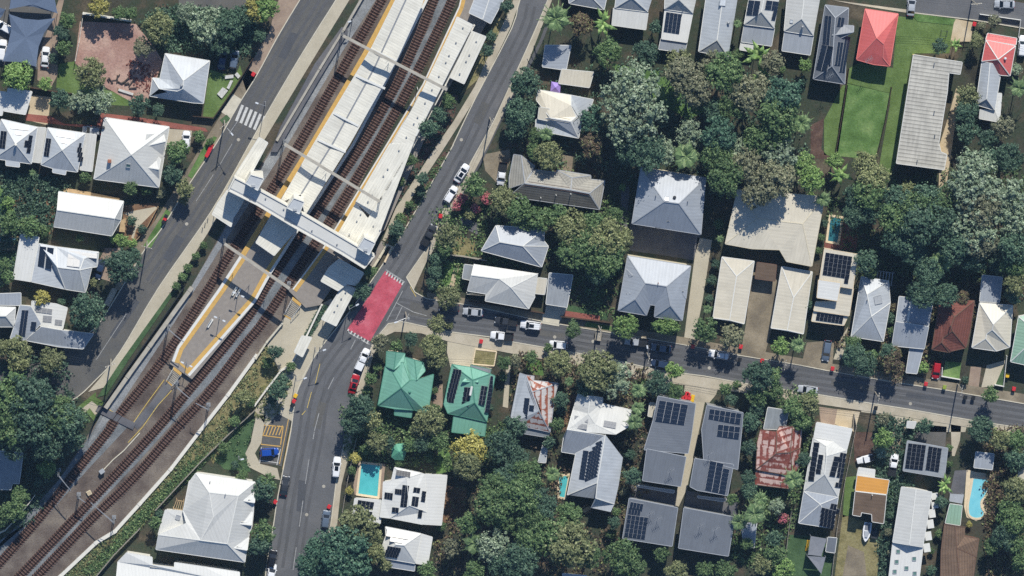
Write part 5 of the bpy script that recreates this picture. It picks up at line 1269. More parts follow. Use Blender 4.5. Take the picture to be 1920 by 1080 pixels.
h = house('house', 'pale blue split house', 'pale blue flat fronted house with a long blue carport reaching the street', [('roof', BG, 4.0, 4.5, '985 64,1238 98,1202 290 1,960 252 1', '0123'), ('roof', BG, 3.8, 5.3, '958 254 1,1204 292 1,1172 456,930 432', '0123'), ('carport_roof', BG, 2.9, 3.1, '1065 450 1,1164 460 1,1116 642,1036 634', '0123')], wall='wall white')
m = MB(); a, _ = on_plane(h, 0, 0, *Q('1075 80')[0][:2]); b, _ = on_plane(h, 0, 0, *Q('1045 260')[0][:2]); m.beam(a+Vector((0, 0, .06)), b+Vector((0, 0, .06)), .5, .12); m.build('ridge_cap', 'trim white', h.root)
h = house('house', 'brown red tiled house', 'brown red tiled house with two dark south gables and tree shade on its roof', [('roof', 'brown red tile', 4.0, 6.6, '1290 86,1548 96,1512 335,1484 448,1375 472 .1,1362 482 0,1230 460,1400 215 .95,1372 290 1,1382 322 .9,1314 374 .5,1302 408 .5', '017 123987 934a b56 a45b 0789ab6')], wall='wall brick', trim='trim brown')
vents(h, 0, 1, '1366 286', 'flue_pipe', 'steel dark')
h = house('house', 'cream gable house', 'cream hip roofed house with a grey south gable and a concrete drive', [('roof', CM, 4.0, 6.6, '1588 112,1834 132,1812 442,1712 472,1530 446,1690 272 1,1640 345 .55,1682 312 .85,1632 380 .5', '015 1275 7236 863 834 057684')], wall='wall cream')
shed('x', 'grey lean-to roof behind the cream gable house', BG, '1608 -96,1758 -80,1735 110,1588 100', 3.4, 'shed', 'shed', False, False)
h = house('house', 'green house at east edge', 'sage green roofed house cut by the east edge of the photo', [('roof', 'sage green metal', 4.0, 6.0, '1880 215,2060 180,2040 600,1820 552,1960 420 1,1980 300 1', '0543 015 1245 234')], wall='wall white', trim='trim white')
# ---- sheet 1,2
tile(1, 2)
h = house('house', 'square green house', 'square green hip roofed house facing the red road patch', [('roof', 'green metal', 4.0, 7.0, '970 585,1008 598 .15,1100 558 .4,1150 695 .8,1210 690 .55,1332 648,1290 940,1190 915,1040 905,915 880,1090 750 1', '01a9 123a 987a a34567'), ('wing_roof', 'green metal', 4.2, 6.0, '980 475,1050 484 .8,1116 492,1108 556 .4,1035 612 .8,975 588', '0145 1234'), ('wing_roof', 'green metal', 4.2, 6.4, '1120 520,1190 540 .6,1254 560,1268 622 .3,1205 692 .75,1150 695 .75,1102 560 .3', '01456 1234'), ('verandah_roof', 'green metal', 3.2, 3.6, '1040 906 1,1172 918 1,1164 972,1038 952', '0123')], wall='wall cream', trim='trim green')
vents(h, 0, 3, '1152 778', 'roof_vent', 'trim green')
h = house('house', 'green panel house', 'green roofed house with black panels on both sides of its ridge', [('roof', 'green metal', 4.0, 6.6, '1470 574,1612 596,1756 645,1792 660,1730 1002,1520 956,1440 940,1410 872,1625 690 1,1640 860 1', '018 089567 954 128 82349'), ('porch_roof', 'green metal', 4.6, 6.2, '1602 640,1667 652,1666 706 1,1545 702 1', '0123'), ('deck_roof', MG, 3.0, 3.2, '1612 578 1,1762 612 1,1755 645,1608 625', '0123'), ('verandah_roof', 'green metal', 3.2, 3.7, '1484 960 1,1728 1004 1,1715 1110,1468 1080', '0123')], wall='wall white', trim='trim green')
panels(h, 0, 1, '1484 604,1546 614,1420 852', 3, 7, 'panel black'); panels(h, 0, 1, '1566 742,1620 746,1540 886', 2, 4, 'panel black') ; panels(h, 0, 4, '1688 730,1736 738,1664 872', 2, 4, 'panel black'); panels(h, 0, 4, '1756 658,1790 664,1712 932', 1, 9, 'panel black')
r_ = MB(); p, _ = on_plane(h, 0, 4, *Q('1612 770')[0][:2]); r_.tube(p+Vector((-.2, -1.0, .35)), p+Vector((.2, 1.0, .35)), .28, 10); r_.build('water_heater_tank', 'trim white', h.root)
area('driveway', 'pale paving', [(840, 622), (935, 637), (925, 690), (900, 700), (845, 690), (838, 660)], .05)
r = thing('garden_bed', [(910, 668)], 'square raised garden bed with timber edging north of the green panel house', 'garden bed'); slab(r, 'soil', 'dry grass', '1648 465,1800 480,1782 580,1630 568', 0, .4); m = MB(); P = [W(a, b, .5) for a, b, _ in Q('1645 460,1804 478,1785 584,1626 570')]
for a, b in zip(P, P[1:]+P[:1]): line_mb(m, [a, b], .25, 0, .5)
m.build('edging', 'coping', r)
# ---- sheet 2,2
tile(2, 2)
h = house('house', 'rusty roofed house', 'small house with a white and rust streaked roof and one strip of panels', [('roof', 'rusty pale metal', 4.0, 6.4, '60 640,165 662,160 694 .05,346 716,318 820,285 1080,60 1032,0 1012,-6 960,105 655 .5,150 780 .85,202 922 1', '9123a a345b b56'), ('roof', PG, 4.0, 6.4, '60 640,105 655 .5,150 780 .85,202 922 1,60 1032,0 1012,-6 960', '0123456'), ('verandah_roof', MG, 3.2, 3.6, '60 1034 1,285 1082 1,268 1120,80 1090', '0123')], wall='wall timber', trim='trim grey')
panels(h, 1, 0, '96 822,136 826,76 970', 1, 6); panels(h, 1, 0, '132 876,170 880,126 922', 1, 2)
# white + blue house in three pieces
tile()
h = house('house', 'blue and white winged house', 'large white and pale blue winged house with panels and a green pool', [
 ('roof', WM, 4.2, 6.6, '1084 739,1106 743 .8,1130 746,1129 757,1184 769,1178 800 .65,1154 814 .95,1064 806 .95,1061 803 .5,1075 768,1103 776 .8,1117 796 .8,1128 778 .4,1153 768 .5', '01a9 123a 9ab7 a3cb 3456bc b67'),
 ('roof', BG, 4.2, 6.6, '1064 806 1,1154 814 1,1135 817 1,1105 838 .4,1083 852,1053 847,1057 820', '023456'),
 ('roof', PG, 4.2, 6.9, '1135 815 1,1168 858,1160 910,1152 945,1145 960,1108 952 .1,1115 935 .1,1064 928,1080 850 .05,1106 837 .4,1120 905 1,1117 934 .9', '0a789 012a a76b a23b b345 b56')], wall='wall white')
panels(h, 0, 2, '1078 779,1104 783,1076 789', 4, 1, 'panel pale'); panels(h, 0, 2, '1075 793,1102 796,1073 803', 4, 1, 'panel pale')
panels(h, 0, 4, '1133 788,1156 792,1131 800', 4, 1, 'panel pale'); 
tile(2, 3)
panels(h, 2, 0, '536 136,578 142,502 352', 1, 8, 'panel blue'); panels(h, 2, 0, '590 100,680 60,545 372', 4, 11, 'panel blue', skip=((0, 0), (0, 1), (1, 0)))
pool('green blue pool beside the blue and white winged house', '345 325,432 320,400 500,350 490', 'pool aqua')
# townhouses
tile()
h = house('townhouse', 'north west townhouse', 'dark grey townhouse roof with a panel block, north west one of the six', [('roof', SG, 6.4, 7.0, '1234 743 1,1304 757 1,1296 816,1290 850,1208 843,1225 788', '012345')], trim='trim grey', wall='wall grey', group='dark grey townhouses')
tile(2, 2); panels(h, 0, 0, '1104 840,1322 876,1074 992', 4, 5, skip=()); tile()
h = house('townhouse', 'middle west townhouse', 'dark grey townhouse roof without panels just south of the north west one', [('roof', SG, 5.9, 6.5, '1213 842 1,1286 857 1,1276 912,1205 901', '0123')], trim='trim grey', wall='wall grey', group='dark grey townhouses')
vents(h, 0, 0, '1257 880', 'antenna', 'steel galvanised')
h = house('townhouse', 'north east townhouse', 'dark grey townhouse roof with a wide panel block, north east one of the six', [('roof', SG, 6.4, 7.0, '1326 760 1,1393 774 1,1390 810,1383 880,1320 863,1316 805', '012345')], trim='trim grey', wall='wall grey', group='dark grey townhouses')
tile(2, 2); panels(h, 0, 0, '1482 904,1722 940,1470 982', 6, 2); panels(h, 0, 0, '1545 1020,1712 1040,1535 1110', 4, 2); tile()
vents(h, 0, 0, '1330 848', 'antenna', 'steel galvanised')
h = house('townhouse', 'middle east townhouse', 'dark grey townhouse roof with a tall panel block, middle one of the east column', [('roof', SG, 5.9, 6.5, '1303 860 1,1375 871 1,1364 929,1307 919,1294 912', '01234')], trim='trim grey', wall='wall grey', group='dark grey townhouses')
tile(2, 3); panels(h, 0, 0, '1484 212,1638 248,1446 432', 3, 7, skip=((2, 0),))
h = house('townhouse', 'south west townhouse', 'wide dark grey townhouse roof with panels down its west side', [('roof', SG, 5.6, 6.4, '880 498 1,1242 570 1,1200 856,830 798', '0123')], trim='trim grey', wall='wall grey', group='dark grey townhouses')
panels(h, 0, 0, '888 520,985 538,880 575', 4, 1); panels(h, 0, 0, '878 565,968 578,868 612', 4, 1); panels(h, 0, 0, '866 618,1022 640,840 782', 5, 5)
vents(h, 0, 0, '1035 600,1092 640', 'antenna', 'steel galvanised')
h = house('townhouse', 'south east townhouse', 'wide plain dark grey townhouse roof with two aerials and no panels', [('roof', SG, 5.6, 6.4, '1290 570 1,1668 640 1,1622 930,1250 870', '0123')], trim='trim grey', wall='wall grey', group='dark grey townhouses')
vents(h, 0, 0, '1412 690,1526 715', 'antenna', 'steel galvanised')
for p, l in (('940 400,1220 440,1212 458,935 408', 'grey balcony hood below the middle west townhouse'), ('1392 480,1612 505,1582 522,1394 492', 'grey balcony hood below the middle east townhouse')): shed('x', l, MG, p, 3.0, 'balcony', 'balcony', False, False, fall=.1)
tile(2, 3)
area('driveway', 'pale paving', '1305 -250,1450 -240,1400 0,1395 40,1310 430,1250 560,1225 550,1260 250', .05)
area('courtyard', 'dark concrete yard', '890 400,1240 450,1225 560,885 500', .05); area('courtyard', 'dark concrete yard', '1310 440,1700 500,1680 640,1290 560', .05)
tile(2, 2)
shed('x', 'small cream hood on the west side of the north west townhouse', CM, '1034 860,1078 866,1062 968,1020 960', 3.6, 'porch', 'porch', False, False)
area('driveway', 'footpath concrete', '1420 670,1560 700,1530 800,1480 860,1380 850,1290 780,1300 700', .06)
area('driveway', 'brown paving', '820 560,960 600,985 640,930 690,860 650', .05); area('lawn', 'lawn', '950 645,1005 645,990 720,940 700', .04)
area('lawn', 'lawn', '100 530,220 545,240 660,110 640', .03)
# rusty red house
tile()
h = house('house', 'rust red house', 'old house whose corrugated roof is mostly rust red in bands', [('roof', 'rusty red metal', 4.0, 5.6, '1426 806,1456 810 1,1462 800,1486 800 1,1504 804,1500 840,1498 874,1486 892 0,1418 880,1420 830,1456 850 1,1482 848 1', '01a9 9a8 123ba 345b b567 ab78'), ('verandah_roof', 'rusty red metal', 3.0, 3.6, '1418 881 1,1487 893 1,1480 916,1414 908', '0123')], wall='wall timber', trim='trim brown')
shed('x', 'pale weathered roof on the north side of the rust red house', 'weathered metal', '1440 764,1478 770,1472 806,1432 804', 3.6, 'shed', 'shed', False, False)
# ---- sheet 3,3
tile(3, 3)
h = house('house', 'south row solar house', 'long white house with dark panels on both slopes in the southern row', [('front_roof', BW, 4.3, 4.5, '365 -70,630 -22,590 132,488 100,492 66,345 38', '012345'), ('roof', WM, 4.2, 6.6, '340 44,492 68,590 136,525 486,270 440,440 180 1,425 318 1,440 110 .6', '07564 017 1257 634 2365'), ('rear_roof', BG, 3.4, 4.9, '270 446 .6,526 488 .6,486 722,230 682,392 542 1', '014 124 234 304')], wall='wall white')
panels(h, 1, 0, '346 76,390 80,302 364', 1, 8, 'panel black'); panels(h, 1, 0, '382 168,420 172,358 312', 1, 4, 'panel black'); panels(h, 1, 4, '540 152,586 160,500 412', 2, 7, 'panel black', skip=((0, 5),)); panels(h, 1, 4, '495 180,540 186,455 330', 1, 4, 'panel black'); panels(h, 2, 1, '460 534,506 544,492 605', 2, 2, 'panel black'); panels(h, 2, 2, '402 562,510 590,385 700', 4, 4, 'panel black')
sail('small square grey shade sail over the play lawn', '320 780 1,442 800 1,400 932 1,300 920 1', 2.8, 'shade cloth grey'); sail('small triangular grey shade sail south of the square one', '295 930 1,432 938 1,400 1064 1', 2.8, 'shade cloth grey')
shed('play lawn shed', 'dark grey garden shed roof beside the two small shade sails', SG, '450 790,516 796,500 906,434 896', 2.4)
area('lawn', 'deep lawn', '150 770,500 790,480 1080,120 1080', .03); area('yard', 'dry grass', '560 620,840 700,820 1080,500 1080', .03); area('yard', 'grey brown yard', '600 850,720 900,740 1080,560 1080', .04)
r = thing('slide', Q('296 850'), 'yellow playground slide beside the small square shade sail', 'slide'); m = MB(); a = W(*Q('302 812')[0][:2], 1.4); b = W(*Q('288 890')[0][:2], .2); m.beam(a, b, .5, .06); m.build('chute', 'bin yellow', r)
for s in (-.27, .27): k = MB(); k.beam(a+Vector((s, 0, .1)), b+Vector((s, 0, .1)), .05, .2); k.build('side_rail', 'bin yellow', r)
k = MB(); k.tube(a, (a.x, a.y, 0), .05); k.build('leg', 'steel dark', r)
h = house('house', 'orange and brown house', 'flat roofed house half orange and half brown with a white carport', [('roof', 'orange metal', 3.8, 4.0, '670 328 1,908 362 1,890 466,655 440', '0123'), ('rear_roof', 'brown metal', 3.8, 4.0, '655 448 1,888 476 1,866 686,782 672,780 616,700 602,694 632,636 622', '01234567'), ('carport_roof', BW, 2.9, 3.0, '680 268 1,802 284 1,796 346,668 330', '0123')], wall='wall white')
vents(h, 1, 0, '780 470', 'flue_pipe', 'trim white')
h = house('carport', 'solar carport', 'flat grey carport roof nearly covered by two blocks of black panels', [('roof', MG, 3.4, 3.6, '1046 66 1,1348 122 1,1322 342,1014 290', '0123')], cat='carport', open_sides=True, trim='trim grey')
panels(h, 0, 0, '1052 82,1186 98,1026 270', 4, 6, 'panel black'); panels(h, 0, 0, '1204 104,1304 122,1180 282', 3, 6, 'panel black')
h = house('house', 'long white ribbed house', 'long white ribbed house with a row of white east awnings and skylights behind', [('roof', 'white metal', 4.4, 6.0, '1002 414,1110 432 1,1228 452,1160 862,1060 846 1,936 826', '0145 1234'), ('rear_roof', BW, 3.8, 4.0, '936 836 1,1162 866 1,1130 1120,905 1110', '0123')], wall='wall white')
vents(h, 1, 0, '976 895,1096 950,965 972,1038 1020,950 1046,1100 1060', 'skylight', 'skylight glass', .42)
for i, (x, y) in enumerate(((1250, 490), (1250, 540), (1230, 610), (1218, 690), (1202, 780), (1192, 868))):
    p = W(*Q(f'{x} {y}')[0][:2], 3); m = MB(); m.box((p.x, p.y, 3), (1.5, 2.0, .12), .15); m.build('window_awning', 'trim white', h.root)
shed('striped green shed', 'green striped shed roof beside the oval pool', 'sage green metal', '1365 540,1456 552,1440 700,1330 682', 2.6)
h = house('house', 'brown roofed house', 'brown tiled house below the striped green shed at the lower east corner', [('roof', 'brown tile', 3.8, 5.4, '1325 690,1480 712,1476 780,1582 800,1560 935,1535 1120,1295 1120,1300 890,1405 705 1,1415 870 1,1440 1120 1', '0897 1298 2349 945a 79a6 018'), ('front_roof', 'brown tile', 3.9, 5.3, '1424 782,1580 800,1562 936,1462 942,1412 860 .6', '01234')], wall='wall brick', trim='trim brown')
r = thing('pergola', Q('1410 500'), 'grey framed pergola north of the striped green shed', 'pergola'); slab(r, 'roof_sheet', 'trim grey', '1366 462,1470 470,1456 538,1360 520', 2.3, 2.4)
for a, b, _ in Q('1370 468,1462 476,1450 530,1366 518'): p = W(a, b, 2.3); k = MB(); k.box((p.x, p.y, 1.15), (.1, .1, 2.3)); k.build('post', 'trim grey', r)
area('pool_deck', 'coping', '1490 280,1560 300,1650 310,1705 330,1690 400,1625 500,1640 560,1640 640,1560 668,1490 640,1470 560', .06)
area('paved_yard', 'dark concrete yard', '1400 290,1490 285,1470 470,1365 460', .05)
pool('large sky blue kidney pool beside the green shed', '1535 340,1600 345,1664 362,1655 430,1625 490,1602 520,1605 570,1625 600,1610 640,1550 650,1505 620,1500 540,1520 430', 'pool sky', 1)
house('house', 'tan roof at east edge', 'tan roof cut by the east edge above the kidney pool', [('roof', 'cream metal', 3.8, 5.0, '1895 190,2050 200,2040 480,1866 415,1960 330 1', '014 124 234 304')], lmk=False)
area('driveway', 'grey brown yard', '930 -60,1020 -40,990 180,960 330,900 340,910 160,940 60', .05); area('driveway', 'old asphalt', '1030 -70,1340 -40,1330 110,1050 70', .05); area('yard', 'mulch', '640 0,780 0,800 160,650 230', .03)
area('yard', 'olive lawn', '580 340,660 330,630 620,560 640', .03); area('yard', 'olive lawn', '905 370,960 380,920 640,860 690', .03)
tile(3, 2)
area('driveway', 'tan paving', '520 910,690 930,650 1080,500 1020', .05); area('driveway', 'pale paving', '690 870,960 930,1250 960,1500 1000,1480 1080,960 1080,940 960,700 930', .05)
area('driveway', 'pale paving', '1640 580,1785 540,1700 740,1600 745', .05); area('driveway', 'brown paving', '1520 590,1600 590,1580 745,1500 735', .05); area('driveway', 'dark concrete yard', '1240 650,1310 600,1290 750,1215 740', .05); area('lawn', 'lawn', '1330 550,1450 560,1435 680,1310 660', .04)
area('driveway', 'grey brown yard', '290 410,500 390,480 600,250 580', .05); area('path', 'pale paving', '545 380,600 290,570 480,540 540,490 535', .05); area('driveway', 'brown paving', '380 890,520 910,500 1080,400 1040', .04)
area('lawn', 'deep lawn', '1700 690,1770 600,1760 740,1700 730', .04)
fence('white fence along the cream gable house drive', [(1888, 668), (1882, 725), (1866, 722)], 1.1, .1, 'trim white'); fence('low white wall around the small lawn by the red car', [(1767, 690), (1766, 706), (1800, 712)], .9, .15, 'trim white')
fence('pale timber fence beside the drive of the south row solar house', [(1606, 800+0), (1602, 778), (1600, 800)], 1.5, .1, 'grey plank')
fence('white fence between the south row solar house and the orange house', [(1606, 800), (1585, 900), (1570, 990), (1560, 1080)], 1.6, .08, 'grey plank'); fence('grey fence west of the play lawn', [(1484, 960), (1477, 1010), (1470, 1080)], 1.6, .08, 'grey plank')
fence('dark fence between the pale red roof house lawn and the strip lawn', [(1672, 165), (1660, 230), (1645, 296)], 1.6, .1, 'dark timber'); fence('dark fence between the black panel house and the red roof lawn', [(1592, 130), (1582, 200), (1567, 288)], 1.6, .1, 'dark timber')
fence('white pipe fence around the front garden of the red and white house', [(1838, 27), (1914, 38), (1910, 70)], 1.2, .08, 'trim white')
# ---- sheet 0,3
tile(0, 3)
h = house('hall', 'large white hall', 'large white hip roofed hall between the rail bank and the car park', [('roof', WM, 5.2, 8.4, '1470 310,1912 376,1905 450,1900 600,1890 700,1862 790,1835 976,1170 880,1190 772 .3,1400 686 .35,1375 590 0,1425 370,1570 455 1,1785 480 1,1505 812 .8,1705 838 .8,1600 640 1', '01dc 0cge9ab cdg gdfe d12345f f56 ef678 e89'), ('wing_roof', BW, 4.0, 4.4, '1240 586 1,1376 594 1,1402 684 1,1486 812,1186 770', '01234'), ('side_roof', BW, 4.6, 4.8, '1420 368,1450 366 1,1400 682 1,1376 590', '0123')] + [('dormer_roof', BW, 5.2, 7.2, v, '012') for v in ('1826 516 1,1912 448,1908 530 .5', '1772 686 1,1892 600,1885 698 .5', '1736 866 .9,1866 792,1852 886 .5')], cat='hall', wall='wall white')
vents(h, 1, 0, '1330 740', 'roof_vent', 'steel galvanised', .5); vents(h, 1, 0, '1335 640', 'skylight', 'trim grey', .5); vents(h, 0, 0, '1690 465,1575 370', 'flue_pipe')
h = house('hall', 'white roof at bottom edge', 'white roofed building cut by the bottom edge below the large white hall', [('roof', BW, 4.8, 6.0, '885 975 0,950 908 .4,1140 940 .6,1140 1000 .8,1310 1020 .8,1310 980 .6,1530 1012 .6,1795 1052 .3,1795 1140 1,870 1140 1', '0123456789')], cat='hall', wall='wall white')
shed('grey roof by big trees', 'weathered grey roof at the west edge under the big trees', 'mid grey metal', '-40 140,172 160,142 388,92 384,80 432,-40 430', 3.4)
area('lawn', 'deep lawn', '1700 60,1850 0,1830 160,1900 260,1700 270,1560 200', .075)
# ---- sheet 1,3
tile(1, 3)
pool('rectangular pool beside the brown deck on the lower street', '784 228,938 246,918 492,758 468', 'pool aqua')
area('pool_deck', 'brown paving', '770 215,970 240,945 500,740 470,730 400', .08)
h = house('garage', 'flat panel garage', 'flat white garage with two rows of panels just south of the rectangular pool', [('roof', BW, 3.6, 3.8, '742 498 1,938 512 1,932 686,720 642', '0123')], cat='garage', wall='wall white')
panels(h, 0, 0, '766 508,888 526,754 562', 4, 2, 'panel black'); panels(h, 0, 0, '752 584,876 598,742 630', 4, 1, 'panel black')
h = house('house', 'white patchwork panel house', 'white house with many scattered black panel blocks east of the rectangular pool', [('roof', BW, 4.2, 5.6, '1040 266,1240 310,1262 318,1280 600,1250 692,1005 645,930 636,950 500,956 376,1016 366,1130 345 .9,1150 550 1', '01a 123ba b345 0a9 9ab5678'), ('side_roof', BW, 3.6, 4.2, '1262 318 1,1432 326,1390 698,1250 690 1', '0123')], wall='wall white')
panels(h, 0, 4, '968 450,1030 458,960 500', 3, 1, 'panel black'); panels(h, 0, 4, '1045 424,1096 430,1040 464', 3, 1, 'panel black'); panels(h, 0, 4, '1100 394,1150 402,1082 558', 2, 6, 'panel black'); panels(h, 0, 1, '1182 412,1232 420,1176 452', 2, 1, 'panel black'); panels(h, 0, 1, '1172 480,1222 488,1162 552', 2, 3, 'panel black'); panels(h, 0, 4, '1024 562,1074 568,1018 600', 2, 1, 'panel black'); panels(h, 0, 2, '1220 580,1250 584,1212 640', 1, 2, 'panel black'); panels(h, 0, 0, '1054 284,1160 302,1048 326', 5, 1, 'panel black'); panels(h, 0, 1, '1244 440,1276 446,1234 520', 1, 3, 'panel black')
h = house('house', 'lower street panel house', 'white house with two panel blocks at the bottom beside the spreading teal tree', [('roof', BW, 4.0, 6.0, '972 712,1238 764,1196 982,1190 985,930 940,950 850,975 780,1112 850 1,1050 845 1', '0178 127 87234 08456'), ('side_roof', BW, 3.4, 3.8, '1240 766 1,1322 790,1286 998,1198 984 1', '0123'), ('rear_roof', BG, 3.2, 3.6, '940 942 1,1192 990 1,1188 1042,985 1010', '0123')], wall='wall white')
panels(h, 0, 0, '982 740,1150 768,975 782', 7, 2, 'panel black'); panels(h, 0, 0, '1008 790,1102 806,1002 822', 4, 1, 'panel black'); panels(h, 0, 2, '990 852,1092 868,955 930', 5, 3, 'panel black')
r = thing('gazebo', Q('1075 150'), 'small green eight sided gazebo roof among the shrubs', 'gazebo'); P = [W(a, b, 2.6) for a, b, _ in Q('1042 90,1110 86,1132 110,1124 165,1108 212,1042 210,1016 190,1018 120')]; c = W(*Q('1075 148')[0][:2], 3.9); m = MB()
for a, b in zip(P, P[1:]+P[:1]): m.face([a, b, c]); m.face([a-Vector((0, 0, .15)), b-Vector((0, 0, .15)), b, a])
m.build('roof', 'green cloth', r)
for p in P[::2]: k = MB(); q = c+(p-c)*.88; k.box((q.x, q.y, 1.3), (.12, .12, 2.6)); k.build('post', 'timber', r)
LMK.append(('green gazebo', 748, 847))
area('lawn', 'lawn', '1370 130,1440 100,1480 290,1350 320', .03); area('yard', 'brown dirt', '1410 400,1580 420,1560 640,1400 690', .03)
fence('grey fence along the lower street beside the pool hedge', [(668, 824), (652, 900), (642, 960)], 1.5, .08, 'grey plank')
LMK.append(('red road patch', 702, 572)); LMK.append(('disabled bay car park', 510, 815)); LMK.append(('zebra crossing', 466, 218))
# smaller roofs and yard structures
tile(2, 3)
shed('palm shaded shed', 'blue grey shed roof under the palms south of the rust red house', BG, '1720 690,1835 680,1815 868,1740 850', 3.0)
shed('x', 'narrow white shed roof standing below the rusty roofed house', PG, '238 75,272 60,252 230,196 226', 2.6, lmk=False)
shed('x', 'white roof cut by the bottom edge among the trees', PG, '380 1062,560 1078,560 1140,380 1130', 3.0, lmk=False)
tile(3, 3)
shed('x', 'blue grey shed roof in tree shade north of the kidney pool', BG, '1560 150,1695 165,1682 282,1545 266', 2.5, lmk=False)
tile(3, 2)
shed('x', 'small white shed roof north of the solar carport', BW, '1046 1000,1112 1004,1096 1052,1040 1046', 2.4, lmk=False)
tile(0, 3)
r = thing('pergola', Q('1330 545'), 'small timber pergola on the west side of the large white hall', 'pergola'); m = MB(); P = [W(a, b, 2.4) for a, b, _ in Q('1325 510,1378 520,1366 585,1300 575')]
for t in (0, .25, .5, .75, 1): m.beam(P[0].lerp(P[1], t), P[3].lerp(P[2], t), .12, .1)
m.build('slat', 'pale timber', r); m = MB(); m.beam(P[0], P[1], .12, .16); m.beam(P[3], P[2], .12, .16); m.build('beam', 'pale timber', r)
for a in P: k = MB(); k.box((a.x, a.y, a.z/2), (.12, .12, a.z)); k.build('post', 'pale timber', r)
tile(0, 1)
area('timber_deck', 'pale timber', '870 585,945 560,935 662,868 655', .6, skirt=.6)
area('garden_path', 'pale paving', '925 520,1010 500,1170 470,1180 480,1020 640,1000 720,985 700,1010 620,1000 560', .05)
tile(1, 2)
area('garden_path', 'brown paving', '1330 740,1400 720,1400 900,1330 880', .04); area('garden_path', 'pale paving', '1880 560,1910 570,1890 900,1850 890', .04)
tile(2, 2)
area('yard', 'brown dirt', '430 800,490 800,440 1060,390 1060', .03); area('yard', 'brown dirt', '345 960,410 960,400 1075,320 1080', .035)
tile(3, 3)
area('garden_path', 'footpath concrete', '1370 -60,1450 -60,1440 60,1400 180,1380 180', .05)
tile(1, 1)
area('garden_path', 'brown paving', '1340 900,1400 905,1360 1060,1300 1060', .05)
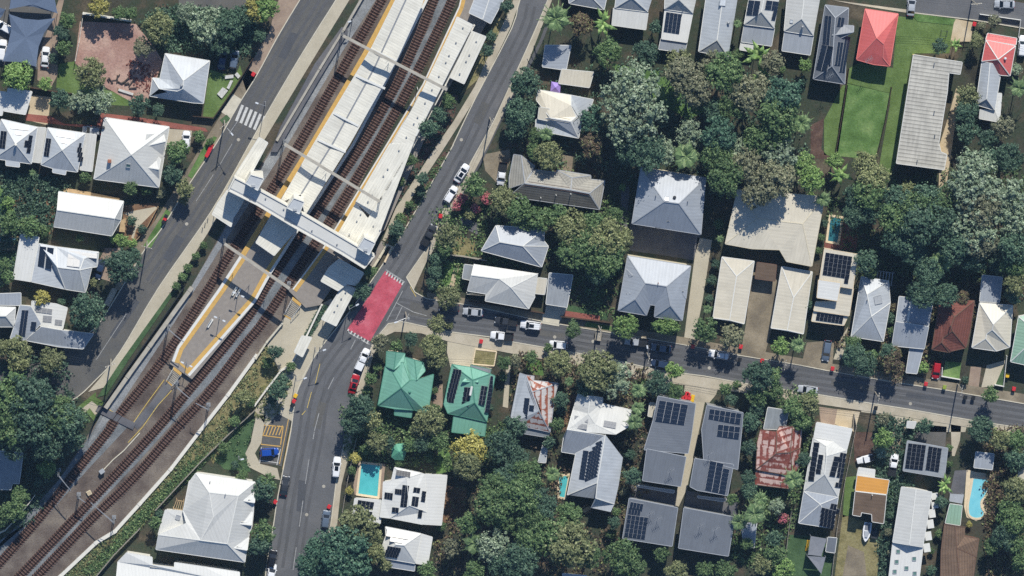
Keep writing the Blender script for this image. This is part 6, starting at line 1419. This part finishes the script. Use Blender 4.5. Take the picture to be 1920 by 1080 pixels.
# ------------------------------------------------------------------ trees: x, y, crown radius, kind
tile()
T_ = '''128 38 18 M,183 12 21 Y,222 25 15 M,245 26 14 M,297 50 36 O,350 22 22 G,385 48 36 G,425 52 33 D,452 28 22 D,480 18 24 Y,115 60 18 D,120 88 16 M,32 143 34 L,85 156 15 L,170 138 34 O,187 188 30 G,112 185 22 D,148 192 24 G,262 195 21 D,296 205 15 D,268 90 22 B,372 256 13 M,394 265 8 M,412 85 22 D,100 110 12 D,
498 16 26 L,487 66 15 D,922 68 12 D,913 95 15 D,841 190 16 M,824 216 18 D,804 240 22 D,952 12 14 D,792 335 14 D,788 358 12 D,767 383 9 M,750 410 12 M,745 430 17 D,738 446 13 D,771 300 15 M,750 340 11 M,740 352 9 M,727 378 9 M,
1043 36 32 P,1088 46 28 R,1132 46 24 N,1140 98 32 M,1210 100 26 D,1228 50 14 D,985 155 33 D,975 212 34 D,968 240 24 D,1005 255 16 M,1024 252 17 P,1110 222 26 T,1108 270 26 R,1188 158 46 G,1170 192 42 G,1205 205 50 G,1180 240 40 G,1280 140 40 B,1300 168 36 B,1272 114 24 O,1360 138 40 M,1338 118 24 B,1408 172 40 B,1422 105 28 N,1428 140 20 N,1383 45 11 P,1385 102 12 M,1307 183 13 L,1347 252 36 T,1294 250 26 G,1422 262 32 M,1372 195 30 M,1340 208 24 D,
1450 118 22 B,1468 180 42 T,1462 215 44 M,1455 252 36 M,1503 232 22 P,1510 122 14 L,1466 130 8 M,1505 150 10 D,1761 87 16 D,1792 84 15 N,1832 76 16 O,1815 180 24 O,1812 210 28 D,1816 246 24 D,1905 130 13 G,1912 166 22 P,1882 238 25 B,1865 40 14 B,1841 48 9 B,1850 262 22 D,
890 348 26 M,866 372 12 K,857 386 11 K,891 392 11 K,912 372 13 K,880 402 12 O,942 375 30 O,972 394 32 M,1010 410 26 M,988 416 18 M,840 440 25 O,835 466 20 M,817 486 14 D,815 510 16 D,810 532 14 D,695 510 15 M,680 545 20 D,660 575 9 D,
1030 290 32 O,1005 285 20 M,1046 405 26 M,1072 430 40 O,1112 428 38 M,1136 446 44 O,1085 470 46 M,1130 486 46 M,1162 450 30 O,1120 512 28 D,1152 402 16 M,1287 294 30 P,1167 352 8 L,1215 285 40 D,1182 285 30 D,1240 285 28 G,1347 290 34 M,1360 332 40 M,1397 308 34 B,1422 358 36 B,1385 285 28 G,1350 448 10 P,1342 495 10 D,1335 525 11 D,1330 560 9 D,1347 420 11 M,
1460 292 36 G,1455 336 40 B,1506 310 24 L,1522 336 26 L,1576 330 22 N,1565 302 18 L,1622 305 26 O,1640 338 34 O,1630 362 34 M,1544 374 18 P,1520 370 13 L,1605 370 26 D,1680 378 34 D,1702 360 22 O,1736 375 34 D,1685 412 40 M,1728 420 46 D,1714 398 40 M,1766 380 32 M,1827 320 44 G,1820 352 46 G,1840 390 42 B,1835 426 44 G,1838 452 36 B,1888 370 42 G,1902 412 36 G,1890 296 30 D,1902 462 34 D,1900 496 26 M,1902 532 22 O,1870 495 18 D,1765 492 27 P,1740 510 30 D,1625 490 22 D,1635 512 14 M,1535 470 8 M,1602 402 26 D,1690 450 36 D,1716 470 30 D,1790 460 36 D,1827 486 24 D,1640 395 26 D,1780 420 34 D,1860 300 24 D,1545 420 9 D,1540 445 8 M,
165 582 42 D,78 558 17 Y,116 566 9 D,37 654 26 O,35 678 24 O,97 676 27 O,6 650 17 O,60 750 52 D,22 745 46 M,100 780 40 M,18 792 46 M,126 792 38 D,58 796 46 D,148 786 22 M,120 752 15 M,25 832 34 D,88 836 34 D,137 824 22 D,88 878 20 L,37 930 20 M,30 955 24 M,8 965 24 M,70 905 10 D,
332 286 26 M,325 328 22 D,347 354 20 O,344 372 13 O,245 352 15 M,275 356 13 M,302 362 12 B,160 332 13 M,61 324 8 P,247 414 11 D,267 430 10 D,232 452 15 L,215 448 11 L,248 456 10 L,150 446 9 M,226 500 40 D,250 480 18 D,176 530 10 O,15 380 13 L,20 420 24 M,56 426 22 M,82 432 13 M,8 496 15 M,14 520 14 M,382 460 9 M,367 480 9 M,352 502 10 M,342 520 10 M,330 536 9 M,
517 660 16 D,502 680 13 M,522 730 20 D,510 750 13 D,545 688 11 M,530 712 13 D,455 745 18 O,440 790 13 M,470 755 10 M,712 643 20 B,742 648 14 M,770 635 16 D,820 608 20 O,810 650 28 O,820 676 20 O,842 610 9 O,842 556 28 O,675 765 34 D,664 790 30 D,696 786 24 O,695 710 14 M,708 690 10 M,690 732 12 M,805 790 34 O,790 806 22 O,946 680 16 M,942 706 11 M,815 732 8 M,918 765 9 D,
1075 618 18 M,1173 612 28 L,1322 617 26 M,1372 632 24 B,1327 580 12 P,1265 695 19 L,1047 682 30 O,1027 652 10 M,997 670 15 M,966 676 14 B,1067 716 12 P,1118 693 46 O,1155 712 36 G,1100 726 22 D,1198 733 20 P,1197 766 17 P,1190 792 20 P,1232 720 28 D,1267 735 20 M,1052 748 18 D,1045 796 16 M,966 800 26 D,1422 705 34 D,1422 740 24 M,1360 730 14 M,1382 722 10 M,1370 750 14 D,1407 790 22 D,1420 766 18 D,1052 770 12 D,
1465 650 20 L,1497 648 19 P,1515 572 13 D,1445 710 24 M,1456 735 18 M,1602 665 28 D,1622 686 28 D,1600 644 18 M,1632 672 18 M,1665 657 18 D,1674 684 24 R,1677 662 16 R,1731 690 13 L,1672 597 12 D,1675 622 12 M,1675 577 10 R,1858 740 18 M,1810 712 8 D,1490 765 26 M,1516 760 24 O,1522 742 13 M,1502 792 22 M,1657 785 14 B,1658 822 22 L,1735 798 16 D,1838 804 30 D,1777 553 26 D,1735 553 30 D,1902 553 20 D,1715 548 20 D,1805 560 16 R,
500 905 20 M,495 920 24 D,495 998 26 M,486 1022 26 D,705 828 22 O,685 842 12 M,665 860 12 Y,660 882 10 M,655 920 9 Y,747 867 10 M,770 832 17 M,792 830 20 D,822 826 22 M,805 858 10 M,880 845 42 Y,876 874 30 O,942 836 38 D,950 900 30 D,930 920 36 M,925 952 40 M,946 974 30 M,880 980 24 M,847 1027 22 B,890 1020 24 P,925 1026 34 G,890 1068 22 M,940 1056 30 D,827 987 11 M,728 830 14 D,
640 1032 58 T,600 1030 36 T,655 1062 52 T,585 1058 38 T,670 984 42 O,702 1006 20 O,705 1036 21 O,722 1060 14 O,802 1070 20 M,
967 860 30 D,990 892 34 M,974 930 40 M,998 925 30 D,1036 890 19 P,1028 830 14 D,1020 952 30 D,1066 967 28 M,1070 988 20 M,997 974 34 M,1072 1022 48 O,1035 1005 40 M,992 1018 34 M,1105 1042 26 M,1167 1042 40 M,1186 1062 30 M,975 1050 40 D,1240 1040 18 M,1270 1070 24 O,1182 852 12 D,1187 892 20 D,1166 922 9 B,1155 960 10 M,1152 980 14 D,1147 1000 12 M,1405 840 16 D,1402 896 16 D,1406 922 18 D,1372 937 15 M,1416 965 28 P,1386 980 22 P,1426 936 17 P,1322 1070 20 M,1360 1072 24 M,1430 1060 22 O,1400 1020 15 M,
1457 950 16 G,1467 972 13 K,1488 900 24 P,1507 860 16 D,1505 886 10 D,1452 1012 20 D,1455 1040 24 M,1470 1066 24 L,1652 850 13 G,1772 912 18 N,1765 942 14 D,1780 840 8 M,1780 870 8 M,1665 998 9 B,1670 966 8 D,1672 1036 10 B,1878 824 24 O,1904 826 24 M,1906 862 26 D,1904 918 32 O,1896 948 28 M,1900 976 34 M,1884 1004 30 D,1902 1016 26 M,1915 1050 24 M,1860 1026 18 M,1817 983 7 Y,1747 1070 12 D,1747 1033 7 M,1760 1000 9 M,
455 890 12 M,440 872 9 D,420 840 13 M,290 980 14 M,300 965 10 D,445 905 10 L,470 930 13 D,20 400 10 L,385 125 12 D'''
for q in T_.replace('\n', '').split(','):
    a = q.split()
    if len(a) != 4: continue
    x, y, r_ = float(a[0]), float(a[1]), float(a[2]); wood = r_ >= 22 and ((1150 < x < 1600 and 95 < y < 390) or (x > 1560 and 285 < y < 560) or (850 < x < 1110 and y > 860) or (x < 160 and 730 < y < 850))
    tree(x, y, r_*(1.14 if wood else 1.06 if r_ > 15 else 1.0), a[3], hk=1.0 if a[3] in 'PN' else 1.45 if wood else 1.0)
tree(1250, 613, 34, 'L', .62)
# ------------------------------------------------------------------ vehicles
C = [
 (866, 325, 57, 'sedan', 'white', 'white sedan with a dark sunroof, northern one of the white pair on the street', ['sunroof']), (845, 365, 57, 'hatch', 'white', 'plain white car parked behind the white sedan with the sunroof', []),
 (804, 441, 62, 'ute', 'charcoal', 'charcoal pickup parked beside the kerb above the junction', ['cover']), (941, 326, 262, 'ute', 'white', 'white pickup with a dark tray on the driveway beside the dark tiled house', []),
 (842, 577, 176, 'sedan', 'charcoal', 'dark car in full shade under the olive tree, first in the side street', []), (887, 585, 174, 'sedan', 'silver', 'silver white sedan in the side street second from the junction', []),
 (949, 602, 172, 'ute', 'charcoal', 'charcoal pickup in the side street behind the silver white sedan', []), (941, 630, 174, 'ute', 'white', 'white pickup on the south kerb beside the raised garden bed', []),
 (995, 610, 172, 'suv', 'white', 'white car with a large black roof panel in the side street', ['sunroof']), (1047, 647, 174, 'hatch', 'white', 'white car half hidden by the olive trees on the south kerb', []),
 (1193, 641, 174, 'ute', 'silver', 'silver pickup in tree shade below the twin gable flats', []), (1240, 653, 172, 'sedan', 'bluegrey', 'grey car in shade below the clipped light green hedge tree', []),
 (1348, 665, 170, 'suv', 'white', 'white wagon with roof racks under the brownish tree', ['roof_rack']), (1238, 682, 172, 'hatch', 'navy', 'navy car in tree shade on the south kerb of the side street', []),
 (680, 674, 65, 'ute', 'white', 'white pickup with a white tray cover just south of the red road patch', ['canopy']), (664, 720, 75, 'sedan', 'red', 'dark red sedan parked behind the white covered pickup', ['sunroof']),
 (505, 848, 4, 'hatch', 'blue', 'bright blue car standing in the marked bay of the small car park', []), (631, 876, 84, 'suv', 'white', 'white wagon with a black sunroof on the east kerb of the lower street', ['sunroof']),
 (534, 911, 80, 'sedan', 'charcoal', 'dark sedan with a bright bonnet glint on the west kerb of the lower street', []), (611, 974, 82, 'hatch', 'bluegrey', 'blue grey car half under the yellow green tree by the lower street', []),
 (510, 1048, 78, 'hatch', 'black', 'black car on the west kerb at the foot of the photo', []), (509, 1076, 78, 'sedan', 'white', 'white car cut off by the bottom edge behind the black car', []),
 (1550, 658, 262, 'wagon', 'bluegrey', 'blue grey wagon in the driveway of the modern stepped house', []), (1756, 694, 262, 'hatch', 'red', 'bright red car on the drive of the brown red tiled house', []),
 (1515, 731, 172, 'sedan', 'silver', 'pale silver car half under a tree on the south kerb', []), (1675, 872, 80, 'ute', 'white', 'white pickup on the sandy drive beside the solar carport', ['cover']),
 (85, 107, 84, 'sedan', 'white', 'white sedan beside the lower blue grey shade sail', []), (4, 94, 82, 'suv', 'white', 'white wagon cut by the west edge in the car yard', []),
 (8, 51, 150, 'hatch', 'white', 'white hatchback between the shade sails at the west edge', []), (349, 263, 86, 'hatch', 'white', 'white hatchback on the concrete drive east of the big white pyramid house', []),
 (417, 112, 80, 'sedan', 'navy', 'dark blue car in deep tree shade behind the red dirt house', []), (439, 112, 80, 'hatch', 'bluegrey', 'pale blue car in deep tree shade beside the dark blue one', []),
 (172, 245, 175, 'hatch', 'silver', 'small silver car in the gap between the solar house and the pyramid house', []), (187, 505, 250, 'sedan', 'navy', 'navy car on the brown drive beside the big dark round tree', []),
 (1709, 11, 85, 'sedan', 'silver', 'silver car in shade at the west end of the top street', []), (1884, 8, 178, 'sedan', 'silver', 'silver sedan parked in shade at the top east corner', []),
 (1917, 86, 85, 'suv', 'white', 'white car cut by the east edge beside the red and white house', [])]
for c in C: car(c[0], c[1], c[2], c[3], c[4], c[5], extra=c[6], tray='paint white' if 'white tray' in c[5] else 'black plastic')
# open jeep
p = W(1622, 861, .8); r = empty('off_road_car', (p.x, p.y, .04), 'open white off road car with a spare tray on the bare yard', 'car', 'cars parked along the streets and drives', rad(195))
m = MB(); loft(m, [ring(*b) for b in ((-1.9, 1.5, .5, 1.0), (-.5, 1.6, .45, 1.05), (.6, 1.6, .45, 1.05), (1.0, 1.45, .5, 1.08), (1.9, 1.3, .5, 1.0))]); m.build('body', 'paint white', r, local=True)
m = MB(); m.box((-.35, 0, 1.75), (1.2, 1.35, .08)); [m.beam((x, s*.68, 1.0), (x, s*.62, 1.75), .07, .07) for x in (-.9, .2) for s in (-1, 1)]; m.build('roof', 'paint white', r, local=True)
m = MB(); m.face([(.45, -.7, 1.05), (.45, .7, 1.05), (.22, .62, 1.72), (.22, -.62, 1.72)]); m.build('windscreen', 'car glass', r, local=True)
m = MB(); m.box((-1.5, 0, 1.1), (.8, 1.3, .1)); m.build('tray', 'black plastic', r, local=True)
for x in (-1.3, 1.2):
    for s in (-1, 1): m = MB(); m.tube((x, s*.65, .38), (x, s*.9, .38), .38, 12); m.build('wheel', 'rubber', r, local=True)
# boat on trailer
p = W(1625, 997, .9); r = empty('boat', (p.x, p.y, 0), 'small white boat on a trailer on the grass below the orange house', 'boat', None, rad(262)); m = MB()
loft(m, [[(x, -w*.5, .6), (x, w*.5, .6), (x, w, 1.15), (x, -w, 1.15)] for x, w in ((-2.2, .85), (-.5, .95), (1.0, .8), (1.8, .45), (2.3, .05))]); m.build('hull', 'paint white', r, local=True)
m = MB(); loft(m, [[(x, -w, 1.16), (x, w, 1.16), (x, w*.8, 1.45), (x, -w*.8, 1.45)] for x, w in ((-.2, .6), (.3, .6), (1.2, .35))]); m.build('cabin', 'paint silver', r, local=True)
m = MB(); m.box((-1.2, 0, 1.17), (1.6, 1.2, .05)); m.build('cockpit', 'shade cloth grey', r, local=True); m = MB(); m.box((-2.4, 0, 1.1), (.4, .4, .9)); m.build('outboard_motor', 'black plastic', r, local=True)
def trailer(px, py, hd, label, load='grey plank'):
    p = W(px, py, .6); r = empty('box_trailer', (p.x, p.y, .04), label, 'trailer', 'trailers', rad(hd)); m = MB(); m.box((0, 0, .55), (2.2, 1.4, .08))
    for x, y, a, b in ((0, .7, 2.2, .06), (0, -.7, 2.2, .06), (1.1, 0, .06, 1.4), (-1.1, 0, .06, 1.4)): m.box((x, y, .75), (a, b, .4))
    m.build('tray', load, r, local=True); m = MB(); m.beam((1.1, .4, .5), (2.1, 0, .5), .08, .08); m.beam((1.1, -.4, .5), (2.1, 0, .5), .08, .08); m.build('drawbar', 'steel dark', r, local=True)
    for s in (-1, 1): m = MB(); m.tube((-.1, s*.74, .3), (-.1, s*.92, .3), .3, 12); m.build('wheel', 'rubber', r, local=True)
trailer(1122, 629, 82, 'open box trailer parked under the pole in the side street'); trailer(1640, 1000, 80, 'dark trailer standing beside the small white boat', 'steel dark')
# ------------------------------------------------------------------ bins
for x, y, l in ((475, 139, 'r'), (397, 273, 'r'), (394, 279, 'r'), (391, 285, 'r'), (388, 291, 'r'), (311, 406, 'b'), (309, 411, 'r'), (307, 416, 'b'), (826, 405, 'r'), (826, 423, 'b'), (554, 742, 'y'), (551, 752, 'r'), (548, 760, 'b'), (902, 640, 'r'),
  (1286, 745, 'r'), (1291, 740, 'r'), (1281, 746, 'r'), (1288, 738, 'r'), (1293, 746, 'r'), (1299, 744, 'y'), (1298, 750, 'y'), (1299, 650, 'r'), (1389, 650, 'r'), (1387, 674, 'b'), (1429, 676, 'r'), (1561, 691, 'r'), (1736, 720, 'r'), (1771, 726, 'l'), (1901, 729, 'r'), (1889, 704, 'y'),
  (1810, 745, 'b'), (1825, 746, 'b'), (1642, 765, 'b'), (516, 941, 'r'), (617, 950, 'r'), (1827, 45, 'r')):
    bin_(x, y, {'r': 'bin red', 'y': 'bin yellow', 'b': 'black plastic', 'l': 'lid lime'}[l], 60 if x < 700 else 80)
# ------------------------------------------------------------------ poles and lights
power_pole(275, 465, 'timber power pole with a crossarm beside the west road verge', -15)
power_pole(207, 687, 'timber power pole with two crossarms where the west road bends', 20, arms=2)
power_pole(1218, 673, 'timber power pole with a street lamp by the concrete drive above the palms', 80, lamp=100)
power_pole(1649, 748, 'timber power pole with a wide crossarm on the south kerb of the side street', 80, arms=2)
power_pole(1805, 733, 'tall timber power pole casting its shadow across the side street', 78)
power_pole(1127, 623, 'timber power pole over the box trailer', 80)
power_pole(763, 598, 'timber power pole with a transformer at the junction corner', 60, trans=True, lamp=200)
power_pole(811, 462, 'timber power pole by the footpath above the junction', 65)
power_pole(922, 231, 'timber power pole by the east footpath of the station street', 60)
power_pole(1474, 685, 'power pole with a white crossarm under the light green palm', 80)
power_pole(1832, 9, 'timber power pole on the top street at the top east corner', 5, arms=2)
power_pole(421, 236, 'timber power pole with a long street lamp beside the zebra crossing', 40, lamp=-50)
street_light(655, 580, 'street light at the north end of the long walkway roof', 30)
street_light(592, 662, 'slim street light near the plaza kerb', 20); street_light(556, 715, 'slim street light beside the yellow bin', 20)
street_light(697, 668, 'slim street light beside the white covered pickup', 200)
street_light(498, 199, 'street light south east of the zebra crossing', 160); street_light(662, 38, 'short light post beside the top footpath', 200, 4.5, .6)
street_light(928, 860+0, 'slim garden light in the dark trees', 0, 4, .5) if False else None
street_light(448, 862, 'short garden light on the lawn beside the large white hall', 10, 4.0, .5)
# bollards along the west footpath and the plaza
def bollard(px, py):
    p = W(px, py, 1.0); r = empty('bollard', (p.x, p.y, .1), None, 'bollard', 'bollards near the station'); m = MB(); m.tube((0, 0, 0), (0, 0, 1.0), .09, 10); m.build('post', 'steel dark', r, local=True)
    m = MB(); m.tube((0, 0, .8), (0, 0, .9), .1, 10); m.build('band', 'trim white', r, local=True); THINGS.append((r, 'short dark bollard', px, py))
for x, y in ((380, 428), (385, 419), (390, 410), (607, 640), (600, 652), (596, 664), (610, 632)): bollard(x, y)
# covered seats, yard clutter
def table(px, py, label, hd=0):
    p = W(px, py, .8); r = empty('outdoor_table', (p.x, p.y, .05), label, 'table', None, rad(hd)); m = MB(); m.box((0, 0, .74), (1.8, .9, .06)); m.build('tabletop', 'pale timber', r, local=True)
    for x in (-.75, .75):
        for s in (-.35, .35): m = MB(); m.box((x, s, .36), (.07, .07, .72)); m.build('leg', 'timber', r, local=True)
    for s in (-1, 1): m = MB(); m.box((0, s*.8, .43), (1.7, .3, .05)); m.box((-.6, s*.8, .2), (.06, .25, .4)); m.box((.6, s*.8, .2), (.06, .25, .4)); m.build('bench', 'timber', r, local=True)
table(1100, 955, 'timber table in the shade below the blue and white winged house', 30)
r = thing('play_table', [(1771, 60)], 'dark framed play gym on the strip lawn near the tan drive', 'play gym'); P = [W(a, b, 1.6) for a, b in ((1766, 58), (1777, 59), (1775, 69), (1764, 68))]
for a in P: k = MB(); k.tube((a.x, a.y, 0), a, .05); k.build('leg', 'steel dark', r)
k = MB(); [k.beam(a, b, .07, .07) for a, b in zip(P, P[1:]+P[:1])]; k.build('frame', 'steel dark', r)
m = MB(); pts = [(207, 157), (215, 150), (228, 152), (240, 158), (246, 165)]
for i in range(14):
    x, y = pts[i % 5]; a = W(x+random.uniform(-6, 6), y+random.uniform(-4, 6), .2); an = random.uniform(0, 3.1); L = random.uniform(.8, 2.2); m.tube(a, a+Vector((L*math.cos(an), L*math.sin(an), random.uniform(0, .3))), random.uniform(.08, .2), 7)
tag(m.build('log_pile', 'log'), 'heap of dark logs on the south side of the bare red dirt block', 'log pile')
r = thing('timber_beam', [(235, 172)], 'long white timber beam lying by the log heap', 'beam'); a, b = W(222, 168, .3), W(250, 177, .3); m = MB(); m.beam(a, b, .5, .3); m.build('board', 'white paint', r); k = MB(); k.box((a.x, a.y, .08), (.4, .6, .16)); k.box((b.x, b.y, .08), (.4, .6, .16)); k.build('bearer', 'timber', r)
# rubble on the red dirt, weeds on the bank: nobody could count these
def poly_in(px, py, P):
    c = False
    for i in range(len(P)):
        (x1, y1), (x2, y2) = P[i], P[i-1]
        if (y1 > py) != (y2 > py) and px < (x2-x1)*(py-y1)/(y2-y1)+x1: c = not c
    return c
def scatter(name, mat, pts, n, size, h, label=None, rocks=False, seed=1):
    rnd = random.Random(seed); m = MB(); xs = [p[0] for p in pts]; ys = [p[1] for p in pts]; k = 0
    while k < n:
        x, y = rnd.uniform(min(xs), max(xs)), rnd.uniform(min(ys), max(ys))
        if not poly_in(x, y, pts): continue
        k += 1; p = W(x, y, .1)
        if rocks: m.box((p.x, p.y, .12), (rnd.uniform(.1, size), rnd.uniform(.1, size), rnd.uniform(.08, .3)), rnd.random()*3, taper=.7)
        else:
            R = rnd.uniform(.3, 1.0)*h; cnt = rnd.randrange(5, 12)
            for _ in range(cnt):
                q = p+Vector((rnd.gauss(0, .35*h), rnd.gauss(0, .35*h), rnd.uniform(.05, R))); nn = Vector((rnd.gauss(0, .7), rnd.gauss(0, .7), 1)).normalized(); leaf_quad(m, q, nn, size, rnd)
    o = m.build(name, mat); return tag(o, label, None, None, 'stuff')
scatter('rubble', 'red deck', [(235, 115), (262, 110), (296, 135), (285, 178), (255, 165), (238, 140)], 170, .55, 0, None, True, 4)
scatter('undergrowth', 'leaf weeds', [(425, 800), (372, 815), (300, 905), (215, 998), (182, 1018), (112, 1082), (178, 1082), (215, 1040), (262, 994), (292, 957), (375, 868), (432, 812)], 900, .16, .6, None, False, 5)
scatter('undergrowth', 'leaf mid', [(378, 850), (400, 850), (330, 920), (290, 955), (262, 990), (235, 1015), (185, 1070), (150, 1075), (200, 1030), (262, 960), (330, 890)], 700, .2, .9, None, False, 6)
scatter('undergrowth', 'leaf olive', [(480, 674), (500, 645), (523, 700), (540, 692), (552, 700), (530, 760), (505, 790), (478, 780), (430, 815), (400, 850), (375, 810)], 420, .17, .7, None, False, 7)
scatter('ground_cover', 'leaf mid', [(846, 280), (764, 425), (728, 480), (717, 460), (745, 415), (800, 335), (832, 285)], 160, .16, .6, None, False, 8)
scatter('ground_cover', 'leaf dark', [(842, 180), (860, 178), (850, 225), (810, 282), (740, 388), (720, 400), (735, 370), (800, 255)], 150, .16, .6, None, False, 9)
scatter('ground_cover', 'leaf dark', [(600, 572), (615, 573), (583, 630), (570, 630)], 160, .14, .4, None, False, 10)
scatter('garden_foliage', 'leaf mid', [(430, 810), (470, 775), (478, 790), (462, 845), (470, 885), (420, 880), (395, 850)], 60, .18, .7, None, False, 11)
BACK = [[(960, 150), (1240, 100), (1480, 150), (1515, 240), (1515, 350), (1330, 380), (1130, 330), (960, 280)], [(1545, 380), (1680, 330), (1920, 300), (1920, 540), (1600, 520)], [(850, 880), (1050, 860), (1060, 960), (1160, 1000), (1180, 1080), (740, 1080), (840, 1000)], [(0, 640), (120, 660), (150, 800), (60, 980), (0, 1000)], [(640, 760), (840, 760), (960, 800), (960, 900), (860, 880), (650, 860)], [(960, 660), (1220, 690), (1220, 900), (1180, 1000), (1030, 860), (960, 800)], [(260, 42), (300, 10), (480, 20), (470, 100), (420, 112), (390, 100), (305, 95)], [(1440, 740), (1520, 720), (1530, 900), (1440, 1080), (1370, 1040), (1400, 900)], [(1840, 800), (1920, 800), (1920, 1080), (1850, 1080)], [(0, 320), (110, 330), (130, 350), (80, 460), (0, 540)], [(800, 400), (1060, 300), (1180, 400), (1150, 590), (1040, 560), (1020, 480), (820, 560)], [(1560, 640), (1700, 540), (1920, 520), (1920, 560), (1680, 720)], [(1640, 780), (1720, 790), (1700, 1080), (1650, 1080)]]
for i, P in enumerate(BACK): scatter('undergrowth', ('leaf dark', 'leaf mid', 'leaf plum')[i % 3], P, 800, .25, 1.3, None, False, 20+i)
# overhead wires of the top street and along the side street
def wires(label, a, b, ha, n=3, gap=.5, sag=.5):
    r = thing('power_line', [a, b], label, 'power line', 'power lines'); A_, B_ = W(*a, ha), W(*b, ha); d = (B_-A_).normalized(); s = Vector((-d.y, d.x, 0))*gap
    for i in range(n):
        m = MB(); o = s*(i-(n-1)/2); prev = None
        for k in range(13): t = k/12; p = A_.lerp(B_, t)+o-Vector((0, 0, sag*4*t*(1-t))); (m.tube(prev, p, .02, 4, caps=False) if prev is not None else None); prev = p
        m.build('cable', 'steel dark', r)
wires('power lines between the junction pole and the trailer pole', (763, 598), (1127, 623), 9.2); wires('power lines between the trailer pole and the white crossarm pole', (1127, 623), (1474, 685), 9.2); wires('power lines between the white crossarm pole and the shadow casting pole', (1474, 685), (1805, 733), 9.2)
wires('power lines along the top street at the top east corner', (1700, -6), (1832, 9), 9.2, 4); wires('power lines running east from the top east corner pole', (1832, 9), (1960, 30), 9.2, 4)
wires('power lines along the station street', (811, 462), (922, 231), 9.2); wires('power lines crossing the shaded bend of the west road', (60, 660), (207, 687), 9.0)
plant_trees(); label_things()

# tyre-darkened lanes
tile()
for L, d in ((SR_L, 16), (SR_L, 30), (SR_L, 48), (SR_L, 60)): strip('tyre_track', 'lane asphalt', smooth_line(offs(L, -d)[1:-1], 3), .7, .035, .0545+.0005*(d % 7))
for d in (14, 26, 42, 54): strip('tyre_track', 'lane asphalt', smooth_line(offs(WR_R, d)[1:7], 3), .7, .035, .0545+.0005*(d % 7))
for d in (10, 20, 32, 42): strip('tyre_track', 'lane asphalt', [(a, b-d) for a, b in SR_R[6:]], .7, .035, .0545+.0005*(d % 7))
# ------------------------------------------------------------------ light
HAZE = 2.5e-5
SUN_EL, SUN_AZ = 40.0, 10.0      # sun height, degrees east of north
w = bpy.data.worlds.new('World'); SC.world = w; w.use_nodes = True; nt = w.node_tree
bg = nt.nodes['Background']; sky = nt.nodes.new('ShaderNodeTexSky'); sky.sky_type = 'NISHITA'; sky.sun_disc = False
sky.sun_elevation = rad(SUN_EL); sky.sun_rotation = rad(SUN_AZ); sky.altitude = 0; sky.air_density = 1.0; sky.dust_density = 0.6; sky.ozone_density = 1.5
tint = nt.nodes.new('ShaderNodeMixRGB'); tint.blend_type = 'MULTIPLY'; tint.inputs[0].default_value = 1.0; tint.inputs[2].default_value = (0.80, 0.97, 1.18, 1)
nt.links.new(sky.outputs[0], tint.inputs[1]); nt.links.new(tint.outputs[0], bg.inputs[0]); bg.inputs[1].default_value = 0.075
L = bpy.data.lights.new('sun', 'SUN'); L.energy = 4.4; L.angle = rad(0.5); L.color = (1.0, 0.955, 0.87)
lo = bpy.data.objects.new('sun', L); COL.objects.link(lo)
dv = Vector((math.sin(rad(SUN_AZ))*math.cos(rad(SUN_EL)), math.cos(rad(SUN_AZ))*math.cos(rad(SUN_EL)), math.sin(rad(SUN_EL))))
lo.rotation_euler = dv.to_track_quat('Z', 'Y').to_euler(); lo.location = (0, 0, 60)
vs = SC.view_settings; vs.view_transform = 'Standard'; vs.look = 'None'; vs.exposure = 0.2; vs.gamma = 1.0; vs.use_curve_mapping = False
SC.cycles.max_bounces = 6; SC.cycles.diffuse_bounces = 3; SC.cycles.glossy_bounces = 2; SC.cycles.transmission_bounces = 2
SC.cycles.use_denoising = False

# the air between the ground and the camera
hz = MB(); hz.box((-40, 100, 719), (1500, 1500, 1440)); me = hz.mesh('haze')
hm = bpy.data.materials.new('haze'); hm.use_nodes = True; ht = hm.node_tree; ht.nodes.clear()
ho = ht.nodes.new('ShaderNodeOutputMaterial'); hv = ht.nodes.new('ShaderNodeVolumePrincipled'); ht.links.new(hv.outputs[0], ho.inputs['Volume'])
hv.inputs['Color'].default_value = (0.42, 0.66, 1.0, 1); hv.inputs['Density'].default_value = HAZE
me.materials.append(hm); ho_ = link(bpy.data.objects.new('haze', me)); ho_['kind'] = 'stuff'
